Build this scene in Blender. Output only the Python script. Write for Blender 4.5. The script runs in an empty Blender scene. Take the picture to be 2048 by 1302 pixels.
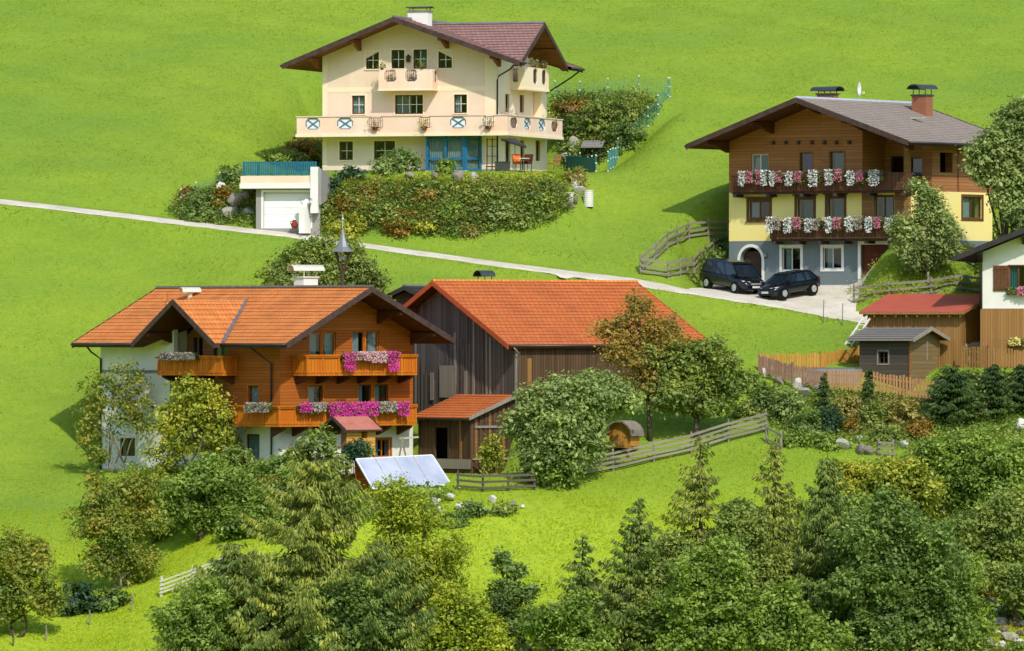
import bpy, math, random
import numpy as np
from mathutils import Vector, Matrix
R = math.radians
SC = bpy.context.scene
COL = SC.collection
rng = np.random.default_rng(7)
random.seed(7)
# ---------------------------------------------------------------- camera, sky, sun, exposure
FPX = 14400.0                                   # focal length in photo pixels (long telephoto)
cam_d = bpy.data.cameras.new("camera"); cam = bpy.data.objects.new("camera", cam_d); COL.objects.link(cam)
cam_d.sensor_width = 36.0; cam_d.lens = 36.0 * FPX / 2048.0
cam_d.clip_start = 1.0; cam_d.clip_end = 5000.0
cam.location = (0, 0, 0); cam.rotation_euler = (R(90), 0, 0)
SC.camera = cam
SUN_AZ, SUN_EL = 160.0, 45.0                    # clockwise from +Y (away from the camera)
world = bpy.data.worlds.new("World"); SC.world = world; world.use_nodes = True
wn = world.node_tree
sky = wn.nodes.new("ShaderNodeTexSky"); sky.sky_type = 'NISHITA'; sky.sun_disc = False
sky.sun_elevation = R(SUN_EL); sky.sun_rotation = R(SUN_AZ); sky.altitude = 1000; sky.dust_density = 2.0
wn.links.new(sky.outputs[0], wn.nodes["Background"].inputs[0])
wn.nodes["Background"].inputs[1].default_value = 0.15
sun_d = bpy.data.lights.new("sun", 'SUN'); sun = bpy.data.objects.new("sun", sun_d); COL.objects.link(sun)
sun_d.energy = 2.05; sun_d.angle = R(1.0); sun_d.color = (1.0, 0.94, 0.84)
sv = Vector((math.sin(R(SUN_AZ)) * math.cos(R(SUN_EL)), math.cos(R(SUN_AZ)) * math.cos(R(SUN_EL)), math.sin(R(SUN_EL))))
sun.rotation_euler = sv.to_track_quat('Z', 'Y').to_euler()
sun.location = (60, 300, 80)
SC.view_settings.view_transform = 'Standard'; SC.view_settings.look = 'None'
SC.view_settings.exposure = 0.76; SC.view_settings.gamma = 1.0
SC.view_settings.use_curve_mapping = False

# ---------------------------------------------------------------- helpers: materials
def srgb(h):
    if isinstance(h, tuple): return tuple(h) + ((1,) if len(h) == 3 else ())
    h = h.lstrip('#'); o = []
    for i in (0, 2, 4):
        c = int(h[i:i+2], 16) / 255.0
        o.append(c / 12.92 if c <= 0.04045 else ((c + 0.055) / 1.055) ** 2.4)
    return (o[0], o[1], o[2], 1.0)
class NT:
    def __init__(s, name):
        s.m = bpy.data.materials.new(name); s.m.use_nodes = True; s.t = s.m.node_tree
        s.b = s.t.nodes["Principled BSDF"]; s.out = s.t.nodes["Material Output"]
    def n(s, typ, **kw):
        nd = s.t.nodes.new(typ)
        for k, v in kw.items(): setattr(nd, k, v)
        return nd
    def l(s, a, b): s.t.links.new(a, b)
    def coord(s, which='Object', scale=(1, 1, 1), rot=(0, 0, 0)):
        tc = s.n("ShaderNodeTexCoord"); mp = s.n("ShaderNodeMapping")
        mp.inputs['Scale'].default_value = scale; mp.inputs['Rotation'].default_value = rot
        s.l(tc.outputs[which], mp.inputs[0]); return mp.outputs[0]
    def noise(s, vec, scale, detail=4, rough=0.55):
        nd = s.n("ShaderNodeTexNoise"); nd.inputs['Scale'].default_value = scale
        nd.inputs['Detail'].default_value = detail; nd.inputs['Roughness'].default_value = rough
        s.l(vec, nd.inputs['Vector']); return nd.outputs['Fac']
    def ramp(s, fac, stops):
        nd = s.n("ShaderNodeValToRGB"); cr = nd.color_ramp
        while len(cr.elements) < len(stops): cr.elements.new(0.5)
        for e, (p, c) in zip(cr.elements, stops): e.position = p; e.color = srgb(c)
        s.l(fac, nd.inputs[0]); return nd.outputs[0]
    def mix(s, fac, a, b, mode='MIX'):
        nd = s.n("ShaderNodeMix", data_type='RGBA', blend_type=mode)
        for sock, v in ((nd.inputs[0], fac), (nd.inputs[6], a), (nd.inputs[7], b)):
            if hasattr(v, 'is_linked') or hasattr(v, 'links'): s.l(v, sock)
            else: sock.default_value = v if not isinstance(v, (str, tuple)) else srgb(v)
        return nd.outputs[2]
    def math(s, op, a, b=None, c=None):
        nd = s.n("ShaderNodeMath", operation=op)
        for i, v in enumerate((a, b, c)):
            if v is None: continue
            if hasattr(v, 'links'): s.l(v, nd.inputs[i])
            else: nd.inputs[i].default_value = v
        return nd.outputs[0]
    def bump(s, h, strength=0.4, dist=0.02):
        nd = s.n("ShaderNodeBump"); nd.inputs['Strength'].default_value = strength
        nd.inputs['Distance'].default_value = dist; s.l(h, nd.inputs['Height'])
        s.l(nd.outputs[0], s.b.inputs['Normal'])
    def set(s, rough=0.8, spec=0.3, metal=0.0):
        s.b.inputs['Roughness'].default_value = rough
        s.b.inputs['Specular IOR Level'].default_value = spec
        s.b.inputs['Metallic'].default_value = metal
        return s.m
MATS = {}
def plain(name, c, c2=None, scale=2.0, rough=0.8, spec=0.25, metal=0.0, bump=0.0, fine=25.0):
    t = NT(name); v = t.coord()
    c2 = c2 or c
    col = t.ramp(t.noise(v, scale), [(0.3, c), (0.7, c2)])
    t.l(col, t.b.inputs['Base Color'])
    if bump: t.bump(t.noise(v, fine, 3), bump, 0.02)
    return t.set(rough, spec, metal)
def boards(name, c, c2, dark, width=0.16, vertical=False, length=4.0, gap=0.008, rough=0.75, spec=0.25, streak=0.35):
    """timber boards laid in the plane of each wall"""
    t = NT(name)
    uv = t.coord('UV', rot=(0, 0, R(90) if vertical else 0))
    br = t.n("ShaderNodeTexBrick"); br.offset = 0.37; br.squash = 1.0
    for k, v in (('Scale', 1.0), ('Mortar Size', gap), ('Mortar Smooth', 0.3), ('Bias', 0.0), ('Brick Width', length), ('Row Height', width)):
        br.inputs[k].default_value = v
    br.inputs['Color1'].default_value = srgb(c); br.inputs['Color2'].default_value = srgb(c2)
    br.inputs['Mortar'].default_value = srgb(dark)
    t.l(uv, br.inputs['Vector'])
    sc = (0.7, 9, 1)
    uv2 = t.coord('UV', scale=(9, 0.7, 1) if vertical else (0.7, 9, 1))
    nz = t.noise(uv2, 2.0, 5, 0.6)
    nb = t.noise(t.coord('UV'), 0.45, 3)
    col = t.mix(t.math('MULTIPLY', nz, streak), br.outputs['Color'], dark, 'MIX')
    col = t.mix(t.math('MULTIPLY', nb, streak), col, c2)
    t.l(col, t.b.inputs['Base Color'])
    t.bump(t.math('SUBTRACT', t.math('MULTIPLY', nz, 0.3), br.outputs['Fac']), 0.7, 0.02)
    return t.set(rough, spec)
def tiles(name, c, c2, dark, row=0.33, w=0.28, moss='#5a5a40', mossamt=0.25):
    t = NT(name); uv = t.coord('UV')
    br = t.n("ShaderNodeTexBrick"); br.offset = 0.5
    for k, v in (('Scale', 1.0), ('Mortar Size', 0.018), ('Mortar Smooth', 0.2), ('Bias', -0.1), ('Brick Width', w), ('Row Height', row)):
        br.inputs[k].default_value = v
    br.inputs['Color1'].default_value = srgb(c); br.inputs['Color2'].default_value = srgb(c2)
    br.inputs['Mortar'].default_value = srgb(dark); t.l(uv, br.inputs['Vector'])
    nb = t.noise(uv, 0.5, 6, 0.7); nf = t.noise(uv, 6.0, 4, 0.7)
    col = t.mix(t.math('MULTIPLY', t.ramp(nb, [(0.45, '#000000'), (0.8, '#ffffff')]), mossamt * 1.6), br.outputs['Color'], moss)
    col = t.mix(t.math('MULTIPLY', nf, 0.35), col, c2)
    t.l(col, t.b.inputs['Base Color'])
    t.bump(t.math('ADD', t.math('MULTIPLY', br.outputs['Fac'], -1.0), t.math('MULTIPLY', nf, 0.4)), 0.6, 0.02)
    return t.set(0.75, 0.25)
def plaster(name, c, c2, stain='#8f8778', amt=0.2):
    t = NT(name); v = t.coord()
    col = t.ramp(t.noise(v, 0.6, 5), [(0.3, c), (0.75, c2)])
    s1 = t.noise(t.coord('Object', scale=(1.6, 1.6, 0.25)), 1.3, 5, 0.7)
    col = t.mix(t.math('MULTIPLY', t.ramp(s1, [(0.5, '#000000'), (0.85, '#ffffff')]), amt), col, stain)
    t.l(col, t.b.inputs['Base Color'])
    t.bump(t.noise(v, 14.0, 4), 0.35, 0.01)
    return t.set(0.9, 0.15)
def leaf(name, cols, trans=0.35, scale=0.55, gloss=0.02):
    """leaves: each one its own shade, drifting slowly over the crown"""
    t = NT(name); g = t.n("ShaderNodeNewGeometry")
    nz = t.noise(t.coord(), scale, 3)
    fac = t.math('ADD', t.math('MULTIPLY', g.outputs['Random Per Island'], 0.45), t.math('MULTIPLY', t.math('SUBTRACT', nz, 0.30), 1.5))
    k = len(cols)
    col = t.ramp(fac, [(i / max(1, k - 1) * 0.9 + 0.03, c) for i, c in enumerate(cols)])
    d = t.n("ShaderNodeBsdfDiffuse"); tr = t.n("ShaderNodeBsdfTranslucent"); gl = t.n("ShaderNodeBsdfGlossy")
    gl.inputs['Roughness'].default_value = 0.5
    t.l(col, d.inputs[0]); t.l(t.mix(0.5, col, '#8fb020'), tr.inputs[0])
    m = t.n("ShaderNodeMixShader"); m.inputs[0].default_value = trans
    t.l(d.outputs[0], m.inputs[1]); t.l(tr.outputs[0], m.inputs[2])
    m2 = t.n("ShaderNodeMixShader"); m2.inputs[0].default_value = gloss
    t.l(m.outputs[0], m2.inputs[1]); t.l(gl.outputs[0], m2.inputs[2])
    t.l(m2.outputs[0], t.out.inputs[0])
    return t.m
def glass(name, tint='#9fb4c0', amt=0.3):
    t = NT(name); a = t.n("ShaderNodeBsdfTransparent"); a.inputs[0].default_value = srgb(tint)
    g = t.n("ShaderNodeBsdfGlossy"); g.inputs['Roughness'].default_value = 0.03
    lw = t.n("ShaderNodeLayerWeight"); lw.inputs[0].default_value = 0.5
    m = t.n("ShaderNodeMixShader"); t.l(t.math('MULTIPLY_ADD', t.math('POWER', lw.outputs['Facing'], 3.0), 0.5, amt * 0.7), m.inputs[0])
    t.l(a.outputs[0], m.inputs[1]); t.l(g.outputs[0], m.inputs[2]); t.l(m.outputs[0], t.out.inputs[0])
    return t.m

# ---------------------------------------------------------------- helpers: meshes
class MB:
    def __init__(s): s.v = []; s.f = []; s.m = []
    def poly(s, pts, m=0):
        b = len(s.v); s.v += [tuple(p) for p in pts]; s.f.append(tuple(range(b, b + len(pts)))); s.m.append(m)
    def hexa(s, p, m=0):
        """8 points: bottom ring 0-3, top ring 4-7"""
        b = len(s.v); s.v += [tuple(q) for q in p]
        for f in ((3, 2, 1, 0), (4, 5, 6, 7), (0, 1, 5, 4), (1, 2, 6, 5), (2, 3, 7, 6), (3, 0, 4, 7)):
            s.f.append(tuple(b + i for i in f)); s.m.append(m)
    def box(s, x0, x1, y0, y1, z0, z1, m=0):
        s.hexa([(x0, y0, z0), (x1, y0, z0), (x1, y1, z0), (x0, y1, z0), (x0, y0, z1), (x1, y0, z1), (x1, y1, z1), (x0, y1, z1)], m)
    def beam(s, p, q, w, h, m=0, up=(0, 0, 1)):
        p = Vector(p); q = Vector(q); d = (q - p).normalized(); u = Vector(up)
        if abs(d.dot(u)) > 0.98: u = Vector((0, 1, 0))
        a = d.cross(u).normalized() * (w / 2); c = a.cross(d).normalized() * (h / 2)
        s.hexa([p - a - c, p + a - c, q + a - c, q - a - c, p - a + c, p + a + c, q + a + c, q - a + c], m)
    def tube(s, pts, radii, n=8, m=0, cap=True):
        pts = [Vector(p) for p in pts]
        if not hasattr(radii, '__len__'): radii = [radii] * len(pts)
        rings = []
        for i, p in enumerate(pts):
            d = (pts[min(i + 1, len(pts) - 1)] - pts[max(i - 1, 0)]).normalized()
            u = Vector((0, 0, 1)) if abs(d.z) < 0.9 else Vector((1, 0, 0))
            a = d.cross(u).normalized(); c = a.cross(d)
            b = len(s.v)
            for k in range(n):
                t = 2 * math.pi * k / n; s.v.append(tuple(p + (a * math.cos(t) + c * math.sin(t)) * radii[i]))
            rings.append(b)
        for i in range(len(rings) - 1):
            for k in range(n):
                k2 = (k + 1) % n; s.f.append((rings[i] + k, rings[i] + k2, rings[i + 1] + k2, rings[i + 1] + k)); s.m.append(m)
        if cap:
            s.f.append(tuple(rings[0] + k for k in range(n))[::-1]); s.m.append(m)
            s.f.append(tuple(rings[-1] + k for k in range(n))); s.m.append(m)
    def prism(s, poly, fn, d0, d1, m=0):
        """2-D outline pushed from d0 to d1; fn(a, b, d) gives the point"""
        n = len(poly); b = len(s.v)
        s.v += [tuple(fn(a, c, d0)) for a, c in poly] + [tuple(fn(a, c, d1)) for a, c in poly]
        s.f.append(tuple(range(b, b + n))[::-1]); s.m.append(m)
        s.f.append(tuple(range(b + n, b + 2 * n))); s.m.append(m)
        for k in range(n):
            k2 = (k + 1) % n; s.f.append((b + k, b + k2, b + n + k2, b + n + k)); s.m.append(m)
    def build(s, name, mats, parent=None, smooth=False, fixn=True):
        me = bpy.data.meshes.new(name)
        me.from_pydata(s.v, [], s.f)
        if not isinstance(mats, (list, tuple)): mats = [mats]
        for m in mats: me.materials.append(m)
        me.polygons.foreach_set('material_index', s.m)
        if fixn:
            import bmesh
            bm = bmesh.new(); bm.from_mesh(me); bmesh.ops.recalc_face_normals(bm, faces=bm.faces); bm.to_mesh(me); bm.free()
        uvl = me.uv_layers.new(name="UVMap"); uv = np.zeros(len(me.loops) * 2, dtype=np.float32)
        for p in me.polygons:
            n = p.normal
            t = Vector((-n.y, n.x, 0)) if n.x * n.x + n.y * n.y > 1e-4 else Vector((1, 0, 0))
            t.normalize(); b = n.cross(t)
            for li in p.loop_indices:
                q = me.vertices[me.loops[li].vertex_index].co
                uv[2 * li] = q.dot(t); uv[2 * li + 1] = q.dot(b)
        uvl.data.foreach_set('uv', uv)
        if smooth: me.polygons.foreach_set('use_smooth', [True] * len(me.polygons))
        me.update()
        o = bpy.data.objects.new(name, me); COL.objects.link(o)
        if parent is not None: o.parent = parent
        return o
def tag(o, label=None, cat=None, group=None, kind=None):
    if label: o['label'] = label
    if cat: o['category'] = cat
    if group: o['group'] = group
    if kind: o['kind'] = kind
    return o
def thing(name, loc, label, cat, rz=0.0, group=None):
    o = bpy.data.objects.new(name, None); COL.objects.link(o); o.location = loc; o.rotation_euler = (0, 0, rz)
    o.empty_display_size = 0.3
    return tag(o, label, cat, group)
def dup(root, loc=None, rz=None, label=None, group=None, scale=None):
    r = root.copy(); COL.objects.link(r)
    if loc is not None: r.location = loc
    if rz is not None: r.rotation_euler = (0, 0, rz)
    if label: r['label'] = label
    if group: r['group'] = group
    if scale: r.scale = (scale,) * 3
    for ch in list(root.children):
        c = ch.copy(); COL.objects.link(c); c.parent = r
        for g in list(ch.children):
            d = g.copy(); COL.objects.link(d); d.parent = c
    return r
def P3(px, py, Y): return Vector(((px - 1024) / FPX * Y, Y, (651 - py) / FPX * Y))
def quads_mesh(name, V, mat, parent=None, n=4):
    """V: (k, n, 3) array of separate faces"""
    k = V.shape[0]; me = bpy.data.meshes.new(name)
    me.vertices.add(k * n); me.vertices.foreach_set('co', V.astype(np.float32).ravel())
    me.loops.add(k * n); me.loops.foreach_set('vertex_index', np.arange(k * n, dtype=np.int32))
    me.polygons.add(k); me.polygons.foreach_set('loop_start', np.arange(0, k * n, n, dtype=np.int32))
    me.polygons.foreach_set('loop_total', np.full(k, n, dtype=np.int32))
    me.materials.append(mat); me.update(calc_edges=True)
    o = bpy.data.objects.new(name, me); COL.objects.link(o)
    if parent is not None: o.parent = parent
    return o

# ---------------------------------------------------------------- frames of the buildings
class Fr:
    def __init__(s, px, py, Y, ang):
        s.o = P3(px, py, Y); s.a = R(ang); s.ang = ang
        s.u = Vector((math.cos(s.a), math.sin(s.a), 0)); s.v = Vector((-math.sin(s.a), math.cos(s.a), 0))
    def w(s, u, v, z=0.0): return s.o + s.u * u + s.v * v + Vector((0, 0, z))
    def root(s, name, label, cat, group=None): return thing(name, s.o, label, cat, s.a, group)
H1 = Fr(645, 345, 437.5, -18)      # cream house on the terrace
H2 = Fr(1458, 571.5, 428.3, -35)   # brown and yellow house
H3 = Fr(560, 945, 396.0, 45)       # orange chalet
BN = Fr(1032, 937, 402.0, -50)     # barn, origin at its near corner
H4 = Fr(1965, 733, 409.0, -10)     # white house at the right edge
RS = Fr(1735, 735, 411.0, -20)     # red roofed shed
HT = Fr(1821, 755, 406.0, -32)     # small grey hut
GA = Fr(512, 457, 428.6, -10)      # garage

# ---------------------------------------------------------------- terrain height
_tab = [(-200, 494), (0, 470), (100, 459), (200, 449), (300, 440), (345, 436), (400, 432), (500, 425.5), (570, 420.7), (600, 418.5),
        (700, 411.5), (800, 404.5), (945, 395.5), (1150, 380), (1302, 366), (1400, 355)]
_ty = np.array([t[1] for t in _tab][::-1], float); _tz = np.array([(651 - t[0]) / FPX * t[1] for t in _tab][::-1])
_ty = np.concatenate([[-1500, -120, -40, 60, 300, 340], _ty, [560, 700, 1000, 1500]])
_tz = np.concatenate([[560, -8, -26, -26, -20.5, -19.2], _tz, [57, 112, 215, 330]])
_gy = np.arange(-1500, 1500, 0.5); _gz = np.interp(_gy, _ty, _tz)
_k = np.exp(-np.linspace(-2.5, 2.5, 21) ** 2 / 2); _k /= _k.sum()
_gz = np.convolve(np.pad(_gz, 10, mode='edge'), _k, mode='valid')
def poly_dist(x, y, P):
    """signed distance (negative inside) to a convex polygon"""
    P = np.array(P, float); c = P.mean(0); d = np.full(np.shape(x), -1e9)
    for i in range(len(P)):
        a, b = P[i], P[(i + 1) % len(P)]; e = b - a; n = np.array([e[1], -e[0]]) / np.hypot(*e)
        if (c - a) @ n > 0: n = -n
        d = np.maximum(d, (x - a[0]) * n[0] + (y - a[1]) * n[1])
    return d
def X(px, Y): return (px - 1024) / FPX * Y
def fp(fr, u0, u1, v0, v1): return [tuple(fr.w(u, v)[:2]) for u, v in ((u0, v0), (u1, v0), (u1, v1), (u0, v1))]
ROAD_PX = [(-150, 385), (0, 403), (150, 420), (300, 438), (450, 456), (560, 468), (660, 482), (740, 493), (870, 511), (1000, 529), (1130, 546), (1265, 563), (1400, 586), (1500, 600), (1600, 616), (1700, 634), (1800, 652), (1900, 675), (2100, 700)]
_rx = []; _ry = []
for px, py in ROAD_PX:
    Yy = 425.0
    for _ in range(30):
        z = (651 - py) / FPX * Yy; Yy = float(np.interp(z, _gz[_gy > 345], _gy[_gy > 345]))
    _rx.append(X(px, Yy)); _ry.append(Yy)
def road_y(x): return np.interp(x, _rx, _ry)
# each: polygon, height function or value, blend width
h1z = H1.o.z; h2z = H2.o.z; h3z = H3.o.z
PADS = [
    ([(X(540, 434), 433.5), (X(640, 431), 432.3), (X(1120, 431), 431.2), (X(1150, 436), 436), tuple(H1.w(16.5, 11)[:2]), tuple(H1.w(-2.5, 11)[:2])], h1z - 0.05, 5.2),
    ([tuple(H2.w(-0.4, 9.5)[:2]), tuple(H2.w(-0.8, -1)[:2]), (X(1385, 421), 420.5), (X(1520, 418.6), 418.3), (X(1690, 417), 416.7), tuple(H2.w(12.3, -.5)[:2]), tuple(H2.w(12.5, 9.5)[:2])], 'drive', 2.4),
    (fp(H3, -1.0, 11, -0.5, 15.5), h3z - 0.02, 4.0),
    ([(X(600, 396), 396.0), (X(1035, 396), 396.5), (X(1040, 402), 402.5), (X(840, 407), 407.5)], h3z - 0.15, 2.5),
    (fp(BN, -13.1, 0.2, 0.3, 13.9), -5.2, 1.2),
    (fp(H4, -0.3, 9, -0.5, 10), H4.o.z, 3.0),
    (fp(RS, 0, 6, -0.5, 5), RS.o.z, 2.0),
]
BUMPS = [ (X(1150, 428), 440, 1, 3, 0.0),
         (X(1240, 446), 446, 3.5, 4.5, 1.0), (X(0, 395), 392, 6, 5, 0.4)]
def gz(x, y):
    x = np.asarray(x, float); y = np.asarray(y, float)
    sx = np.clip((X(560, 396) - x) / (X(560, 396) - X(185, 406)), 0, 1); sx = sx * sx * (3 - 2 * sx); sy = np.clip((436 - y) / 31, 0, 1); sy = np.where(y < 300, 0, sy)
    z = np.interp(y - 9.5 * sx * sy, _gy, _gz)
    z = z + 0.16 * np.sin(x * 0.33 + 0.11 * y) * np.sin(y * 0.27 - 0.15 * x) + 0.07 * np.sin(x * 0.9 + y * 0.5) * np.sin(y * 0.8 + 1.3)
    for (bx, by, sx, sy, h) in BUMPS: z = z + h * np.exp(-((x - bx) / sx) ** 2 - ((y - by) / sy) ** 2)
    ry = road_y(x); rz = np.interp(ry, _gy, _gz); dr = np.abs(y - ry)
    for P, h, bl in [q for q in PADS if q[1] != 'drive'] + [('road', 0, 0)] + [q for q in PADS if q[1] == 'drive']:
        if P == 'road':
            w = np.clip((2.6 - dr) / 1.5, 0, 1); w = w * w * (3 - 2 * w)
            z = z * (1 - w) + (rz + (y - ry) * 0.14) * w; continue
        d = poly_dist(x, y, P)
        w = np.clip(1 - d / bl, 0, 1); w = w * w * (3 - 2 * w)
        if h == 'drive':
            dd = np.clip((y - road_y(x)) / 9.0, -0.3, 1.0)
            hh = np.interp(road_y(x), _gy, _gz) * 0 + 0.0
            rz2 = np.interp(road_y(x), _gy, _gz)
            hh = rz2 + (h2z - 0.03 - rz2) * np.clip((y - road_y(x)) / 6.5, -0.2, 1.0)
        else: hh = h
        z = z * (1 - w) + hh * w
    m = np.clip((x - X(1704, 418)) / 2.6, 0, 1); m = m * m * (3 - 2 * m); e = np.clip((X(2080, 418) - x) / 4, 0, 1)
    m = m * e * (0.55 * np.exp(-((y - 417.6) / 1.6) ** 2) + 2.5 * np.exp(-((y - 420.6) / 2.6) ** 2)) * np.clip((y - road_y(x) - 1.0) / 1.5, 0, 1)
    return z + m
def gh(px, py, y0=345.0, y1=520.0):
    """where the sight line through a photo pixel first meets the ground"""
    px = np.atleast_1d(np.asarray(px, float)); py = np.atleast_1d(np.asarray(py, float))
    Ys = np.arange(y0, y1, 0.25)
    out = np.zeros((len(px), 3))
    for s in range(0, len(px), 4000):
        a = px[s:s+4000, None]; b = py[s:s+4000, None]
        xx = (a - 1024) / FPX * Ys; zz = (651 - b) / FPX * Ys
        hit = gz(xx, np.broadcast_to(Ys, xx.shape)) >= zz
        i = np.argmax(hit, 1); Yv = Ys[i]
        out[s:s+4000, 0] = (a[:, 0] - 1024) / FPX * Yv; out[s:s+4000, 1] = Yv
    out[:, 2] = gz(out[:, 0], out[:, 1])
    return out
def G(px, py): return Vector(gh([px], [py])[0])
def GY(px, Y, dz=0.0):
    x = X(px, Y); return Vector((x, Y, float(gz(x, Y)) + dz))
# ---------------------------------------------------------------- materials used by the scene
m_grass = None
def grass_mat():
    t = NT("meadow_grass"); v = t.coord()
    n1 = t.noise(t.coord('Object', scale=(.55, 1, 1)), 0.11, 6, 0.68); n2 = t.noise(v, 1.7, 6, 0.72); n3 = t.noise(t.coord('Object', scale=(.7, 1, 1)), 5.0, 5, 0.75)
    c = t.ramp(n1, [(0.32, (0.155, 0.265, 0.034)), (0.5, (0.205, 0.310, 0.028)), (0.7, (0.270, 0.365, 0.026))])
    sx = t.n("ShaderNodeSeparateXYZ"); t.l(v, sx.inputs[0])
    low = t.math('MULTIPLY', t.math('SUBTRACT', 402.0, t.math('ADD', sx.outputs[1], t.math('MULTIPLY', n1, 12.0))), 0.11); lo_ = t.n('ShaderNodeClamp'); t.l(low, lo_.inputs[0])
    c = t.mix(t.math('MULTIPLY', lo_.outputs[0], 0.85), c, (0.42, 0.53, 0.026, 1))
    c = t.mix(t.math('MULTIPLY', t.ramp(n2, [(0.42, '#000000'), (0.68, '#ffffff')]), 0.55), c, (0.155, 0.265, 0.022, 1))
    c = t.mix(t.math('MULTIPLY', t.ramp(n3, [(0.45, '#000000'), (0.7, '#ffffff')]), 0.38), c, (0.31, 0.40, 0.05, 1))
    t.l(c, t.b.inputs['Base Color'])
    t.bump(t.math('ADD', t.math('MULTIPLY', n2, 1.2), n3), 0.8, 0.12)
    return t.set(0.85, 0.1)
m_grass = grass_mat()
m_blade = leaf("grass_blades", [(0.185, 0.29, 0.016), (0.225, 0.34, 0.018), (0.265, 0.375, 0.020), (0.30, 0.40, 0.024)], 0.55, 0.25, 0.0)
m_bladel = leaf('long_grass_blades', [(0.30, 0.40, 0.018), (0.38, 0.49, 0.020), (0.46, 0.55, 0.024), (0.54, 0.60, 0.03)], 0.55, 0.25, 0.0)
m_gravel = plaster("pale_gravel", "#d4cdbc", "#bbb19c", "#8c826c", 0.6)
m_white = plaster("white_plaster", '#e9e7e0', '#dcd9d0', '#a8a294', 0.18)
m_cream = plaster("cream_plaster", '#e6cbb0', '#ebd7c2', '#d6b09a', 0.25)
m_creaml = plaster("pale_cream_plaster", '#f1dcb8', '#f4e4c8', '#dcb790', 0.2)
m_peach = plaster("peach_plaster", '#ecc6a8', '#f0dac6', '#f6e6d4', 0.3)
m_yellow = plaster("yellow_plaster", '#f2dc84', '#f4e298', '#d8be6c', 0.12)
m_bluegrey = plaster("blue_grey_plaster", '#6c7779', '#7a8485', '#4f5858', 0.25)
m_grey = plaster("grey_concrete", '#8d8b86', '#9c9a94', '#66645e', 0.3)
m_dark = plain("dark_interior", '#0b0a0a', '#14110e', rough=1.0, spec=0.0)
m_orangewood = boards("orange_stained_boards", '#b86a22', '#a45818', '#602c0e', 0.17, streak=0.3)
m_railwood = boards("bright_orange_balcony_wood", '#d8801a', '#c56a10', '#6a3006', 0.22, vertical=True, streak=0.25)
m_trimwood = boards("orange_trim_wood", '#c9761c', '#b4620f', '#7a3e0c', 0.3)
m_darktrim = plain("dark_brown_timber", '#3c2a24', '#54403a', 3, 0.7, 0.3, bump=0.2)
m_soffit = boards("brown_soffit_boards", '#6a4024', '#5a3218', '#2a150a', 0.14, streak=0.3)
m_soffit_l = boards("tan_soffit_boards", '#94612c', '#7c4c20', '#3a200e', 0.14, streak=0.3)
m_brownwood = boards("brown_log_wall", '#bc8254', '#a66c40', '#50301a', 0.19, streak=0.35)
m_darkwood = boards("dark_brown_balcony", '#6a4630', '#583824', '#281810', 0.16, vertical=True, streak=0.3)
m_tanwood = boards("tan_timber", '#a07448', '#8c6238', '#54381c', 0.2, streak=0.3)
m_barn = boards("weathered_grey_barn_boards", '#857b72', '#5a524c', '#1c1815', 0.2, vertical=True, length=7, gap=0.016, streak=0.55)
m_barnwarm = boards("warm_weathered_boards", '#765a40', '#56402c', '#1e150e', 0.2, vertical=True, length=7, gap=0.016, streak=0.5)
m_barnpale = boards("pale_grey_board", '#a89e90', '#968c7e', '#4a443e', 0.18, vertical=True, length=4, streak=0.5)
m_shedwood = boards("honey_brown_boards", '#b0824a', '#967040', '#4c341a', 0.15, vertical=True, streak=0.45)
m_brightboard = boards("bright_orange_boards", '#cf9a4a', '#bf8638', '#7a5022', 0.14, vertical=True, streak=0.3)
m_picket = boards("larch_pickets", '#c99a68', '#b58654', '#7a5430', 0.1, vertical=True, streak=0.4)
m_picketg = boards("greying_pickets", '#a88468', '#b8917c', '#7a5c48', 0.1, vertical=True, streak=0.4)
m_hutdark = boards("dark_grey_hut_logs", '#62584c', '#50483e', '#26211b', 0.22, streak=0.4)
m_huttan = boards("tan_grey_hut_boards", '#8c7650', '#7a6644', '#4a3c26', 0.24, streak=0.45)
m_fence = boards("silvery_fence_wood", '#a39c88', '#88816e', '#4a4538', 0.5, length=9, streak=0.5)
m_fenced = boards("dark_fence_wood", '#6e665a', '#5c5448', '#2c2822', 0.5, length=9, streak=0.5)
m_tileor = tiles("orange_clay_tiles", '#cc7638', '#da8c48', '#6c3a1c', 0.45, 0.3, '#8a5632', 0.55)
m_tilebarn = tiles("red_clay_tiles", '#c8743e', '#bc6632', '#5a2c16', 0.4, 0.36, '#8a4c30', 0.5)
m_tilered = tiles("reddish_brown_tiles", '#a07c72', '#8f6c64', '#5e443e', 0.36, 0.3, '#7c5a50', 0.25)
m_tilegrey = tiles("grey_brown_roof_slates", '#8e8074', '#9c8f84', '#6c6058', 0.35, 0.5, '#776a5c', 0.2)
m_roofred = plain("red_metal_roof", '#ad5040', '#b85c48', 1.2, 0.5, 0.4)
m_roofdark = plain("dark_roof", '#2e2a2a', '#3a3534', 2, 0.7, 0.3)
m_roofgreyw = boards("grey_shingle_roof", '#8d8a84', '#7a7670', '#4a4744', 0.25, streak=0.4)
m_pinkroof = plain("pinkish_felt_roof", '#b47464', '#a86656', 2, 0.9, 0.1)
m_gutter = plain("dark_metal_gutter", '#2f2b2b', '#3c3636', 4, 0.4, 0.5, 0.3)
m_ridge = plain("grey_ridge_cap", '#5c554e', '#6f675e', 3, 0.7, 0.3)
m_ridgew = plain("pale_metal_ridge_cap", '#c9ccd2', '#dadde0', 3, 0.35, 0.5, 0.5)
m_lead = plain("lead_flashing", '#77706f', '#8a8482', 3, 0.5, 0.4, 0.4)
m_brick = tiles("orange_brick", '#b06c48', '#a0603e', '#7c6252', 0.08, 0.24, '#8a3a20', 0.2)
m_metal = plain("dull_zinc", '#8b8b88', '#9d9d9a', 4, 0.4, 0.5, 0.6)
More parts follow.
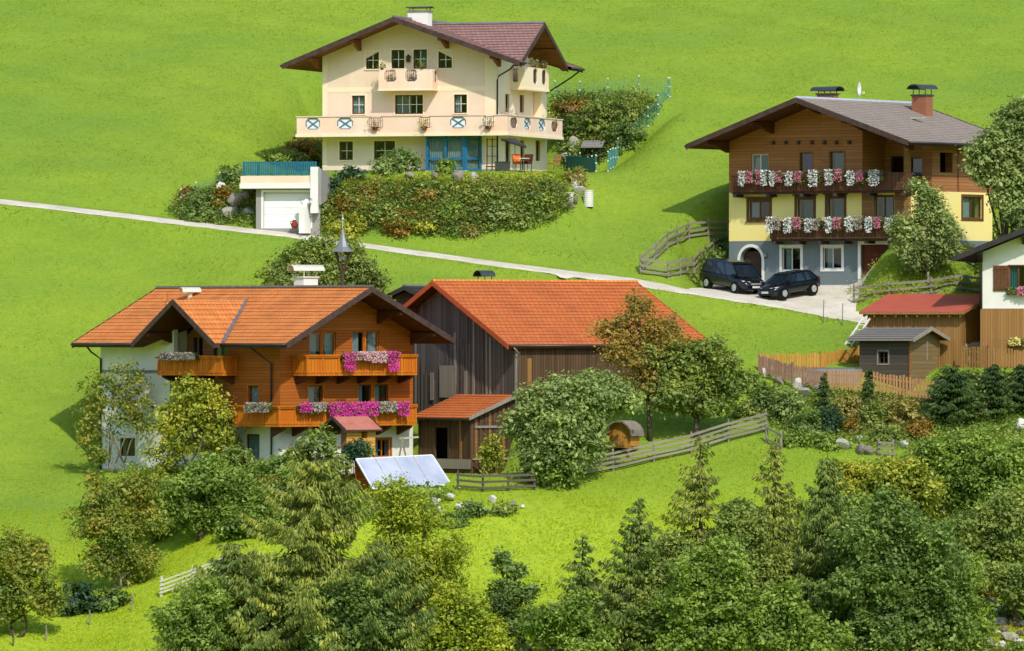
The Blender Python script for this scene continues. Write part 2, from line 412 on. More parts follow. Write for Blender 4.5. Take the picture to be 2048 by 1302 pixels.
m_metald = plain("dark_sheet_metal", '#3a3d3c', '#4a4e4c', 4, 0.4, 0.5, 0.4)
m_metalw = plain("pale_sheet_metal", '#d6d3c0', '#c8c4b0', 4, 0.4, 0.5, 0.2)
m_blue = plain("blue_painted_wood", '#135c84', '#1d6c94', 3, 0.5, 0.4)
m_teal = plain("teal_painted_wood", '#1e5f6e', '#27727c', 3, 0.6, 0.3)
m_bluegl = plain("white_backing_panel", '#eceef0', '#dfe4e8', 3, 0.5, 0.4)
m_frame_w = plain("white_window_frame", '#dedbd2', '#cfccc2', 3, 0.5, 0.4)
m_frame_b = plain("brown_window_frame", '#6a4326', '#57351c', 3, 0.6, 0.3)
m_frame_o = plain("orange_window_frame", '#b4641c', '#9c5212', 3, 0.6, 0.3)
m_frame_d = plain("dark_window_frame", '#3a2a22', '#46332a', 3, 0.6, 0.3)
m_glass = glass("window_glass", "#b4c4c8", 0.10)
m_curtain = plain("white_curtain", '#dfe2da', '#c4ccc8', 6, 0.9, 0.1)
m_curtteal = plain("teal_curtain", '#3f8a92', '#5aa4a8', 6, 0.9, 0.1)
m_curtblue = plain("deep_blue_curtain", '#1420b0', '#1a2ccc', 6, 0.9, 0.1)
m_door = boards("brown_garage_boards", '#6a3220', '#5a2818', '#2c120a', 0.2, vertical=True)
m_doorw = boards("white_garage_panels", '#f0efec', '#e6e5e2', '#b8b6b2', 0.42, length=9, streak=0.05)
m_iron = plain("dark_iron", '#2a2624', '#3a3330', 4, 0.6, 0.4)
m_stone = plain("grey_boulder", '#8c8a80', '#b4b0a4', 1.4, 0.9, 0.2, bump=0.8, fine=5)
m_stonew = plain("pale_boulder", '#b9b4a6', '#d8d4c8', 1.4, 0.9, 0.2, bump=0.8, fine=5)
m_stoned = plain("brownish_rock", '#6e675c', '#948a7c', 1.4, 0.9, 0.2, bump=0.8, fine=5)
m_bark = plain("bark", '#4c4034', '#6c5e4e', 5, 0.95, 0.1, bump=0.6, fine=12)
m_barkp = plain("pale_bark", '#7c7262', '#948a78', 5, 0.95, 0.1, bump=0.5, fine=12)
m_terracotta = plain("terracotta", '#8a3e28', '#7a3422', 4, 0.8, 0.2)
# ---------------------------------------------------------------- setting
def axis(lo, hi, a, b, fine, ratio=1.25):
    c = list(np.arange(a, b + 1e-6, fine)); s = fine
    x = b
    while x < hi: s *= ratio; x += s; c.append(x)
    s = fine; x = a
    while x > lo: s *= ratio; x -= s; c.insert(0, x)
    return np.array(c)
gx = axis(-900, 900, -38, 38, 0.4); gyv = axis(-1300, 1400, 345, 480, 0.4)
XX, YY = np.meshgrid(gx, gyv); ZZ = gz(XX, YY)
nx, ny = len(gx), len(gyv)
me = bpy.data.meshes.new("meadow"); me.vertices.add(nx * ny)
me.vertices.foreach_set('co', np.stack([XX, YY, ZZ], -1).astype(np.float32).ravel())
ii, jj = np.meshgrid(np.arange(nx - 1), np.arange(ny - 1)); b0 = (jj * nx + ii).ravel()
q = np.stack([b0, b0 + 1, b0 + nx + 1, b0 + nx], -1).astype(np.int32); k = len(q)
me.loops.add(k * 4); me.loops.foreach_set('vertex_index', q.ravel())
me.polygons.add(k); me.polygons.foreach_set('loop_start', np.arange(0, 4 * k, 4, dtype=np.int32)); me.polygons.foreach_set('loop_total', np.full(k, 4, dtype=np.int32))
me.polygons.foreach_set('use_smooth', [True] * k); me.materials.append(m_grass); me.update(calc_edges=True)
o = bpy.data.objects.new("meadow", me); COL.objects.link(o); tag(o, kind='structure')
# road: strip draped on its bench
xs = np.arange(X(-200, 432), X(2200, 412), 0.35); mb = MB(); offs = (-1.05, -0.9, -0.5, 0.0, 0.5, 0.9, 1.05)
rows = []
for x in xs:
    y0 = float(road_y(x)); wob = 0.1 * math.sin(x * 1.3) + 0.06 * math.sin(x * 3.7)
    wd = 0.95 + 0.35 * min(1, max(0, (x - X(1000, 428)) / 10))
    rows.append([len(mb.v) + i for i in range(len(offs))])
    for kx, of in enumerate(offs):
        y = y0 + of * wd + (wob if abs(of) > 0.9 else 0)
        mb.v.append((x, y, float(gz(x, y)) + (0.045 if abs(of) < 1 else 0.0)))
for a, b in zip(rows[:-1], rows[1:]):
    for i in range(len(offs) - 1): mb.f.append((a[i], b[i], b[i + 1], a[i + 1])); mb.m.append(0)
o = mb.build("road", m_gravel, smooth=True); tag(o, kind='structure')
# driveway in front of house and garage forecourt: fans of quads draped on the pad
def apron(name, edge_far, edge_near, mat, n=16, m=40, dz=0.05):
    mb = MB()
    F_ = [Vector(p) for p in edge_far]; N_ = [Vector(p) for p in edge_near]
    def along(L, t):
        s = t * (len(L) - 1); i = min(int(s), len(L) - 2); return L[i].lerp(L[i + 1], s - i)
    for j in range(m + 1):
        a = along(F_, j / m); b = along(N_, j / m)
        for i in range(n + 1):
            p = a.lerp(b, i / n); e = dz if 0 < i < n and 0 < j < m else -0.02
            mb.v.append((p.x, p.y, float(gz(p.x, p.y)) + e))
    for j in range(m):
        for i in range(n):
            a = j * (n + 1) + i; mb.f.append((a, a + 1, a + n + 2, a + n + 1)); mb.m.append(0)
    o = mb.build(name, mat, smooth=True); tag(o, kind='structure'); return o
rp = lambda px: (X(px, float(road_y(X(px, 419)))), float(road_y(X(px, 419))) - 0.2, 0)
apron("driveway", [(X(1375, 420), 421.6, 0), H2.w(-0.4, 0.1), H2.w(6, 0.1), H2.w(10.6, 0.1), (X(1722, 420), 420.6, 0), (X(1712, 418), 418.2, 0)],
      [rp(1370), rp(1430), rp(1500), rp(1570), rp(1640), rp(1690), rp(1712)], m_gravel)
apron("garage_forecourt", [GA.w(0.4, 0.1), GA.w(2, 0.1), GA.w(3.6, 0.1), GA.w(4.6, 0)],
      [(X(500, 428), float(road_y(X(500, 428))), 0), (X(545, 428), float(road_y(X(545, 428))), 0), (X(600, 428), float(road_y(X(600, 428))), 0), (X(640, 428), float(road_y(X(640, 428))), 0)], m_gravel, 6, 14)
# valley stream bed at the bottom of the picture
o = apron("stream", [(x, 352 + 1.5 * math.sin(x * .1), 0) for x in range(-60, 61, 8)], [(x, 346 + 1.5 * math.sin(x * .1 + .4), 0) for x in range(-60, 61, 8)],
          plain("stream_water", '#5c6a64', '#7c8880', 0.6, 0.15, 0.6, bump=0.4, fine=3), 10, 120, 0.1)

# ---------------------------------------------------------------- facades, windows and roofs
def clip(poly, nx_, nz_, c):
    out = []
    for i in range(len(poly)):
        p, q = poly[i], poly[(i + 1) % len(poly)]
        dp = p[0] * nx_ + p[1] * nz_ - c; dq = q[0] * nx_ + q[1] * nz_ - c
        if dp <= 0: out.append(p)
        if dp * dq < 0: t = dp / (dp - dq); out.append((p[0] + (q[0] - p[0]) * t, p[1] + (q[1] - p[1]) * t))
    return out
class Fac:
    """one wall plane in a building's own frame: O + e*a + z, outward normal n"""
    def __init__(s, fr, O, e, n):
        s.fr = fr; s.O = Vector((O[0], O[1], 0)); s.e = Vector((e[0], e[1], 0)).normalized(); s.n = Vector((n[0], n[1], 0)).normalized()
        s.wo = fr.w(O[0], O[1]); s.we = fr.u * s.e.x + fr.v * s.e.y; s.wnn = fr.u * s.n.x + fr.v * s.n.y
    def P(s, a, z, d=0.0): return s.O + s.e * a - s.n * d + Vector((0, 0, z))
    def hit(s, px, py, d=0.0):
        r = Vector(((px - 1024) / FPX, 1, (651 - py) / FPX)); o = s.wo - s.wnn * d
        t = o.dot(s.wnn) / r.dot(s.wnn); p = r * t - o
        return p.dot(s.we), p.z
    def rect(s, x0, x1, y0, y1, d=0.0):
        a0, z1 = s.hit(x0, y0, d); a1, z0 = s.hit(x1, y1, d); _, z1b = s.hit(x1, y0, d); _, z0b = s.hit(x0, y1, d)
        if a0 > a1: a0, a1 = a1, a0
        return (a0, a1, (z0 + z0b) / 2, (z1 + z1b) / 2)
    def box(s, mb, a0, a1, z0, z1, d0, d1, m=0):
        mb.hexa([s.P(a0, z0, d0), s.P(a1, z0, d0), s.P(a1, z0, d1), s.P(a0, z0, d1), s.P(a0, z1, d0), s.P(a1, z1, d0), s.P(a1, z1, d1), s.P(a0, z1, d1)], m)
    def wall(s, mb, a0, a1, z0, z1, holes=(), clips=(), m=0, md=1, dep=0.5, back=True, d=0.0, zsplit=()):
        """zsplit: [(z, material)] - the material changes above each z"""
        A = sorted({a0, a1, *[h[0] for h in holes], *[h[1] for h in holes]}); A = [a for a in A if a0 <= a <= a1]
        Z = sorted({z0, z1, *[h[2] for h in holes], *[h[3] for h in holes], *[q[0] for q in zsplit]}); Z = [z for z in Z if z0 <= z <= z1]
        for i in range(len(A) - 1):
            for j in range(len(Z) - 1):
                ca, cz = (A[i] + A[i + 1]) / 2, (Z[j] + Z[j + 1]) / 2
                if any(h[0] < ca < h[1] and h[2] < cz < h[3] for h in holes): continue
                pl = [(A[i], Z[j]), (A[i + 1], Z[j]), (A[i + 1], Z[j + 1]), (A[i], Z[j + 1])]
                for c in clips:
                    pl = clip(pl, *c) if pl else pl
                if len(pl) >= 3:
                    mm = m
                    for q in zsplit:
                        if cz > q[0]: mm = q[1]
                    mb.poly([s.P(a, z, d) for a, z in pl], mm)
        for h in holes:
            if len(h) > 4 and h[4] == 'nob': continue
            mm = m
            for q in zsplit:
                if (h[2] + h[3]) / 2 > q[0]: mm = q[1]
            x0, x1, y0, y1 = h[:4]; e = d + dep
            mb.poly([s.P(x0, y0, d), s.P(x1, y0, d), s.P(x1, y0, e), s.P(x0, y0, e)], mm)
            mb.poly([s.P(x0, y1, d), s.P(x1, y1, d), s.P(x1, y1, e), s.P(x0, y1, e)], mm)
            mb.poly([s.P(x0, y0, d), s.P(x0, y1, d), s.P(x0, y1, e), s.P(x0, y0, e)], mm)
            mb.poly([s.P(x1, y0, d), s.P(x1, y1, d), s.P(x1, y1, e), s.P(x1, y0, e)], mm)
            if back: mb.poly([s.P(x0, y0, e), s.P(x1, y0, e), s.P(x1, y1, e), s.P(x0, y1, e)], md)
    def window(s, parent, h, fmat, nx=2, nz=1, curtain=None, cw=(0, 1), sill=None, surround=None, sw=0.12, fw=0.065, slant=None, name='window', cap=False, label=None, bars=0.03, gb=False):
        a0, a1, z0, z1 = h[:4]; mb = MB(); B = lambda *q, m=0: s.box(mb, *q, m)
        d0, d1 = 0.09, 0.16
        B(a0, a0 + fw, z0, z1, d0, d1); B(a1 - fw, a1, z0, z1, d0, d1)
        B(a0 + fw, a1 - fw, z0, z0 + fw, d0, d1)
        if not slant: B(a0 + fw, a1 - fw, z1 - fw, z1, d0, d1)
        for i in range(1, nx if not gb else 1):
            a = a0 + (a1 - a0) * i / nx; B(a - fw * .6, a + fw * .6, z0 + fw, z1 - fw, d0 + .004, d1 - .004)
        for j in range(1, nz if not gb else 1):
            z = z0 + (z1 - z0) * j / nz; B(a0 + fw, a1 - fw, z - bars / 2, z + bars / 2, d0 + .012, d1 - .012)
        w = mb.build(name, fmat, parent)
        if gb:
            mb = MB()
            for i in range(1, nx): a = a0 + (a1 - a0) * i / nx; B(a - .022, a + .022, z0 + fw, z1 - fw, d0 + .01, d1 - .02)
            for j in range(1, nz):
                z = z0 + (z1 - z0) * j / nz
                for i in range(nx): B(a0 + fw + (i > 0) * ((a1 - a0) * i / nx - fw + .023), a0 + (a1 - a0) * (i + 1) / nx - (.023 if i < nx - 1 else fw), z - .02, z + .02, d0 + .012, d1 - .022)
            mb.build('glazing_bars', m_frame_w, w)
        if label: w['label'] = label
        mb = MB(); mb.poly([s.P(a0 + .02, z0 + .02, .125), s.P(a1 - .02, z0 + .02, .125), s.P(a1 - .02, z1 - .02, .125), s.P(a0 + .02, z1 - .02, .125)])
        mb.build('pane', m_glass, w)
        if curtain is not None:
            mb = MB(); W = a1 - a0
            spans = [(0.0, 0.36), (0.64, 1.0)] if cw == 'pair' else [cw]
            for (f0, f1) in spans:
                c0, c1 = a0 + W * f0 + .03, a0 + W * f1 - .03; n = max(4, int((c1 - c0) / 0.06)); pr = None
                for i in range(n + 1):
                    a = c0 + (c1 - c0) * i / n; dd = 0.24 + (0.035 if i % 2 else -0.035)
                    if pr: mb.poly([s.P(pr[0], z0 + .05, pr[1]), s.P(a, z0 + .05, dd), s.P(a, z1 - .03, dd), s.P(pr[0], z1 - .03, pr[1])])
                    pr = (a, dd)
            mb.build('curtain', curtain, w)
        if sill is not None:
            mb = MB(); s.box(mb, a0 - .06, a1 + .06, z0 - .06, z0, -.07, .09); mb.build('sill', sill, w)
        if surround is not None:
            mb = MB(); q = sw
            s.box(mb, a0 - q, a0, z0 - q, z1 + q, -.03, .05); s.box(mb, a1, a1 + q, z0 - q, z1 + q, -.03, .05)
            s.box(mb, a0, a1, z1, z1 + q, -.03, .05); s.box(mb, a0, a1, z0 - q, z0, -.03, .05)
            if cap:
                s.box(mb, a0 - q * 1.6, a1 + q * 1.6, z1 + q, z1 + q + .07, -.09, .05); s.box(mb, a0 - q * 1.5, a1 + q * 1.5, z0 - q - .06, z0 - q, -.09, .05)
            mb.build('surround', surround, w)
        return w
def roof(parent, T, aL, aR, aM, zL, zR, zM, b0, b1, top, wood, fascia, th=0.2, cutL=None, cutR=None, row=0.33, name='roof', gut=None, ridge=None, rise=0.035, purlins=(), plen=None, pb=(None, None), b1f=None):
    """pitched roof. T(a, b, z) -> local point; a across the ridge, b along it. cutX(s) -> (b_lo, b_hi) removed from that slope at height s"""
    mb = MB()
    for side, (ae, ze, cut) in enumerate(((aL, zL, cutL), (aR, zR, cutR))):
        Ls = math.hypot(aM - ae, zM - ze); n = max(2, round(Ls / row)); nzv = Vector((-(zM - ze), 0, (aM - ae))) ; nn = math.hypot(zM - ze, aM - ae)
        na, nz_ = -(zM - ze) / nn * (1 if aM > ae else -1), abs(aM - ae) / nn
        f = lambda t: (ae + (aM - ae) * t, ze + (zM - ze) * t)
        for i in range(n):
            t0, t1 = i / n, min(1, (i + 1.0) / n)
            A0 = f(t0); A1 = f(t1); e0 = b1f(A0[1]) if b1f else b1; e1 = b1f(A1[1]) if b1f else b1
            lo = (A0[0] + na * rise, A0[1] + nz_ * rise); lb = (A0[0], A0[1]); hi = A1
            segs = [((b0, b0), (e0, e1))]
            if cut:
                c0, c1 = cut(A0[1]), cut(A1[1]); segs = []
                l0 = (c0[0] if c0 else None); 
                if c0 is None and c1 is None: segs = [((b0, b0), (b1, b1))]
                else:
                    if c0 is None: c0 = c1
                    if c1 is None: mid = sum(c0) / 2; c1 = (mid, mid)
                    segs = [((b0, b0), (c0[0], c1[0])), ((c0[1], c1[1]), (b1, b1))]
            for (s0, s1) in segs:
                if s1[0] <= s0[0] + 1e-4 and s1[1] <= s0[1] + 1e-4: continue
                p = lambda ab, b: T(ab[0], b, ab[1])
                mb.poly([p(lo, s0[0]), p(lo, s1[0]), p(hi, s1[1]), p(hi, s0[1])], 0)
                mb.poly([p(lb, s0[0]), p(lb, s1[0]), p(lo, s1[0]), p(lo, s0[0])], 0)
                q0 = (A0[0], A0[1] - th); q1 = (A1[0], A1[1] - th)
                mb.poly([p(q0, s0[0]), p(q0, s1[0]), p(q1, s1[1]), p(q1, s0[1])], 1)
        # edges
        E0, E1 = f(0), f(1)
        for b in ((b0, b1) if not b1f else (b0,)):
            mb.poly([T(E0[0], b, E0[1] + .02), T(E1[0], b, E1[1] + .02), T(E1[0], b, E1[1] - th), T(E0[0], b, E0[1] - th)], 2)
        segs = [(b0, b1f(E0[1]) if b1f else b1)]
        if cut and cut(E0[1]): c = cut(E0[1]); segs = [(b0, c[0]), (c[1], b1)]
        for (s0, s1) in segs:
            if s1 > s0: mb.poly([T(E0[0], s0, E0[1]), T(E0[0], s1, E0[1]), T(E0[0], s1, E0[1] - th), T(E0[0], s0, E0[1] - th)], 2)
    r = mb.build(name, [top, wood, fascia], parent, fixn=False)
    # bargeboards just outside both rakes
    for b, sg in (((b0, -1), (b1, 1)) if not b1f else ((b0, -1),)):
        mb = MB()
        for (ae, ze) in ((aL, zL), (aR, zR)):
            o_ = 0.06 * sg; hgt = th + 0.12
            P = [T(ae, b + sg * .004, ze - hgt + .06), T(aM, b + sg * .004, zM - hgt + .06), T(aM, b + sg * .004, zM + .06), T(ae, b + sg * .004, ze + .06)]
            Q = [T(ae, b + o_, ze - hgt + .06), T(aM, b + o_, zM - hgt + .06), T(aM, b + o_, zM + .06), T(ae, b + o_, ze + .06)]
            mb.hexa([P[0], P[1], Q[1], Q[0], P[3], P[2], Q[2], Q[3]])
        mb.build('bargeboard', fascia, r)
    if gut is not None:
        for (ae, ze, cut) in ((aL, zL, cutL), (aR, zR, cutR)):
            sg = 1 if ae > aM else -1; segs = [(b0, b1)]
            if cut and cut(ze): c = cut(ze); segs = [(b0, c[0]), (c[1], b1)]
            for (s0, s1) in segs:
                if s1 - s0 < .3: continue
                mb = MB(); mb.tube([T(ae + sg * .07, s0, ze - .06), T(ae + sg * .07, s1, ze - .06)], .075, 8); mb.build('gutter', gut, r, smooth=True)
    if ridge is not None:
        mb = MB(); mb.tube([T(aM, b0 - .05, zM + .03), T(aM, b1 + .05, zM + .03)], .12, 6); mb.build('ridge_cap', ridge, r)
    for (a, w_, h_) in purlins:
        ze, ae = (zL, aL) if a <= aM else (zR, aR)
        z = ze + (zM - ze) * (a - ae) / (aM - ae) - th - h_ / 2 - .01
        lo = b0 + .12; hi = pb[0] if pb[0] is not None else b0 + 2
        mb = MB(); P = lambda aa, b, zz: T(aa, b, zz)
        mb.hexa([P(a - w_ / 2, lo, z - h_ * .2), P(a + w_ / 2, lo, z - h_ * .2), P(a + w_ / 2, hi, z - h_ / 2), P(a - w_ / 2, hi, z - h_ / 2),
                 P(a - w_ / 2, lo, z + h_ / 2), P(a + w_ / 2, lo, z + h_ / 2), P(a + w_ / 2, hi, z + h_ / 2), P(a - w_ / 2, hi, z + h_ / 2)])
        L = hi - lo
        mb.hexa([P(a - w_ / 2, lo + L * .45, z - h_ * .55), P(a + w_ / 2, lo + L * .45, z - h_ * .55), P(a + w_ / 2, hi, z - h_ * 1.7), P(a - w_ / 2, hi, z - h_ * 1.7),
                 P(a - w_ / 2, lo + L * .4, z - h_ * .3), P(a + w_ / 2, lo + L * .4, z - h_ * .3), P(a + w_ / 2, hi, z - h_ * .45), P(a - w_ / 2, hi, z - h_ * .45)])
        mb.build('purlin', wood, r)
    return r
def downpipe(parent, pts, r=0.05, mat=None):
    mb = MB(); mb.tube(pts, r, 8); mb.build('downpipe', mat or m_gutter, parent, smooth=True)
def arch_cap(mb, cx, cy, z, L, w, h, ax=(1, 0), m=0, th=0.04, n=10):
    """arched sheet cover: spans w across, L along ax"""
    ex = Vector((ax[0], ax[1], 0)); ey = Vector((-ax[1], ax[0], 0)); c = Vector((cx, cy, z))
    for i in range(n):
        t0, t1 = math.pi * i / n, math.pi * (i + 1) / n
        pts = []
        for (t, rr) in ((t0, 1), (t1, 1), (t1, 1 - th / h), (t0, 1 - th / h)):
            pts.append(ey * (-math.cos(t) * w / 2 * rr) + Vector((0, 0, math.sin(t) * h * rr)))
        a = [c + p - ex * L / 2 for p in pts]; b = [c + p + ex * L / 2 for p in pts]
        mb.hexa([a[0], a[1], a[2], a[3], b[0], b[1], b[2], b[3]], m)
def chimney(parent, c, w, d, z0, z1, mat, capmat, capL, capW, ax=(1, 0), gap=0.22, name='chimney', caph=.25, slab=None):
    mb = MB(); mb.box(c[0] - w / 2, c[0] + w / 2, c[1] - d / 2, c[1] + d / 2, z0, z1)
    o = mb.build(name, mat, parent)
    mb = MB(); mb.box(c[0] - w / 2 - .06, c[0] + w / 2 + .06, c[1] - d / 2 - .06, c[1] + d / 2 + .06, z1, z1 + .09)
    for sx in (-1, 1):
        for sy in (-1, 1): mb.box(c[0] + sx * w * .42 - .02, c[0] + sx * w * .42 + .02, c[1] + sy * d * .42 - .02, c[1] + sy * d * .42 + .02, z1 + .09, z1 + gap + .12)
    mb.build('cap_frame', slab or capmat, o)
    mb = MB(); arch_cap(mb, c[0], c[1], z1 + gap + .1, capL, capW, caph, ax); mb.build('cowl', capmat, o)
    return o
# ---------------------------------------------------------------- foliage helpers
def leafquads(C, size, up=0.35, aspect=0.6, out=None, jit=0.35):
    """diamond leaves at the points C; normals lean upwards / outwards"""
    n = len(C); N = rng.normal(size=(n, 3)); N[:, 2] = np.abs(N[:, 2]) + up
    if out is not None: N += out * 0.9
    N /= np.linalg.norm(N, axis=1)[:, None] + 1e-9
    A = np.cross(N, rng.normal(size=(n, 3))); A /= np.linalg.norm(A, axis=1)[:, None] + 1e-9
    B = np.cross(N, A); s = size * np.exp(rng.normal(0, jit, size=(n, 1))).clip(0.45, 2.2)
    a = A * s * 0.5; b = B * s * 0.5 * aspect
    return np.stack([C - a, C + b, C + a, C - b], 1)
def crown_cloud(lobes, nclump, per, spread, hollow=0.55):
    """lobes: (centre, radii). clumps sit in the outer shell of each lobe, leaves round every clump"""
    vol = np.array([r[0] * r[1] * r[2] for _, r in lobes]) ** (2 / 3); vol /= vol.sum()
    cs = []; os_ = []
    for (c, r), w in zip(lobes, vol):
        m = max(3, int(nclump * w)); d = rng.normal(size=(m, 3)); d /= np.linalg.norm(d, axis=1)[:, None]
        rad = rng.uniform(hollow, 1.06, size=(m, 1)) ** 0.8
        cs.append(np.array(c) + d * rad * np.array(r)); os_.append(d)
    cs = np.concatenate(cs); os_ = np.concatenate(os_)
    sp = spread * rng.uniform(0.6, 1.5, size=(len(cs), 1, 1))
    pts = cs[:, None, :] + rng.normal(size=(len(cs), per, 3)) * sp * np.array([1, 1, 0.7])
    return pts.reshape(-1, 3), np.repeat(os_, per, axis=0)
def tree(label, px, Y, lobes, mat, bark, n=320, per=26, size=0.17, spread=0.24, cat='tree', name='tree', group=None, base_py=None,
         trunk_r=0.16, lean=0.0, hollow=0.5, stems=1, dscale=0.85, aspect=0.6, limbs=True, up=0.35, base_x=None):
    """lobes in photo pixels at the tree's own distance: (cx, cy, rx, ry, dY)"""
    b = GY(px, Y, -0.1)
    if base_py is not None: b.z = (651 - base_py) / FPX * Y
    root = thing(name, b, label, cat, 0, group); L = []
    for lb in lobes:
        cx, cy, rx, ry = lb[:4]; dY = lb[4] if len(lb) > 4 else 0.0
        c = P3(cx, cy, Y + dY) - b; k = Y / FPX
        L.append(((c.x, c.y, c.z), (rx * k, (rx * .6 + ry * .4) * k * dscale, ry * k)))
    SL = []
    for (cc, rr) in L:
        for _ in range(5):
            d = rng.normal(size=3); d[2] = d[2] * .8 + .25; d /= np.linalg.norm(d); f_ = rng.uniform(.28, .5)
            SL.append((tuple(np.array(cc) + d * np.array(rr) * rng.uniform(.8, 1.05)), tuple(f_ * r_ for r_ in rr)))
    pts, out = crown_cloud([(c_, tuple(.88 * r_ for r_ in q)) for c_, q in L] + SL, int(n * 1.75), int(per * 1.25), spread * .8, hollow)
    quads_mesh('crown', leafquads(pts, size * 1.12, up, aspect, out), mat, root)
    mb = MB()
    cz = min(l[0][2] - l[1][2] * .5 for l in L); mean = Vector((sum(l[0][0] for l in L) / len(L), sum(l[0][1] for l in L) / len(L), 0))
    for st in range(stems):
        ang = st * 2.4; off = Vector((math.cos(ang), math.sin(ang), 0)) * (0.25 if stems > 1 else 0)
        fork = Vector((mean.x * .35 + lean, mean.y * .35, max(0.5, cz * .75))) + off * 2
        tr = trunk_r * (1 if stems == 1 else .6)
        mb.tube([off * .5, off + Vector((fork.x * .45, fork.y * .4, fork.z * .5)), fork], [tr * 1.25, tr, tr * .85], 8)
        for i, (c, r) in enumerate(L):
            if stems > 1 and i % stems != st: continue
            c = Vector(c); mid = fork.lerp(c, .5) + Vector((random.uniform(-.2, .2), random.uniform(-.2, .2), .15))
            tip = c + Vector((0, 0, r[2] * .55))
            mb.tube([fork, mid, c, tip], [tr * .7, tr * .45, tr * .28, tr * .1], 6)
            for j in range(5 if limbs else 2):
                d = Vector(rng.normal(size=3)); d.z = abs(d.z) * .7; d.normalize()
                e = c + Vector((d.x * r[0], d.y * r[1], d.z * r[2])) * .85
                s0 = mid.lerp(c, random.uniform(.1, .9))
                mb.tube([s0, s0.lerp(e, .5) + Vector((0, 0, .1)), e], [tr * .28, tr * .18, tr * .06], 5)
    mb.build('trunk', bark, root, smooth=True)
    return root
def conifer(label, px, Y, top, half, mat, bark=None, base_py=None, whorl=0.34, nb=7, dens=1.0, drop=0.5, group=None, size=0.26, name='spruce_tree', taper=0.9, cat='tree', trunk_r=0.18, gap=0.12, sag=0.22):
    b = GY(px, Y, -0.1)
    if base_py is not None: b.z = (651 - base_py) / FPX * Y
    H = (651 - top) / FPX * Y - b.z; Rm = half / FPX * Y
    root = thing(name, b, label, cat, 0, group); C = []; D = []; mb = MB()
    mb.tube([(0, 0, 0), (0.04, 0, H * .5), (0, 0.03, H)], [trunk_r, trunk_r * .6, .02], 8)
    z = H * .97; gapz = 0
    while z > H * 0.05:
        f = 1 - z / H; r = Rm * (f ** taper) + .08; k = max(4, int(nb * (0.6 + f * .6)))
        a0 = random.uniform(0, 6.28)
        for i in range(k):
            if random.random() < gap: continue
            a = a0 + 2 * math.pi * i / k + random.uniform(-.35, .35); l = r * random.uniform(.6, 1.15)
            d = Vector((math.cos(a), math.sin(a), 0)); zz = z + random.uniform(-.15, .15)
            pts = []; ns = max(3, int(l / .14))
            for s in range(ns + 1):
                t = s / ns; pts.append(d * (l * t) + Vector((0, 0, zz - sag * l * math.sin(t * 2.6) + .12 * l * t * t)))
            if l > .5: mb.tube([pts[0], pts[len(pts) // 2], pts[-1]], [.035, .022, .008], 4, cap=False)
            side = Vector((-d.y, d.x, 0))
            for s in range(1, ns + 1):
                t = s / ns; w = l * .30 * (1.15 - t) + .06
                for q in range(max(2, int(5 * dens))):
                    o_ = random.uniform(-1, 1) * w
                    C.append(pts[s] + side * o_ + Vector((random.uniform(-.05, .05), random.uniform(-.05, .05), -abs(random.gauss(0, .35)) * drop * min(1, l) * .35)))
                    D.append(d * .55 + side * (o_ / (w + .01)) * .5 + Vector((0, 0, -.35 - random.random() * drop)))
        z -= whorl * (.55 + f * .75) * random.uniform(.8, 1.2)
    C = np.array(C); D = np.array(D); D /= np.linalg.norm(D, axis=1)[:, None]; n = len(C)
    B = np.cross(D, rng.normal(size=(n, 3))); B /= np.linalg.norm(B, axis=1)[:, None]
    s = size * rng.uniform(.6, 1.3, size=(n, 1)); a = D * s * .5; w = B * s * .22
    quads_mesh('crown', np.stack([C - a - w * .6, C - a + w * .6, C + a * .4 + w, C + a * 1.2], 1), mat, root)
    mb.build('trunk', bark or m_bark, root, smooth=True)
    return root
def bush(label, px, py, rx, ry, mat, n=70, per=26, size=.13, cat='bush', name='bush', group=None, spread=.16, Y=None, twigs=True, aspect=.6, extra=()):
    g = G(px, py + ry * .8) if Y is None else GY(px, Y)
    Yb = g.y; k = Yb / FPX; c = P3(px, py, Yb)
    root = thing(name, (c.x, c.y, min(g.z, c.z - ry * k * .8)), label, cat, 0, group); b = root.location
    L = [((0, 0, c.z - b.z), (rx * k, rx * k * .8, ry * k))]
    for (ex, ey, erx, ery) in extra:
        p = P3(ex, ey, Yb) - b; L.append(((p.x, 0.2, p.z), (erx * k, erx * k * .8, ery * k)))
    pts, out = crown_cloud(L, n, per, spread, .35)
    quads_mesh('foliage', leafquads(pts, size * 1.25, .35, aspect, out), mat, root)
    mb = MB()
    for i in range(7):
        a = i * .9; e = Vector((math.cos(a) * rx * k * .6, math.sin(a) * rx * k * .5, c.z - b.z + ry * k * .4))
        mb.tube([(math.cos(a) * .05, math.sin(a) * .05, -.1), e * .5, e], [.03, .02, .008], 5)
    mb.build('stems', m_bark, root)
    return root
def fs(*cols, **k): return [tuple(c) for c in cols]
L_green = leaf("mid_green_leaves", [(0.079, 0.131, 0.027), (0.158, 0.241, 0.040), (0.282, 0.387, 0.061), (0.459, 0.555, 0.094)])
L_dark = leaf("dark_green_leaves", [(0.069, 0.105, 0.034), (0.119, 0.187, 0.046), (0.206, 0.301, 0.068), (0.334, 0.424, 0.104)])
L_yell = leaf("yellow_green_leaves", [(0.122, 0.161, 0.025), (0.260, 0.310, 0.034), (0.488, 0.486, 0.053), (0.739, 0.620, 0.078)])
L_ygr = leaf("larch_needles", [(0.135, 0.191, 0.021), (0.271, 0.349, 0.029), (0.443, 0.494, 0.042), (0.616, 0.606, 0.065)])
L_sage = leaf("sage_green_leaves", [(0.109, 0.147, 0.048), (0.204, 0.267, 0.078), (0.334, 0.407, 0.120), (0.522, 0.590, 0.192)])
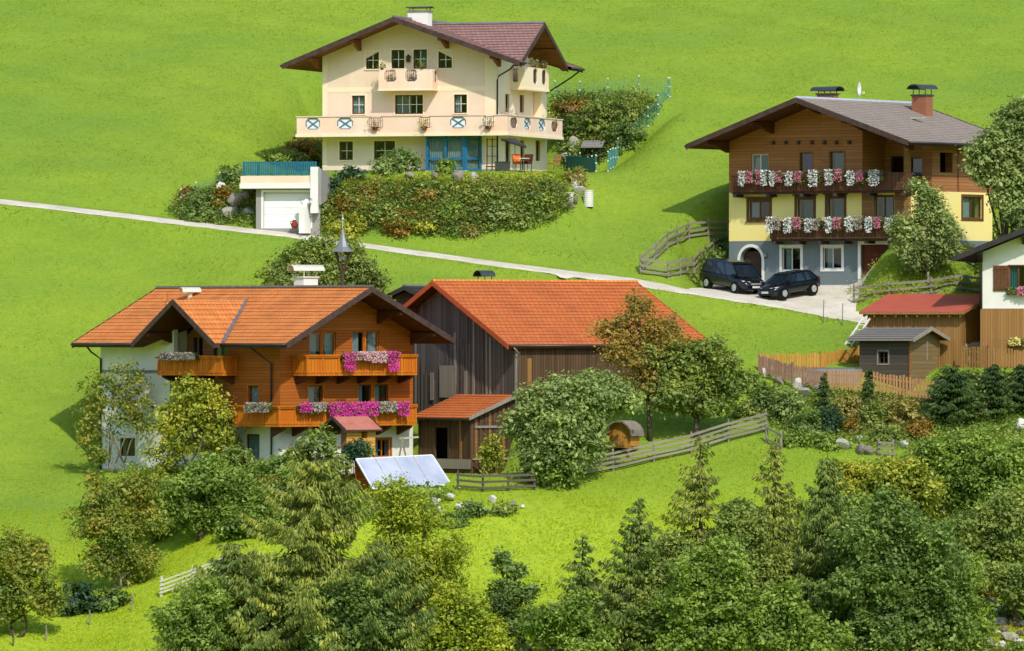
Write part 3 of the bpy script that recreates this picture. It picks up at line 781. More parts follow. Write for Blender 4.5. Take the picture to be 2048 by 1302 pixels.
L_copper = leaf("copper_leaves", [(0.129, 0.117, 0.029), (0.272, 0.202, 0.044), (0.429, 0.280, 0.058), (0.543, 0.364, 0.078)])
L_autumn = leaf("autumn_birch_leaves", [(.095,.145,.026), (.190,.260,.040), (.340,.350,.052), (.52,.38,.055)])
L_olive = leaf("olive_leaves", [(0.089, 0.126, 0.034), (0.173, 0.236, 0.049), (0.296, 0.365, 0.075), (0.493, 0.517, 0.117)])
L_spruce = leaf("spruce_needles", [(0.057, 0.090, 0.025), (0.109, 0.164, 0.036), (0.195, 0.262, 0.050), (0.322, 0.393, 0.070)], .2)
L_sprucey = leaf("old_spruce_needles", [(0.085, 0.116, 0.025), (0.168, 0.208, 0.037), (0.300, 0.336, 0.053), (0.506, 0.508, 0.078)], .2)
L_yew = leaf("dwarf_conifer_needles", [(.024,.048,.016), (.045,.085,.022), (.085,.145,.032), (.15,.21,.05)], .2)
L_teal = leaf("bluish_shrub_leaves", [(.026,.060,.032), (.045,.095,.048), (.08,.15,.07)], .3)
L_rust = leaf("rusty_fern_leaves", [(.09, .06, .015), (.22, .12, .02), (.38, .20, .03), (.46, .30, .06)])
L_straw = leaf("dry_straw_grass", [(.14, .15, .03), (.28, .26, .05), (.44, .36, .10), (.5, .34, .14)])
F_white = leaf("white_petals", [(.75, .72, .74), (.85, .84, .86)], .3)
F_pink = leaf("rose_petals", [(.55, .12, .20), (.70, .25, .34), (.62, .14, .30)], .3)
F_mag = leaf("magenta_petals", [(.62, .02, .26), (.80, .06, .42), (.72, .03, .36)], .3)
F_lpink = leaf("pale_pink_petals", [(.75, .35, .45), (.85, .55, .62)], .3)
F_greyp = leaf("faded_mauve_petals", [(.30, .22, .22), (.42, .34, .33), (.5, .42, .38)], .3)
F_yellow = leaf("yellow_petals", [(.7, .5, .05), (.8, .7, .3)], .3)
def flowerbox(label, fac, a0, a1, z, d, blooms, group, hang=.45, rise=.25, n=260, cat='flower box', size=.085, leafm=None, box=True, mixw=None):
    """planter hung outside a balcony rail; blooms: [(f0, f1, material, hang)] along its length"""
    L = a1 - a0; c = (a0 + a1) / 2; p = fac.P(c, z, d)
    rz = math.atan2(fac.we.y, fac.we.x)
    root = thing('flower_box', fac.fr.o + fac.fr.u * p.x + fac.fr.v * p.y + Vector((0, 0, p.z)), label, cat, rz, group)
    if box:
        mb = MB(); mb.box(-L / 2, L / 2, -.1, .1, -.2, 0); mb.build('planter', m_darktrim, root)
    m = int(n * 1.1 * L); C = np.stack([rng.uniform(-L / 2, L / 2, m), rng.normal(0, .13, m) - .06, rng.uniform(-hang * .9, rise, m)], -1)
    quads_mesh('leaves', leafquads(C, size * 1.1, .2, .7), leafm or L_dark, root)
    for (f0, f1, mat, hg) in blooms:
        w = (f1 - f0) * L; m = max(20, int(n * w * 1.3)); xc = -L / 2 + (f0 + f1) / 2 * L
        t = rng.uniform(-1, 1, m); zz = rng.uniform(-hg, rise, m); tap = np.sqrt(np.clip(1 - ((zz + hg * .3) / (hg + rise)) ** 2, .15, 1))
        C = np.stack([xc + t * w * .5 * tap, -.18 - np.abs(rng.normal(0, .08, m)), zz], -1)
        o_ = np.tile([0, -1.6, .3], (m, 1)); quads_mesh('blossoms', leafquads(C, size, 0, .9, o_), mat, root)
    return root
def parapet(fac, mb, a0, a1, z0, z1, holes=(), t=.14, m=0):
    H = [h + ('nob',) if len(h) == 4 else h for h in holes]
    fac.wall(mb, a0, a1, z0, z1, H, m=m); fac.wall(mb, a0, a1, z0, z1, H, m=m, d=t)
    P = fac.P
    for (x0, x1, y0, y1, *_r) in holes:
        for q in ([(x0, y0), (x1, y0)], [(x0, y1), (x1, y1)], [(x0, y0), (x0, y1)], [(x1, y0), (x1, y1)]):
            mb.poly([P(q[0][0], q[0][1], 0), P(q[1][0], q[1][1], 0), P(q[1][0], q[1][1], t), P(q[0][0], q[0][1], t)], m)
        c = (x1 - x0) * .2
        for (cx, cy, sx, sy) in ((x0, y0, 1, 1), (x1, y0, -1, 1), (x0, y1, 1, -1), (x1, y1, -1, -1)):
            mb.prism([(cx, cy), (cx + sx * c, cy), (cx, cy + sy * c)], lambda a, b, d: P(a, b, d), .003, t - .003, m)
    for q in ([(a0, z0), (a1, z0)], [(a0, z1), (a1, z1)], [(a0, z0), (a0, z1)], [(a1, z0), (a1, z1)]):
        mb.poly([P(q[0][0], q[0][1], 0), P(q[1][0], q[1][1], 0), P(q[1][0], q[1][1], t), P(q[0][0], q[0][1], t)], m)
def infill(fac, parent, h, kind, t=.14):
    x0, x1, y0, y1 = h[:4]; mb = MB(); w = .05; d0, d1 = t * .3, t * .6; B = lambda *q: fac.box(mb, *q)
    if kind == 'x':
        B(x0, x1, y0, y0 + w, d0, d1); B(x0, x1, y1 - w, y1, d0, d1); B(x0, x0 + w, y0 + w, y1 - w, d0, d1); B(x1 - w, x1, y0 + w, y1 - w, d0, d1)
        for (p, q) in (((x0 + w, y0 + w), (x1 - w, y1 - w)), ((x0 + w, y1 - w), (x1 - w, y0 + w))):
            off = .02 if p[1] < q[1] else 0
            L = math.hypot(q[0] - p[0], q[1] - p[1]); ux, uz = (q[0] - p[0]) / L, (q[1] - p[1]) / L; nx_, nz_ = -uz * w / 2, ux * w / 2
            mb.prism([(p[0] + nx_, p[1] + nz_), (q[0] + nx_, q[1] + nz_), (q[0] - nx_, q[1] - nz_), (p[0] - nx_, p[1] - nz_)], lambda a, b, d: fac.P(a, b, d), d0 - off, d1 - off - .004)
        o = mb.build('lattice', m_teal if False else m_bluetrim, parent)
        mb = MB(); fac.box(mb, x0 + .01, x1 - .01, y0 + .01, y1 - .01, d1 + .01, d1 + .03); mb.build('backing', m_bluegl, o)
    else:
        B(x0, x1, y1 - .1, y1 - .06, d0, d1); B(x0, x1, y0 + .04, y0 + .08, d0, d1)
        k = max(3, int((x1 - x0) / .11))
        for i in range(k + 1):
            a = x0 + (x1 - x0) * i / k; B(a - .012, a + .012, y0 + .08, y1 - .1, d0 + .01, d1 - .01)
        mb.build('railing', m_iron, parent)
m_bluetrim = plain("slate_blue_trim", '#3c6478', '#4a7488', 3, .5, .4)
def pot(label, loc, mat_l, mat_f=None, r=.16, h=.26, spread=.2, group=None, pm=None, cat='potted plant', rz=0):
    root = thing('potted_plant', loc, label, cat, rz, group); mb = MB()
    mb.tube([(0, 0, 0), (0, 0, h * .85), (0, 0, h * .86), (0, 0, h)], [r * .72, r * .95, r * 1.08, r * 1.08], 12); mb.build('pot', pm or m_terracotta, root, smooth=False)
    m = 140; C = rng.normal(size=(m, 3)) * np.array([spread, spread, spread * .8]) + np.array([0, 0, h + spread * .8])
    quads_mesh('leaves', leafquads(C, .09, .3, .5), mat_l, root)
    if mat_f is not None:
        m = 60; C = rng.normal(size=(m, 3)) * np.array([spread, spread, spread * .7]) + np.array([0, -.08, h + spread])
        quads_mesh('blossoms', leafquads(C, .08, .3, .9), mat_f, root)
    return root
def fence(label, pts, h=1.15, rails=3, spacing=2.2, mat=None, cat='fence', name='wooden_fence', pr=.06, rail_h=.13, lean=.03, group=None, sag=.03, top=.9, post_over=.12, rail_t=.05, world=False):
    """posts and long rails along a line on the ground (photo pixels of its foot)"""
    W = [Vector(p) if world else G(*p) for p in pts]; root = thing(name, W[0], label, cat, 0, group); b = W[0]
    L = [0]
    for a, c in zip(W[:-1], W[1:]): L.append(L[-1] + (c - a).length)
    k = max(1, round(L[-1] / spacing)); P = []
    for i in range(k + 1):
        s = L[-1] * i / k; j = max(0, min(len(L) - 2, int(np.searchsorted(L, s, side='right') - 1)))
        p = W[j].lerp(W[j + 1], (s - L[j]) / max(1e-6, L[j + 1] - L[j]))
        if not world: p.z = float(gz(p.x, p.y))
        P.append(p - b)
    for p in P:
        mb = MB(); l = Vector((random.uniform(-lean, lean), random.uniform(-lean, lean), 0)); hh = h + post_over + random.uniform(-.05, .05)
        mb.tube([p - Vector((0, 0, .25)), p + l + Vector((0, 0, hh))], [pr, pr * .9], 7); mb.build('post', mat, root)
    for r in range(rails):
        z = h * (top - r * (top - .22) / max(1, rails - 1)) if rails > 1 else h * top
        for i in range(k):
            mb = MB(); j1, j2 = random.uniform(-sag, sag), random.uniform(-sag, sag); e = (P[i + 1] - P[i]) * .04
            f = Vector((0, -pr - rail_t / 2, 0)); mb.beam(P[i] - e + f + Vector((0, 0, z + j1)), P[i + 1] + e + f + Vector((0, 0, z + j2)), rail_t, rail_h); mb.build('rail', mat, root)
    return root
def rock(label, p, r, mat, flat=.7, group=None, seed=0, name='boulder', sub=2):
    import bmesh
    bm = bmesh.new(); bmesh.ops.create_icosphere(bm, subdivisions=sub, radius=1); rs = np.random.default_rng(seed)
    D = rs.normal(size=(11, 3)); D /= np.linalg.norm(D, axis=1)[:, None]; O_ = rs.uniform(.45, .75, 11)
    for v in bm.verts:
        c = np.array(v.co)
        for d, o_ in zip(D, O_):
            s = c @ d
            if s > o_: c = c - d * (s - o_) * .9
        v.co = Vector(c * np.array([r * rs.uniform(.98, 1.02), r * .8, r * flat]))
    me = bpy.data.meshes.new(name); bm.to_mesh(me); bm.free(); me.materials.append(mat)
    o = bpy.data.objects.new(name, me); COL.objects.link(o); o.location = p; o.rotation_euler = (rs.uniform(-.3, .3), rs.uniform(-.3, .3), rs.uniform(0, 6))
    return tag(o, label, 'rock', group)
# ================================================================ house 1: cream house with the long balcony
W1 = 11.15; D1 = 9.9
f1 = Fac(H1, (0, 0), (1, 0), (0, -1)); s1 = Fac(H1, (W1, 0), (0, 1), (1, 0)); l1 = Fac(H1, (0, D1), (0, -1), (-1, 0)); k1 = Fac(H1, (W1, D1), (-1, 0), (0, 1))
h1 = H1.root('cream_house', 'cream plastered house with red-brown roof and long wrap-round balcony at the top of the slope', 'house')
cl = (-.389, 1, 7.06); cr = (.344, 1, 10.83)
att = [f1.rect(732, 758, 103, 138), f1.rect(783, 809, 100, 137), f1.rect(827, 854, 99, 137), f1.rect(877, 904, 102, 136)]
mid = [f1.rect(704, 730, 191, 228), f1.rect(790, 846, 190, 228), f1.rect(908, 934, 189, 226)]
grd = [f1.rect(679, 706, 283, 320), f1.rect(748, 790, 282, 320)]
sm = [s1.rect(1010, 1018, 188, 225), s1.rect(1039, 1047, 190, 225), s1.rect(1073, 1080, 190, 226)]
sg = [s1.rect(1010, 1020, 281, 341), s1.rect(1040, 1048, 281, 320), s1.rect(1071, 1080, 281, 322)]
su = [s1.rect(1036, 1044, 120, 160), s1.rect(1062, 1070, 118, 160)]
mb = MB()
zb = f1.hit(820, 343)[1]
f1.wall(mb, 0, W1, -1.6, 9.2, att + mid + grd, [cl, cr], zsplit=[])
s1.wall(mb, 0, D1, -1.6, 6.95, sm + sg, m=2)  # side wall: sunlit brightness put into a paler plaster than the front's
s1.wall(mb, 0, D1, 6.95, 9.0, [], [(-.543, 1, 6.5 + .8 * .543 - .22), (.543, 1, 6.5 + 8.6 * .543 - .22)], m=2)
l1.wall(mb, 0, D1, -1.6, 7.0); k1.wall(mb, 0, W1, -1.6, 9.2, (), [(-.344, 1, 10.83 - .344 * W1), (.389, 1, 7.06 + .389 * W1)])
mb.build('wall', [m_cream, m_dark, m_creaml], h1)
# pale bands on the plaster: corner strip, floor band, plinth
mb = MB(); z = f1.hit(820, 178)[1]; f1.box(mb, .1, W1 - .15, z - .14, z + .14, -.012, .02); f1.box(mb, W1 - .75, W1, .3, 6.9, -.016, .02); f1.box(mb, 0, .3, .3, 7.0, -.016, .02)
mb.build('pale_band', m_creaml, h1)
mb = MB(); f1.box(mb, -.02, W1 + .02, -1.6, .14, -.03, .02); s1.box(mb, .0, D1, -1.6, .14, -.03, .02); mb.build('plinth', m_grey, h1)
for i, h in enumerate(att):
    w = f1.window(h1, h, m_frame_d, 2 if i in (0, 3, 1) else 2, 2, sill=m_creaml, surround=m_creaml, sw=.09, gb=True, curtain=None if i != 2 else m_curtteal, cw=(.3, .9))
for i, sgn in ((0, 1), (3, -1)):     # the sloping heads of the two outer attic windows
    x0, x1, y0, y1 = att[i]; mb = MB(); hh = .42
    P = [(x0 - .001, y1 + .001), (x1, y1 + .001), (x0 - .001, y1 - hh)] if sgn > 0 else [(x0, y1 + .001), (x1 + .001, y1 + .001), (x1 + .001, y1 - hh)]
    mb.prism(P, lambda a, b, d: f1.P(a, b, d), -.034, .3); mb.build('sloping_head', m_cream, h1)
for i, h in enumerate(mid): f1.window(h1, h, m_frame_b if i != 2 else m_frame_d, 2 if i != 1 else 4, 2, sill=m_creaml, surround=m_creaml, sw=.09, gb=True, curtain=m_curtain, cw=(0, 1) if i == 0 else (.0, .55))
for h in grd: f1.window(h1, h, m_frame_b, 2, 2, gb=True, sill=m_creaml, surround=m_creaml, sw=.09)
for h in sm + sg: s1.window(h1, h, m_frame_b, 1, 1, surround=m_creaml, sw=.09, fw=.1)
zr1 = 9.28
cutw = lambda z: (lambda hw: (3.9 - hw, 3.9 + hw) if hw > 0 else None)((9.02 - z) / .543)
rf = roof(h1, lambda a, b, z: (a, b, z), -2.0, 13.15, 5.15, 6.5, 6.53, zr1, -1.7, 10.9, m_tilered, m_soffit_l, m_darktrim, .2, cutR=cutw, row=.36,
     gut=m_gutter, ridge=m_lead, purlins=[(-.3, .22, .3), (2.4, .22, .3), (8.0, .22, .3), (11.3, .22, .3)], pb=(0.02, None))
rw = roof(h1, lambda a, b, z: (12.9 - b, a, z), -.8, 8.6, 3.9, 6.5, 6.5, 9.05, 0, 7.0, m_tilered, m_soffit_l, m_darktrim, .2, row=.36, b1f=lambda z: max(.35, -.25 + (z - 6.53) / .344 + .3),
     ridge=m_lead, purlins=[(1.6, .2, .26), (6.2, .2, .26)], pb=(1.77, None), name='cross_wing_roof')
chimney(h1, (5.6, 1.9), 1.3, .8, 8.6, 9.75, m_white, m_metald, 1.5, 1.0, gap=.14, caph=.1, slab=m_stoned)
downpipe(h1, [(12.7, -1.4, 6.35), (12.4, -1.25, 6.1), (11.3, -.08, 5.75), (11.2, -.06, 5.5), (11.2, -.06, 0)], .055)
downpipe(h1, [(13.0, 10.6, 6.35), (12.6, 10.4, 6.0), (11.25, 9.6, 5.0)], .05)
mb = MB(); a, z = f1.hit(818, 118); f1.box(mb, a - .1, a + .1, z - .18, z + .14, -.24, -.04); f1.box(mb, a - .04, a + .04, z + .14, z + .26, -.24, 0); f1.box(mb, a - .14, a + .14, z + .14, z + .17, -.28, 0)
mb.build('wall_lantern', m_iron, h1)
# long balcony
def balcony1():
    fb = Fac(H1, (-1.2, -1.3), (1, 0), (0, -1)); sb = Fac(H1, (12.25, -1.3), (0, 1), (1, 0)); lb = Fac(H1, (-1.2, 0), (0, -1), (-1, 0))
    z0 = fb.hit(850, 266)[1]; z1 = fb.hit(850, 232)[1]; zs = fb.hit(850, 272)[1]
    xs = [(611, 640), (674, 706), (735, 768), (838, 862), (900, 932), (966, 990)]
    H = [fb.rect(a, b, 234, 256)[:2] for a, b in xs]; H = [(a, b, z0 + .27, z1 - (.001 if i in (2, 3, 5) else .06)) for i, (a, b) in enumerate(H)]
    HS = [sb.rect(a, b, 234, 256)[:2] for a, b in ((1021, 1035), (1048, 1062), (1077, 1091), (1103, 1116))]; HS = [(a, b, z0 + .27, z1 - .06) for a, b in HS]
    mb = MB(); parapet(fb, mb, 0, 13.45, z0, z1, H); parapet(sb, mb, .14, 10.9, z0, z1, HS); parapet(lb, mb, 0.0, 1.16, z0, z1)
    bk = Fac(H1, (12.25, 9.6), (-1, 0), (0, 1)); parapet(bk, mb, .14, 1.1, z0, z1)
    o = mb.build('balcony', m_peach, h1)
    mb = MB(); mb.box(-1.26, 12.31, -1.36, 0, zs, z0); mb.box(W1, 12.31, .0005, 9.66, zs, z0); mb.box(-1.26, 0, .0005, .3, zs, z0); mb.build('slab', m_creaml, o)
    mb = MB(); fb.box(mb, -.05, 13.5, z1, z1 + .05, -.05, .19); sb.box(mb, .2, 10.95, z1, z1 + .05, -.05, .19); mb.build('coping', m_peach, o)
    for i, h in enumerate(H): infill(fb, o, h, 'x' if i in (0, 1, 4) else 'r')
    for i, h in enumerate(HS): infill(sb, o, h, 'x' if i in (1, 2) else 'r')
    return fb, sb, z0, z1, H, HS
fb1, sb1, zb0, zb1, BH, BS = balcony1()
def loc(fac, a, z, d=0.0):
    p = fac.P(a, z, d); return fac.fr.w(p.x, p.y, p.z)
for (i, mf, lab) in ((2, F_greyp, 'pot of fading flowers in the third opening of the long cream balcony'), (3, F_yellow, 'pot of pale yellow flowers in the middle opening of the long cream balcony'), (5, F_white, 'pot of white flowers below the heart-shaped ornament near the downpipe')):
    h = BH[i]; pot(lab, loc(fb1, (h[0] + h[1]) / 2, h[2] - .08, -.12), L_olive, mf, r=.2, h=.2, spread=.2, group='pots on the long cream balcony', rz=H1.a)
for (i, mf, lab) in ((0, F_lpink, 'leafy pot in the first opening round the corner of the long cream balcony'), (3, F_yellow, 'leafy pot in the last opening at the far end of the long cream balcony')):
    h = BS[i]; pot(lab, loc(sb1, (h[0] + h[1]) / 2, h[3] - .25, .25), L_olive, mf, r=.16, h=.2, spread=.24, group='pots on the long cream balcony', rz=H1.a)
# small upper balcony
def balc_up():
    a0 = f1.hit(757, 160, -1.0)[0]; a1 = f1.hit(865, 160, -1.0)[0]
    fu = Fac(H1, (a0, -1.0), (1, 0), (0, -1)); L = a1 - a0
    z0 = fu.hit(810, 178)[1]; z1 = fu.hit(810, 139)[1]; zs = fu.hit(810, 181)[1]
    H = [(fu.hit(769, 150)[0], fu.hit(793, 150)[0], z0 + .45, z1 - .001), (fu.hit(811, 150)[0], fu.hit(834, 150)[0], z0 + .45, z1 - .001)]
    mb = MB(); parapet(fu, mb, 0, L, z0, z1, H)
    r_ = Fac(H1, (a1, -1.0), (0, 1), (1, 0)); parapet(r_, mb, .14, .99, z0, z1, [(.4, .8, z0 + .4, z1 - .06)])
    l_ = Fac(H1, (a0, 0), (0, -1), (-1, 0)); parapet(l_, mb, .01, .86, z0, z1)
    o = mb.build('balcony', m_peach, h1); mb = MB(); mb.box(a0 - .03, a1 + .03, -1.03, -.001, zs, z0); mb.build('slab', m_creaml, o)
    for h in H: infill(fu, o, h, 'r')
    infill(r_, o, (.4, .8, z0 + .4, z1 - .06), 'r')
    pot('dark leafy pot on the left end of the small upper balcony', loc(fu, .2, z1, .07), L_olive, None, r=.12, h=.14, spread=.15, group='pots on the small upper balcony', rz=H1.a)
    pot('spiky light green plant on the right end of the small upper balcony', loc(fu, L - .7, z1, .07), L_sage, None, r=.14, h=.14, spread=.2, group='pots on the small upper balcony', rz=H1.a)
    for i, h in enumerate(H): pot('large grey pot behind the %s railing gap of the small upper balcony' % ('left' if i == 0 else 'right'), loc(fu, h[0] + .3, z0 + .02, .4), L_olive, F_greyp, r=.24, h=.5, spread=.16, group='pots on the small upper balcony', pm=m_stonew, rz=H1.a)
balc_up()
def balc_side():
    a0, a1 = 2.6, 7.5; fu = Fac(H1, (W1 + .9, a0), (0, 1), (1, 0)); L = a1 - a0
    z0 = fu.hit(1075, 178)[1]; z1 = fu.hit(1075, 136)[1]
    H = [(L * .36, L * .52, z0 + .3, z1 - .06), (L * .72, L * .88, z0 + .3, z1 - .06)]
    mb = MB(); parapet(fu, mb, 0, L, z0, z1, H)
    n_ = Fac(H1, (W1, a0), (1, 0), (0, -1)); parapet(n_, mb, .001, .76, z0, z1, [(.16, .5, z0 + .35, z1 - .06)])
    q_ = Fac(H1, (W1 + .9, a1), (-1, 0), (0, 1)); parapet(q_, mb, .14, .89, z0, z1)
    o = mb.build('balcony', m_creaml, h1); mb = MB(); mb.box(W1 + .001, W1 + .93, a0 - .03, a1 + .03, z0 - .12, z0); mb.build('slab', m_creaml, o)
    for h in H: infill(fu, o, h, 'r')
    infill(n_, o, (.16, .5, z0 + .35, z1 - .06), 'r')
    for i, h in enumerate(H): pot('leafy pot at the %s opening of the balcony under the cross gable' % ('near' if i == 0 else 'far'), loc(fu, (h[0] + h[1]) / 2, z1, .07), L_olive, F_greyp, r=.15, h=.14, spread=.16, group='pots under the cross gable', rz=H1.a)
    mb = MB(); mb.box(W1 + .02, W1 + .5, a1 - .3, a1, 3.2, z0 - .12); mb.build('pillar', m_creaml, h1)
    return z0
zz0 = balc_side()
# blue conservatory under the balcony
def bay():
    a0 = f1.hit(852, 300, -.85)[0]; a1 = f1.hit(930, 300, -.85)[0]; a2 = f1.hit(962, 300)[0] + .05
    zt = fb1.hit(850, 272)[1] - .01; z0 = .05; fr_ = MB(); 
    pts = [(a0, -.02), (a0, -.85), (a1, -.85), (a2, -.03)]
    gl = MB(); cu = MB()
    for (p, q), k in zip(zip(pts[:-1], pts[1:]), (1, 2, 1)):
        F_ = Fac(H1, p, (q[0] - p[0], q[1] - p[1]), ((q[1] - p[1]), -(q[0] - p[0]))); L = math.hypot(q[0] - p[0], q[1] - p[1])
        zm = z0 + (zt - z0) * .32
        for i in range(k + 1): x = (L - .16) * i / k; F_.box(fr_, x, x + .16, z0, zt, -.01, .12)
        for zc in (z0, zm, zt - .26): F_.box(fr_, .17, L - .17, zc, zc + .12, 0, .1)
        gl.poly([F_.P(.05, z0, .05), F_.P(L - .05, z0, .05), F_.P(L - .05, zt, .05), F_.P(.05, zt, .05)])
        n = int(L / .07)
        for i in range(n):
            x0, x1 = .12 + (L - .24) * i / n, .12 + (L - .24) * (i + 1) / n; e0, e1 = (.2, .26) if i % 2 else (.26, .2)
            cu.poly([F_.P(x0, z0 + .1, e0), F_.P(x1, z0 + .1, e1), F_.P(x1, zt - .2, e1), F_.P(x0, zt - .2, e0)])
    o = fr_.build('conservatory', m_blue, h1); gl.build('pane', m_glass, o); cu.build('curtain', m_curtain, o)
    mb = MB(); mb.box(a0 - .1, a1 + .15, -.95, -.02, -.3, z0 - .01); mb.build('plinth', m_creaml, o)
bay()
mb = MB(); a, _ = f1.hit(985, 300)
for i in range(3): f1.box(mb, a - .35 + i * .33, a - .31 + i * .33, .1, 2.0, -.08, -.04)
for z in (.3, .9, 1.5, 1.9): f1.box(mb, a - .36, a + .36, z, z + .03, -.04, -.005)
mb.build('trellis', m_frame_b, h1)

# ---------------------------------------------------------------- garage with roof terrace
ga = GA.root('garage', 'garage with white sectional door and peach parapet carrying a blue railing', 'garage')
fg = Fac(GA, (0, 0), (1, 0), (0, -1)); zt = fg.hit(560, 377)[1]; ztp = fg.hit(560, 352)[1]; Lg = fg.hit(640, 400)[0]
dh = fg.rect(527, 620, 384, 456); dh = (dh[0], dh[1], 0.0, dh[3]); mb = MB()
fg.wall(mb, 0, Lg, -.6, zt, [dh], dep=.3, back=False)
gl_ = Fac(GA, (0, 6.5), (0, -1), (-1, 0)); gl_.wall(mb, 0, 6.5, -.6, zt); gr_ = Fac(GA, (Lg, 0), (0, 1), (1, 0)); gr_.wall(mb, 0, 6.5, -.6, zt)
mb.build('wall', m_grey, ga)
mb = MB(); fg.box(mb, dh[0] - .14, dh[0], 0, dh[3] + .12, -.02, .1); fg.box(mb, dh[1], dh[1] + .14, 0, dh[3] + .12, -.02, .1); fg.box(mb, dh[0], dh[1], dh[3], dh[3] + .12, -.02, .1)
o = mb.build('door_frame', m_white, ga)
mb = MB(); fg.box(mb, dh[0], dh[1], 0, dh[3], .2, .25); mb.build('garage_door', m_doorw, ga)
x0 = fg.hit(481, 360, -.4)[0]; x1 = fg.hit(626, 360, -.4)[0]
mb = MB(); mb.box(x0, x1, -.4, -.22, zt + .3, ztp); mb.box(x0, x0 + .18, -.2, 6.5, zt + .3, ztp); mb.build('parapet', m_peach, ga)
mb = MB(); mb.box(x0 - .05, x1, -.45, 6.5, zt, zt + .3 - .001); mb.build('roof_slab', m_white, ga)
# blue terrace railing
rl = GA.root('terrace_railing', 'blue slatted railing along the garage roof terrace', 'railing'); zr0 = ztp; hr = .85
xr0 = fg.hit(487, 340, -.3)[0]; xr1 = fg.hit(632, 340, -.3)[0]
n = 34
for i in range(6):
    x = xr0 + (xr1 - xr0) * i / 5; mb = MB(); mb.box(x - .04, x + .04, -.35, -.27, zr0, zr0 + hr); mb.build('post', m_teal, rl)
for z in (zr0 + .08, zr0 + hr - .07):
    mb = MB(); mb.box(xr0, xr1, -.265, -.22, z, z + .07); mb.build('rail', m_blue, rl)
for i in range(n):
    x = xr0 + (xr1 - xr0) * (i + .5) / n; mb = MB(); w = .05
    mb.box(x - w, x + w, -.30, -.27, zr0 + .05, zr0 + hr - .02); mb.build('slat', m_teal if i % 5 else m_blue, rl)
# white stair wall right of the garage
st = GA.root('stair_wall', 'white sloping stair wall right of the garage door', 'wall'); w0 = fg.hit(624, 400)[0]
ztop = fg.hit(630, 334)[1]; mb = MB(); mb.box(w0, w0 + .45, -.5, -.02, 0.9, ztop); mb.build('pillar', m_white, st)
mb = MB(); mb.hexa([(w0 + .47, -.3, 1.4), (w0 + .62, -.3, 1.4), (w0 + .95, 3.2, 2.2), (w0 + .8, 3.2, 2.2), (w0 + .47, -.3, ztop - .1), (w0 + .62, -.3, ztop - .1), (w0 + .95, 3.2, ztop - .9), (w0 + .8, 3.2, ztop - .9)])
mb.build('sloping_wall', m_grey, st)  # white wall given a grey material: its shade is put into the colour
lw = fg.hit(604, 430)[0]; lw1 = fg.hit(612, 430)[0]; mb = MB(); zlw = fg.hit(606, 415)[1]
mb.hexa([(lw, -.9, -.3), (lw1 + .1, -.9, -.3), (lw1 + .3, -.05, -.3), (lw + .2, -.05, -.3), (lw, -.9, zlw), (lw1 + .1, -.9, zlw), (lw1 + .3, -.05, zlw + .5), (lw + .2, -.05, zlw + .5)]); mb.build('low_wall', m_white, st)
def lantern(px, py, fac, d, lab):
    a, z = fac.hit(px, py, d); t = thing('lantern', loc(fac, a, z, d), lab, 'lantern', fac.fr.a, 'lanterns beside the garage door'); mb = MB()
    mb.tube([(0, 0, -.35), (0, 0, -.1)], .03, 6); mb.build('stand', m_metal, t)
    mb = MB(); mb.tube([(0, 0, -.12), (0, 0, .06)], [.08, .12], 6); mb.build('glass_body', m_bluegl, t)
    mb = MB(); mb.tube([(0, 0, .061), (0, 0, .2)], [.15, .02], 6); mb.build('cap', m_metal, t)
lantern(604, 402, fg, -.6, 'small pale lantern at the right edge of the white garage door')
lantern(621, 402, fg, -.7, 'small pale lantern against the white stair pillar')
t = thing('terracotta_jug', loc(fg, fg.hit(589, 449, -.5)[0], 0.0, -.5), 'dark terracotta jug standing before the white garage door', 'jug', 0); mb = MB()
mb.tube([(0, 0, 0), (0, 0, .1), (0, 0, .28), (0, 0, .42), (0, 0, .5)], [.12, .2, .2, .1, .12], 12); mb.build('body', m_terracotta, t, smooth=True)
mb = MB(); mb.tube([(-.1, 0, .42), (-.22, 0, .4), (-.24, 0, .28), (-.17, 0, .2)], .03, 6); mb.build('handle', m_terracotta, t)

# ---------------------------------------------------------------- terrace furniture right of the cream house
def terr(px, v=0.0, dv=0): 
    return GY(px, 431.9)
p = GY(1030, 431.7); t = thing('parasol', (p.x, p.y, h1z), 'dark grey parasol tilted over the seats on the terrace', 'parasol'); mb = MB()
mb.tube([(0, 0, 0), (0, 0, 1.75)], .03, 8); mb.build('pole', m_metal, t)
mb = MB(); n = 8; C = Vector((.0, 0, 1.95)); tilt = Matrix.Rotation(R(17), 4, 'Y'); ring = [C + tilt @ Vector((math.cos(i * 2 * math.pi / n + .39) * .86, math.sin(i * 2 * math.pi / n + .39) * .86, -.27)) for i in range(n)]
for i in range(n): mb.poly([C, ring[i], ring[(i + 1) % n]]); mb.poly([ring[i], ring[(i + 1) % n], ring[(i + 1) % n] - Vector((0, 0, .12)), ring[i] - Vector((0, 0, .12))])
mb.build('canopy', plain("dark_canvas", '#3b3838', '#464242', 2, .9, .1), t)
m_orangec = plain("orange_cloth", '#dc5a22', '#e87838', 5, .9, .1); m_wick = plain("garden_wicker", '#a8844e', '#8a6a3c', 8, .8, .2, bump=.5)
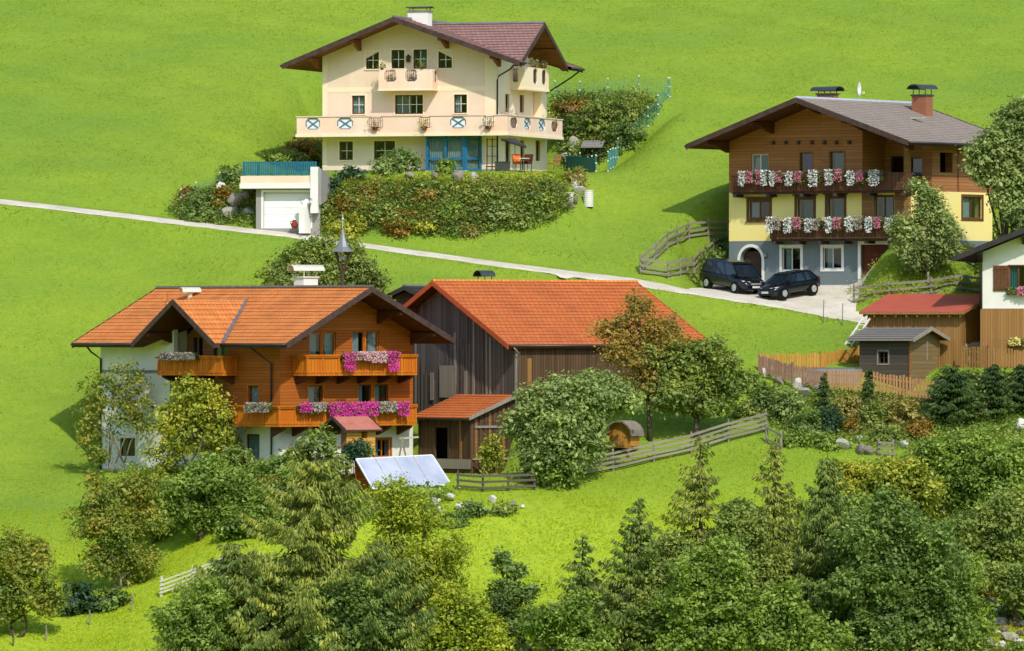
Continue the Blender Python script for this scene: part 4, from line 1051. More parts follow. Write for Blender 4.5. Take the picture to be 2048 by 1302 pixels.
def chair(px, lab, cushion, rz, Y=431.3, frame=None):
    p = GY(px, Y); t = thing('garden_chair', (p.x, p.y, h1z), lab, 'chair', R(rz), 'chairs on the terrace beside the cream house'); fm = frame or m_wick
    mb = MB(); mb.box(-.28, .28, -.26, .26, .38, .44); mb.build('seat', fm, t)
    mb = MB(); mb.hexa([(-.28, .22, .44), (.28, .22, .44), (.28, .27, .44), (-.28, .27, .44), (-.28, .36, .98), (.28, .36, .98), (.28, .41, .98), (-.28, .41, .98)]); mb.build('backrest', fm, t)
    for sx in (-.25, .25):
        for sy in (-.23, .23): mb = MB(); mb.tube([(sx, sy, 0), (sx, sy, .38)], .022, 6); mb.build('leg', fm, t)
        mb = MB(); mb.tube([(sx, -.24, .4), (sx, -.24, .62), (sx, .28, .64)], .022, 6); mb.build('armrest', fm, t)
    if cushion is not None:
        mb = MB(); mb.box(-.25, .25, -.24, .2, .445, .53); mb.hexa([(-.25, .14, .53), (.25, .14, .53), (.25, .21, .53), (-.25, .21, .53), (-.25, .28, .95), (.25, .28, .95), (.25, .35, .95), (-.25, .35, .95)]); mb.build('cushion', cushion, t)
chair(1037, 'garden chair with bright orange cushion under the grey parasol', m_orangec, 25)
chair(1052, 'garden chair with red-brown cushion right of the orange one', m_door, -30, 431.6, m_iron)
chair(1107, 'light wicker chair beyond the parasol near the green netting', None, -50, 431.5)
p = GY(1045, 430.9); t = thing('garden_table', (p.x, p.y, h1z), 'round garden table before the orange chair', 'table'); mb = MB(); mb.tube([(0, 0, .68), (0, 0, .72)], .42, 16); mb.build('tabletop', m_frame_w, t)
mb = MB(); mb.tube([(0, 0, 0), (0, 0, .68)], .04, 8); mb.tube([(0, 0, 0), (0, 0, .03)], .24, 12); mb.build('leg', m_iron, t)
t = thing('cushion_box', (GY(1005, 431.7).x, 431.7, h1z), 'dark grey storage box beside the downpipe on the terrace', 'storage box'); mb = MB(); mb.box(-.45, .45, -.25, .25, 0, .48); mb.build('body', m_metald, t); mb = MB(); mb.box(-.48, .48, -.28, .28, .485, .53); mb.build('lid', m_metald, t)
# white bins, planter
for (px, py, r_, hh, lab) in ((1177, 415, .3, .95, 'tall white ribbed barrel at the right end of the planted bank'), (1139, 403, .26, .5, 'low white tub half hidden at the right end of the planted bank')):
    p = G(px, py); t = thing('white_barrel', (p.x, p.y, p.z - .05), lab, 'barrel'); mb = MB()
    k = 8 if hh > .6 else 4; pts = []; rad = []
    for i in range(k): pts += [(0, 0, hh * i / k), (0, 0, hh * (i + .5) / k)]; rad += [r_, r_ * .965]
    pts.append((0, 0, hh)); rad.append(r_); mb.tube(pts, rad, 16); mb.build('body', m_frame_w, t)
    mb = MB(); mb.tube([(0, 0, hh + .002), (0, 0, hh + .05)], [r_ * 1.05, r_ * 1.03], 16); mb.build('rim', m_frame_w, t)
# little feeding table with a pale roof
p = G(1190, 330); p.z += 0; t = thing('bird_table', (p.x, p.y, p.z), 'small table house with pale pitched roof at the foot of the garden net', 'bird table', R(-15)); k = p.y / FPX
zb_ = (651 - 296) * k - p.z; mb = MB()
for sx in (-.4, .4):
    for sy in (-.3, .3): mb = MB(); mb.tube([(sx, sy, -.1), (sx, sy, zb_)], .04, 6); mb.build('post', m_fenced, t)
mb = MB(); mb.box(-.55, .55, -.4, .4, zb_ * .45, zb_ * .5); mb.build('shelf', m_fenced, t)
mb = MB(); mb.hexa([(-.75, -.65, zb_), (.62, -.65, zb_), (.62, .0, zb_ + .42), (-.75, 0, zb_ + .42), (-.75, -.65, zb_ + .05), (.62, -.65, zb_ + .05), (.62, 0, zb_ + .47), (-.75, 0, zb_ + .47)])
mb.hexa([(-.75, .65, zb_), (.62, .65, zb_), (.62, .01, zb_ + .42), (-.75, .01, zb_ + .42), (-.75, .65, zb_ + .05), (.62, .65, zb_ + .05), (.62, .01, zb_ + .47), (-.75, .01, zb_ + .47)]); mb.build('roof', m_roofgreyw, t)
# green net fence
def netfence(lab, pts, h=1.0, posts=None, mat=None, group=None, cap=True, screen=False, sp=2.2):
    W = []
    for a, b in zip(pts[:-1], pts[1:]):
        A, B = G(*a), G(*b); n = max(1, round((B - A).length / sp))
        for i in range(n): q = A.lerp(B, i / n); q.z = float(gz(q.x, q.y)); W.append(q)
    W.append(G(*pts[-1])); b = W[0].copy(); t = thing('net_fence', b, lab, 'net fence', 0, group)
    for p in W:
        mb = MB(); q = p - b; mb.tube([q - Vector((0, 0, .1)), q + Vector((0, 0, h + .08))], .028, 6); o = mb.build('post', m_tealnet, t)
        mb = MB(); 
        for z in (h + .1, h * .6, .08): mb.box(q.x - .045, q.x + .045, q.y - .045, q.y + .045, q.z + z - .04, q.z + z + .04)
        mb.build('insulators', m_frame_w, o)
    mb = MB(); nz_ = 7
    for a, c in zip(W[:-1], W[1:]):
        a = a - b; c = c - b
        for j in range(nz_):
            z = h * (j + .5) / nz_; mb.beam(a + Vector((0, 0, z)), c + Vector((0, 0, z)), .012, .012)
        m = max(2, int((c - a).length / .22))
        for i in range(m):
            q = a.lerp(c, i / m); mb.beam(q + Vector((0, 0, .05)), q + Vector((0, 0, h)), .012, .012, up=(0, 1, 0))
    mb.build('netting', m_tealnet, t)
    if screen:
        mb = MB(); a, c = W[0] - b, W[-1] - b; mb.hexa([a + Vector((0, .05, 0)), c + Vector((0, .05, 0)), c + Vector((0, .07, 0)), a + Vector((0, .07, 0)), a + Vector((0, .05, h * .95)), c + Vector((0, .05, h * .95)), c + Vector((0, .07, h * .95)), a + Vector((0, .07, h * .95))]); mb.build('screen', m_teal, t)
m_tealnet = plain("green_net_cord", '#3f7f74', '#4f8f84', 3, .7, .2)
netfence('green net fence with white insulators climbing the right side of the garden', [(1340, 196), (1316, 232), (1296, 262), (1262, 296), (1236, 322), (1216, 345)], 1.15)
netfence('green net fence along the upper edge of the garden', [(1110, 205), (1160, 202), (1216, 196), (1278, 192), (1336, 195)], 1.05, sp=2.0)
netfence('short net fence backed with a teal screen beside the terrace', [(1132, 343), (1160, 342), (1192, 345)], .95, screen=True)
netfence('thin net fence round the rock garden left of the garage', [(362, 415), (392, 402), (440, 385), (478, 370)], .95)
# ================================================================ house 2: brown log storey over yellow and blue-grey plaster
W2 = 12.7; D2 = 9.2
f2 = Fac(H2, (0, 0), (1, 0), (0, -1)); s2 = Fac(H2, (W2, 0), (0, 1), (1, 0)); l2 = Fac(H2, (0, D2), (0, -1), (-1, 0)); k2 = Fac(H2, (W2, D2), (-1, 0), (0, 1))
h2 = H2.root('log_house', 'house with brown log upper storey, yellow middle floor, blue-grey ground floor and grey roof', 'house')
sl = 2.64 / 7.75; clL = (-sl, 1, 8.33 + 1.4 * sl - .23); clR = (sl, 1, 8.33 + 14.1 * sl - .23)
zg = f2.hit(1500, 482)[1]; zy = f2.hit(1600, 384)[1]
uw = f2.hit(1722, 320)[0]                                     # end of the log wall, loggia beyond
w_up = [f2.rect(1503, 1537, 308, 350), f2.rect(1600, 1624, 305, 347), f2.rect(1660, 1688, 303, 347)]
w_md = [f2.rect(1498, 1539, 402, 437), f2.rect(1594, 1627, 397, 438), f2.rect(1655, 1688, 395, 438), f2.rect(1749, 1787, 392, 438)]
w_gr = [f2.rect(1564, 1601, 495, 540), f2.rect(1646, 1683, 495, 537)]
arc = f2.rect(1480, 1524, 494, 571); arc = (arc[0], arc[1], 0.0, arc[3] + .0)
gd = f2.rect(1722, 1790, 489, 571); gd = (gd[0], min(gd[1], W2 - .5), 0.0, gd[3])
mb = MB()
lt = f2.rect(1724, 1806, 200, 384); logg = (uw + .15, W2 - .001, zy + .02, 11.5)
f2.wall(mb, 0, W2, -1.0, 11.2, w_up + w_md + w_gr + [arc, gd, logg + ('nob',)], [clL, clR], zsplit=[(zg, 2), (zy, 3)], dep=.45)
# loggia: recessed back wall, inner side wall, floor
rc = 2.4; fl2 = Fac(H2, (uw + .15, rc), (1, 0), (0, -1)); Lq = W2 - uw - .15
hl = [(.4, 1.3, zy + .1, zy + 2.1), (1.8, 2.6, zy + .9, zy + 2.0)]
fl2.wall(mb, 0, Lq, zy, 9.9, hl, [(sl, 1, 8.33 + 14.1 * sl - .23 - sl * (uw + .15))], m=3, dep=.3)
mb.poly([(uw + .15, 0, zy), (uw + .15, rc, zy), (uw + .15, rc, 9.6), (uw + .15, 0, 9.6)], 3)
mb.poly([(uw + .15, 0, zy), (W2, 0, zy), (W2, rc, zy), (uw + .15, rc, zy)], 3)
w_s = [s2.rect(1925, 1964, 394, 437), s2.rect(1836, 1852, 392, 436)]
s2.wall(mb, 0, D2, -1.0, zy, [h for h in w_s], zsplit=[(zg, 2)]); s2.wall(mb, rc, D2, zy, 8.58, [s2.rect(1880, 1905, 305, 345)], m=3)
l2.wall(mb, 0, D2, -1, 8.58, (), zsplit=[(zg, 2), (zy, 3)]); k2.wall(mb, 0, W2, -1, 11.2, (), [(-sl, 1, 8.33 + 14.1 * sl - .23 - sl * W2), (sl, 1, 8.33 + 1.4 * sl - .23 + sl * W2)], zsplit=[(zg, 2), (zy, 3)])
mb.build('wall', [m_bluegrey, m_dark, m_yellow, m_brownwood], h2)
mb = MB(); a = f2.hit(1724, 400)[0]; f2.box(mb, a, w_md[3][0] - .1, zg + 1.2, zy, -.03, .02); mb.build('wood_panel', m_tanwood, h2); mb = MB(); f2.box(mb, w_md[3][1] + .1, W2 - .25, zg + 1.2, zy, -.03, .02); mb.build('wood_panel', m_tanwood, h2)
f2.window(h2, w_up[0], m_frame_w, 2, 1, curtain=m_curtteal, cw=(.5, 1), sill=m_frame_w); f2.window(h2, w_up[1], m_frame_b, 1, 1, curtain=m_curtblue, cw=(.45, 1), surround=m_tanwood, sw=.08)
f2.window(h2, w_up[2], m_frame_b, 1, 1, curtain=m_curtteal, cw=(.2, 1), surround=m_tanwood, sw=.1)
mb = MB(); a0, a1, z0, z1 = w_up[0]; mb.poly([f2.P(a0 + .1, z0 + .1, .2), f2.P((a0 + a1) / 2 - .05, z0 + .1, .2), f2.P((a0 + a1) / 2 - .05, z1 - .2, .2), f2.P(a0 + .22, z1 - .2, .2)]); mb.build('curtain', m_curtain, h2)
for i, h in enumerate(w_md):
    f2.window(h2, h, m_frame_b, 1 if i in (1, 2) else 2, 1, curtain=m_curtain if i == 0 else m_curtteal, cw=(0.05, .5) if i == 0 else (.3, .95), surround=m_frame_b, sw=.17 if i < 3 else .06, cap=i < 3)
for h in w_gr: f2.window(h2, h, m_frame_w, 2, 1, curtain=m_curtain, cw=(.12, .48), surround=m_white, sw=.17, fw=.05)
for h in w_s: s2.window(h2, h, m_frame_b, 2, 1, curtain=m_curtain, cw=(0.1, .6), surround=m_frame_b, sw=.15)
for h in hl: fl2.window(h2, h, m_frame_d, 1, 1, curtain=m_curtblue if h is hl[1] else None)
# arched doorway: white surround, spandrels filling the square hole
def arch():
    a0, a1, z0, z1 = arc; r = (a1 - a0) / 2; c = (a0 + a1) / 2; zc = z1 - r; n = 14; mb = MB(); mw = MB(); P = lambda a, b, d: f2.P(a, b, d)
    for i in range(n):
        t0, t1 = math.pi * i / n, math.pi * (i + 1) / n
        p0, p1 = (c - math.cos(t0) * r, zc + math.sin(t0) * r), (c - math.cos(t1) * r, zc + math.sin(t1) * r)
        mw.prism([p0, (p0[0], z1 + .001), (p1[0], z1 + .001), p1], P, .0, .44)
        R_ = r + .17; q0, q1 = (c - math.cos(t0) * R_, zc + math.sin(t0) * R_), (c - math.cos(t1) * R_, zc + math.sin(t1) * R_)
        mb.prism([p0, q0, q1, p1], P, -.04, .03)
    f2.box(mb, a0 - .17, a0, 0, zc, -.04, .03); f2.box(mb, a1, a1 + .17, 0, zc, -.04, .03)
    mw.build('arch_spandrel', m_bluegrey, h2); mb.build('arch_surround', m_white, h2)
    mb = MB(); f2.box(mb, a0 + .05, a1 - .05, .02, z1 - .25, .36, .42); mb.build('entrance_door', m_frame_d, h2)
arch()
mb = MB(); a0, a1, z0, z1 = gd; f2.box(mb, a0 - .2, a0, 0, z1 + .2, -.04, .03); f2.box(mb, a1, a1 + .2, 0, z1 + .2, -.04, .03); f2.box(mb, a0, a1, z1, z1 + .2, -.04, .03); o = mb.build('door_surround', m_white, h2)
mb = MB(); f2.box(mb, a0, a1, .02, z1, .16, .22); mb.build('garage_door', m_door, h2)
zr2 = 10.97
r2 = roof(h2, lambda a, b, z: (a, b, z), -1.4, 14.1, 6.35, 8.33, 8.33, zr2, -2.5, 10.9, m_tilegrey, m_soffit, m_darktrim, .2, row=.35,
     gut=m_gutter, ridge=m_ridgew, purlins=[(-.1, .24, .3), (3.1, .24, .3), (6.35, .24, .3), (9.5, .24, .3), (W2 + .1, .24, .3)], pb=(0.02, None))
mb = MB(); mb.box(W2 - .28, W2 + .02, -.3, .0, 3.0, 8.5); mb.build('corner_pillar', m_tanwood, h2)
mb = MB(); mb.box(uw - .05, uw + .17, -.12, .1, zy, 9.6); mb.box(W2 - .2, W2, D2 - 4, D2 - 3.8, zy, 8.5); mb.build('post', m_brownwood, h2)
for i, px in enumerate((1548, 1573, 1598, 1625, 1650, 1674, 1700)):
    mb = MB(); a, z = f2.hit(px, 285); f2.box(mb, a - .08, a + .08, z - .11, z + .1, -.16, .01); mb.build('beam_end', m_darktrim, h2)
# balconies
def balcony2(x0, x1, ytop, ybot, p, name='balcony', side=0):
    fb = Fac(H2, (0, -p), (1, 0), (0, -1)); a0 = fb.hit(x0, ybot)[0]; a1 = fb.hit(x1, ybot)[0]; xm = (x0 + x1) / 2
    z0 = fb.hit(xm, ybot)[1]; z1 = fb.hit(xm, ytop)[1]; mb = MB(); n = int((a1 - a0) / .24)
    for i in range(n):
        q0 = a0 + (a1 - a0) * i / n; q1 = a0 + (a1 - a0) * (i + 1) / n - .025; fb.box(mb, q0, q1, z0 + .06, z1 - .1, 0, .04)
    fb.box(mb, a0, a1, z1 - .099, z1, -.03, .12); fb.box(mb, a0, a1, z0, z0 + .055, -.03, .1)
    for q in (a0, a1 - .05):
        for j in range(int(p / .24) + 1):
            y0 = -p + .05 + j * .24; 
            if y0 + .2 < -.01: mb.box(q, q + .05, y0, min(-.02, y0 + .21), z0 + .06, z1 - .1)
        mb.box(q - .01, q + .06, -p + .125, -.02, z1 - .099, z1)
    o = mb.build(name, m_darkwood, h2); mb = MB(); mb.box(a0, a1, -p + .13, -.001, z0 - .14, z0 - .002); k = 6
    for i in range(k): q = a0 + .15 + (a1 - a0 - .5) * i / (k - 1); mb.box(q, q + .2, -p - .02, .02, z0 - .32, z0 - .145)
    mb.build('floor_beams', m_darktrim, o); return fb, a0, a1, z0, z1
fu2, ua0, ua1, uz0, uz1 = balcony2(1462, 1812, 347, 382, .85)
fd2, da0, da1, dz0, dz1 = balcony2(1540, 1786, 441, 477, .9)
ordn = ['first', 'second', 'third', 'fourth', 'fifth', 'sixth', 'seventh', 'eighth']
up = [(1482, 1514, 'wp'), (1517, 1541, 'pw'), (1544, 1572, 'wp'), (1575, 1612, 'wp'), (1618, 1645, 'w'), (1655, 1693, 'wp'), (1699, 1736, 'wp'), (1738, 1770, 'w')]
dn = [(1537, 1568, 'wd'), (1573, 1611, 'wp'), (1614, 1647, 'wd'), (1655, 1690, 'wp'), (1695, 1732, 'wd'), (1735, 1770, 'wp'), (1773, 1796, 'w')]
for row, (fb, z1, L_, nm) in enumerate(((fu2, uz1, up, 'upper'), (fd2, dz1, dn, 'lower'))):
    for i, (x0, x1, kind) in enumerate(L_):
        a0 = fb.hit(x0, 400)[0]; a1 = fb.hit(x1, 400)[0]
        bl = {'wp': [(.02, .45, F_white, .72), (.52, .92, F_pink, .5)], 'pw': [(0, .45, F_pink, .6), (.45, 1, F_white, .7)], 'w': [(.15, .85, F_white, .8)], 'wd': [(.02, .5, F_white, .7), (.5, .95, F_greyp, .55)]}[kind]
        desc = {'wp': 'white and rose', 'pw': 'rose and white', 'w': 'pure white', 'wd': 'white and faded mauve'}[kind]
        flowerbox('%s hanging petunias, %s box from the left on the %s brown balcony' % (desc, ordn[i], nm), fb, a0, a1, z1, -.12, bl, 'petunia boxes on the %s balcony of the log house' % nm, hang=.6 + .12 * math.sin(i * 2.3), rise=.2 + .06 * math.sin(i * 1.7 + row), n=270, size=.078, leafm=L_dark)
# chimneys, dish
chimney(h2, (4.9, 3.2), 1.0, .8, 9.8, 11.35, m_brick, m_metald, 1.75, 1.1, gap=.12, caph=.28)
chimney(h2, (8.3, 8.4), 1.0, .8, 9.2, 11.35, m_brick, m_metald, 1.45, 1.2, ax=(0.3, .95), gap=.3, caph=.3)
t = MB(); c = Vector((5.6, 5.4, 10.75)); t.tube([c, c + Vector((0, 0, 1.1))], .03, 6)
for i in range(12):
    a0_, a1_ = 2 * math.pi * i / 12, 2 * math.pi * (i + 1) / 12; P = lambda a, r, d: c + Vector((.15 + d, math.cos(a) * r * .5 - .1, 1.0 + math.sin(a) * r))
    t.poly([P(0, 0, -.06), P(a0_, .42, .06), P(a1_, .42, .06)])
t.tube([c + Vector((.1, -.1, .7)), c + Vector((.55, -.2, .75))], .02, 5); t.box(c.x + .52, c.x + .62, c.y - .25, c.y - .15, c.z + .7, c.z + .82)
t.build('satellite_dish', m_frame_w, h2)
mb = MB(); mb.box(9.6, 10.4, 5.0, 5.4, zr2 - (9.6 - 6.35) * sl + .06, zr2 - (9.6 - 6.35) * sl + .09); mb.build('roof_hatch', m_frame_w, h2)
t = H2.root('doorstep_lamp', 'small wall lamp right of the arched doorway', 'lamp'); t.location = loc(f2, f2.hit(1533, 512)[0], f2.hit(1533, 512)[1], -.08); mb = MB(); mb.box(-.09, .09, -.09, .07, -.06, .1); mb.build('shade', m_metal, t)
mb = MB(); mb.box(-.03, .03, -.03, .07, -.14, -.061); mb.build('bracket', m_iron, t)

# ================================================================ house 3: orange chalet
W3 = 10.2; D3 = 14.8
f3 = Fac(H3, (0, 0), (1, 0), (0, -1)); l3 = Fac(H3, (0, D3), (0, -1), (-1, 0)); s3 = Fac(H3, (W3, 0), (0, 1), (1, 0)); k3 = Fac(H3, (W3, D3), (-1, 0), (0, 1))
h3 = H3.root('chalet', 'chalet with orange boarded walls, white ground floor, clay tile roof and magenta balcony flowers', 'house')
zl, zr, zm = 7.08, 7.28, 10.2; u0, u1, um = -1.37, 11.57, 5.1
sL = (zm - zl) / (um - u0); sR = (zm - zr) / (u1 - um)
cL = (-sL, 1, zl - u0 * sL - .24); cR = (sR, 1, zr + u1 * sR - .24)
zw = f3.hit(700, 851)[1]
wu = [f3.rect(619, 672, 664, 712), f3.rect(705, 758, 662, 712)]
wm = [f3.rect(616, 645, 771, 822), f3.rect(716, 742, 769, 822), f3.rect(749, 776, 769, 822)]
wg = [f3.rect(750, 781, 878, 914)]
mb = MB(); f3.wall(mb, 0, W3, -1.5, 10.2, wu + wm + wg, [cL, cR], zsplit=[(zw, 2)])
A = lambda v: D3 - v
wl = [l3.rect(497, 518, 771, 808), l3.rect(492, 519, 868, 919)]
v1, v2 = 4.2, 9.0; zf = l3.hit(380, 748)[1]; zc0 = l3.hit(380, 790)[1] - 1.2
l3.wall(mb, A(v1), D3, -1.5, 7.45, wl, zsplit=[(zw, 2)])                        # orange part by the corner
l3.wall(mb, 0, A(v2), -1.5, 7.45, [l3.rect(240, 270, 876, 912)])                 # white part
l3.wall(mb, A(v2), A(v1), -1.5, zw, [], m=0)
lr = Fac(H3, (1.3, v2), (0, -1), (-1, 0)); rw_ = v2 - v1
hr_ = [(.5, 1.3, zf + .1, zf + 2.05), (2.2, 3.4, zf + .1, zf + 2.0), (.8, 2.0, zw + .5, zw + 1.7)]
lr.wall(mb, 0, rw_, zw, 9.3, hr_, [(-.71, 1, 9.5 - .3 - .71 * (v2 - 6.65)), (.71, 1, 9.5 - .3 + .71 * (v2 - 6.65))], m=3, dep=.3)
for v in (v1, v2): mb.poly([(0, v, zw), (1.3, v, zw), (1.3, v, 7.9), (0, v, 7.4)], 2 if v == v1 else 0)
mb.poly([(0, v1, zw), (1.3, v1, zw), (1.3, v2, zw), (0, v2, zw)], 3); mb.poly([(0, v1, zf), (1.3, v1, zf), (1.3, v2, zf), (0, v2, zf)], 3)
# small triangles of wall under the dormer rakes
for (va, vb) in ((v2, 10.0), (3.3, v1)):
    za = 9.5 - abs(va - 6.65) * .71 - .28; zb2 = 9.5 - abs(vb - 6.65) * .71 - .28
    mb.poly([(0, va, 7.0), (0, vb, 7.0), (0, vb, max(7.0, zb2)), (0, va, max(7.0, za))], 0 if va > 6 else 2)
s3.wall(mb, 0, D3, -1.5, 7.6, [], zsplit=[(zw, 2)]); k3.wall(mb, 0, W3, -1.5, 10.2, (), [(-sR, 1, zr + u1 * sR - .24 - sR * W3), (sL, 1, zl - u0 * sL - .24 + sL * W3)], zsplit=[(zw, 2)])
mb.build('wall', [m_white, m_dark, m_orangewood, m_brownwood], h3)
mb = MB(); z = l3.hit(250, 743)[1]; l3.box(mb, 0, A(v2), z - .09, z + .09, -.03, .02); mb.build('floor_band', m_olivetrim if False else m_barnpale, h3)
for h in wu:
    a0, a1, z0, z1 = h; am = (a0 + a1) / 2
    f3.window(h3, (a0, am - .06, z0, z1), m_frame_o, 1, 1, curtain=m_curtain, cw=(0, .75), surround=None, fw=.08); f3.window(h3, (am + .06, a1, z0, z1), m_frame_o, 1, 1, curtain=m_curtain, cw=(.25, 1), fw=.08)
    mb = MB(); f3.box(mb, am - .06, am + .06, z0, z1, .05, .3); mb.build('window_post', m_trimwood, h3)
for h in wm: f3.window(h3, h, m_frame_b, 1, 1, curtain=m_curtain, cw=(0.1, .6), surround=m_trimwood, sw=.09)
for h in wg: f3.window(h3, h, m_trimwood, 2, 1, surround=m_trimwood, sw=.1, curtain=m_curtain, cw=(.1, .4))
for h in wl: l3.window(h3, h, m_frame_b, 1, 1, curtain=m_curtain, cw=(0, .8), surround=m_trimwood if h is wl[0] else None, sw=.09)
l3.window(h3, l3.rect(240, 270, 876, 912), m_frame_b, 2, 1)
for h in hr_: lr.window(h3, h, m_frame_b, 2, 1, curtain=m_curtain, cw=(.1, .5))
mb = MB(); mb.box(0, .3, v2 - .35, v2 - .001, zf, 7.9); mb.build('loggia_pillar', m_white, h3)
cutd = lambda z: (lambda hw: (6.65 - hw, 6.65 + hw) if hw > 0 else None)((9.5 - z) / .71)
r3 = roof(h3, lambda a, b, z: (a, b, z), u0, u1, um, zl, zr, zm, -1.97, 15.65, m_tileor, m_soffit, m_darktrim, .22, cutL=cutd, row=.45, rise=.045,
     gut=m_gutter, ridge=m_ridge, purlins=[(0.1, .24, .32), (2.7, .24, .32), (5.1, .24, .32), (7.5, .24, .32), (10.1, .24, .32)], pb=(0.02, None))
rd = roof(h3, lambda a, b, z: (-1.9 + b, a, z), 6.65 - 3.4, 6.65 + 3.4, 6.65, 9.5 - 3.4 * .71, 9.5 - 3.4 * .71, 9.5, 0, 5.7, m_tileor, m_soffit, m_darktrim, .22, row=.45, rise=.045, b1f=lambda z: max(.5, u0 + (z - zl) / sL + 1.9 + .3),
     name='dormer_roof', purlins=[(4.4, .2, .26), (6.65, .2, .26), (8.9, .2, .26)], pb=(1.9, None))
mb = MB(); mb.hexa([(-1.37, 3.0, 7.13), (-1.37, 3.3, 7.13), (3.6, 6.75, 9.47), (3.6, 6.45, 9.47), (-1.37, 3.0, 7.19), (-1.37, 3.3, 7.19), (3.6, 6.75, 9.55), (3.6, 6.45, 9.55)]); mb.build('valley_flashing', m_lead, r3)
def ontop(u): return (zl + (u - u0) * sL) if u < um else (zr + (u1 - u) * sR)
chimney(h3, (6.3, 4.6), 1.1, .8, 9.3, 10.75, m_white, m_metalw, 1.9, 1.0, ax=(.94, -.33), gap=.3, caph=.34, slab=m_stonew)
mb = MB(); v_ = 11.7; arch_cap(mb, 4.0, v_, ontop(4.0) + .3, 1.15, .6, .28, ax=(.94, -.33)); o = mb.build('vent_cowl', m_metalw, h3)
mb = MB(); mb.tube([(4.0, v_, ontop(4.0) - .1), (4.0, v_, ontop(4.0) + .3)], .15, 8); mb.build('pipe', m_metalw, o)
mb = MB(); mb.tube([(3.2, 12.7, ontop(3.2) - .1), (3.2, 12.7, ontop(3.2) + .62)], .06, 8); mb.tube([(3.2, 12.7, ontop(3.2)), (3.2, 12.7, ontop(3.2) + .12)], [.16, .07], 8); mb.build('vent_pipe', m_tileor, h3)
downpipe(h3, [(-1.3, 14.5, 6.9), (-.9, 14.6, 6.6), (-.08, 14.7, 6.2), (-.08, 14.7, -1)], .055)
downpipe(h3, [(-1.2, 1.2, 6.9), (-.7, .9, 6.5), (-.1, .6, 6.0), (-.1, .6, 0)], .05)
# bell turret on the ridge
c = Vector((um, .35, zm)); mb = MB(); mb.tube([c, c + Vector((0, 0, .9))], .09, 6); 
for sg in (-1, 1): mb.tube([c + Vector((0, 0, .75)), c + Vector((sg * .12, -sg * .12, 1.25)), c + Vector((sg * .28, -sg * .28, 2.0))], [.08, .06, .07], 6)
o = mb.build('bell_turret', m_darktrim, h3); mb = MB(); mb.tube([c + Vector((0, 0, 1.98)), c + Vector((0, 0, 2.25)), c + Vector((0, 0, 2.75)), c + Vector((0, 0, 3.3))], [.62, .33, .16, .02], 8, cap=True); mb.build('turret_cap', m_metal, o)
mb = MB(); mb.tube([c + Vector((0, 0, 3.2)), c + Vector((0, 0, 4.1))], .02, 5); mb.tube([c + Vector((0, 0, 3.72)), c + Vector((0, 0, 3.8)), c + Vector((0, 0, 3.88))], [.02, .08, .02], 6); mb.build('finial', m_ridgew, o)
mb = MB(); mb.tube([c + Vector((0, 0, 1.55)), c + Vector((0, 0, 1.6)), c + Vector((0, 0, 1.8)), c + Vector((0, 0, 1.85))], [.15, .14, .08, .02], 10); mb.build('bell', m_metal, o)
# chalet balconies
def balcony3(segs, z0, z1, wallz=None, left_end=True):
    """segs: [(fac, a0, a1)] outer faces. heavy rails, carved panels"""
    mb = MB(); tr = MB()
    for (fc, a0, a1) in segs:
        n = max(2, int((a1 - a0) / .2))
        for i in range(n): q0 = a0 + (a1 - a0) * i / n; q1 = a0 + (a1 - a0) * (i + 1) / n - .015; fc.box(mb, q0, q1, z0 + .12, z1 - .13, .03, .06)
        fc.box(tr, a0 - .04, a1 + .04, z1 - .13, z1 - .04, -.06, .12); fc.box(tr, a0, a1, z1 - .04 + .002, z1 + .03, -.1, .16); fc.box(tr, a0, a1, z0, z0 + .12, -.03, .1); fc.box(tr, a0, a1, z0 - .14, z0 - .003, -.01, .1)
        k = max(1, round((a1 - a0) / 1.15))
        for i in range(k + 1): q = a0 + (a1 - a0) * i / k; q = min(max(q, a0 + .05), a1 - .05); fc.box(tr, q - .05, q + .05, z0 + .121, z1 - .131, -.02, .09)
        for i in range(k):
            q = a0 + (a1 - a0) * (i + .5) / k; zc = (z0 + z1) / 2
            fc.box(tr, q - .14, q + .14, z1 - .2, z1 - .131, 0, .028)
    o = mb.build('balcony', m_railwood, h3); tr.build('handrail', m_railwood, o); return o
def b3slab(o, x0, x1, y0, y1, z): mb = MB(); mb.box(x0, x1, y0, y1, z - .13, z - .01); mb.build('balcony_floor', m_soffit, o)
p3 = 1.15; fu3 = Fac(H3, (0, -p3), (1, 0), (0, -1)); 
a0 = fu3.hit(614, 728)[0]; a1 = fu3.hit(834, 728)[0]; z0 = fu3.hit(720, 746)[1]; z1 = fu3.hit(720, 710)[1]
e0 = Fac(H3, (a0, 0), (0, -1), (-1, 0)); e1 = Fac(H3, (a1, -p3), (0, 1), (1, 0))
o = balcony3([(fu3, a0, a1), (e0, .02, p3), (e1, .0, p3 - .02)], z0, z1); b3slab(o, a0 + .12, a1 - .12, -p3 + .12, -.01, z0)
for i in range(6):
    q = a0 + .3 + (a1 - a0 - .6) * i / 5; mb = MB(); mb.hexa([(q - .09, -p3 + .15, z0 - .3), (q + .09, -p3 + .15, z0 - .3), (q + .09, .02, z0 - .62), (q - .09, .02, z0 - .62), (q - .09, -p3 + .02, z0 - .145), (q + .09, -p3 + .02, z0 - .145), (q + .09, .02, z0 - .145), (q - .09, .02, z0 - .145)]); mb.build('bracket', m_soffit, o)
Z3u = z1; A3u = (a0, a1)
fd3 = Fac(H3, (-p3, -p3), (1, 0), (0, -1)); z0 = fd3.hit(700, 847)[1]; z1 = fd3.hit(700, 811)[1]; a1 = fd3.hit(833, 830)[0]
ld3 = Fac(H3, (-p3, 2.6), (0, -1), (-1, 0)); e1 = Fac(H3, (a1 - p3, -p3), (0, 1), (1, 0)); e0 = Fac(H3, (0, 2.6), (-1, 0), (0, 1))
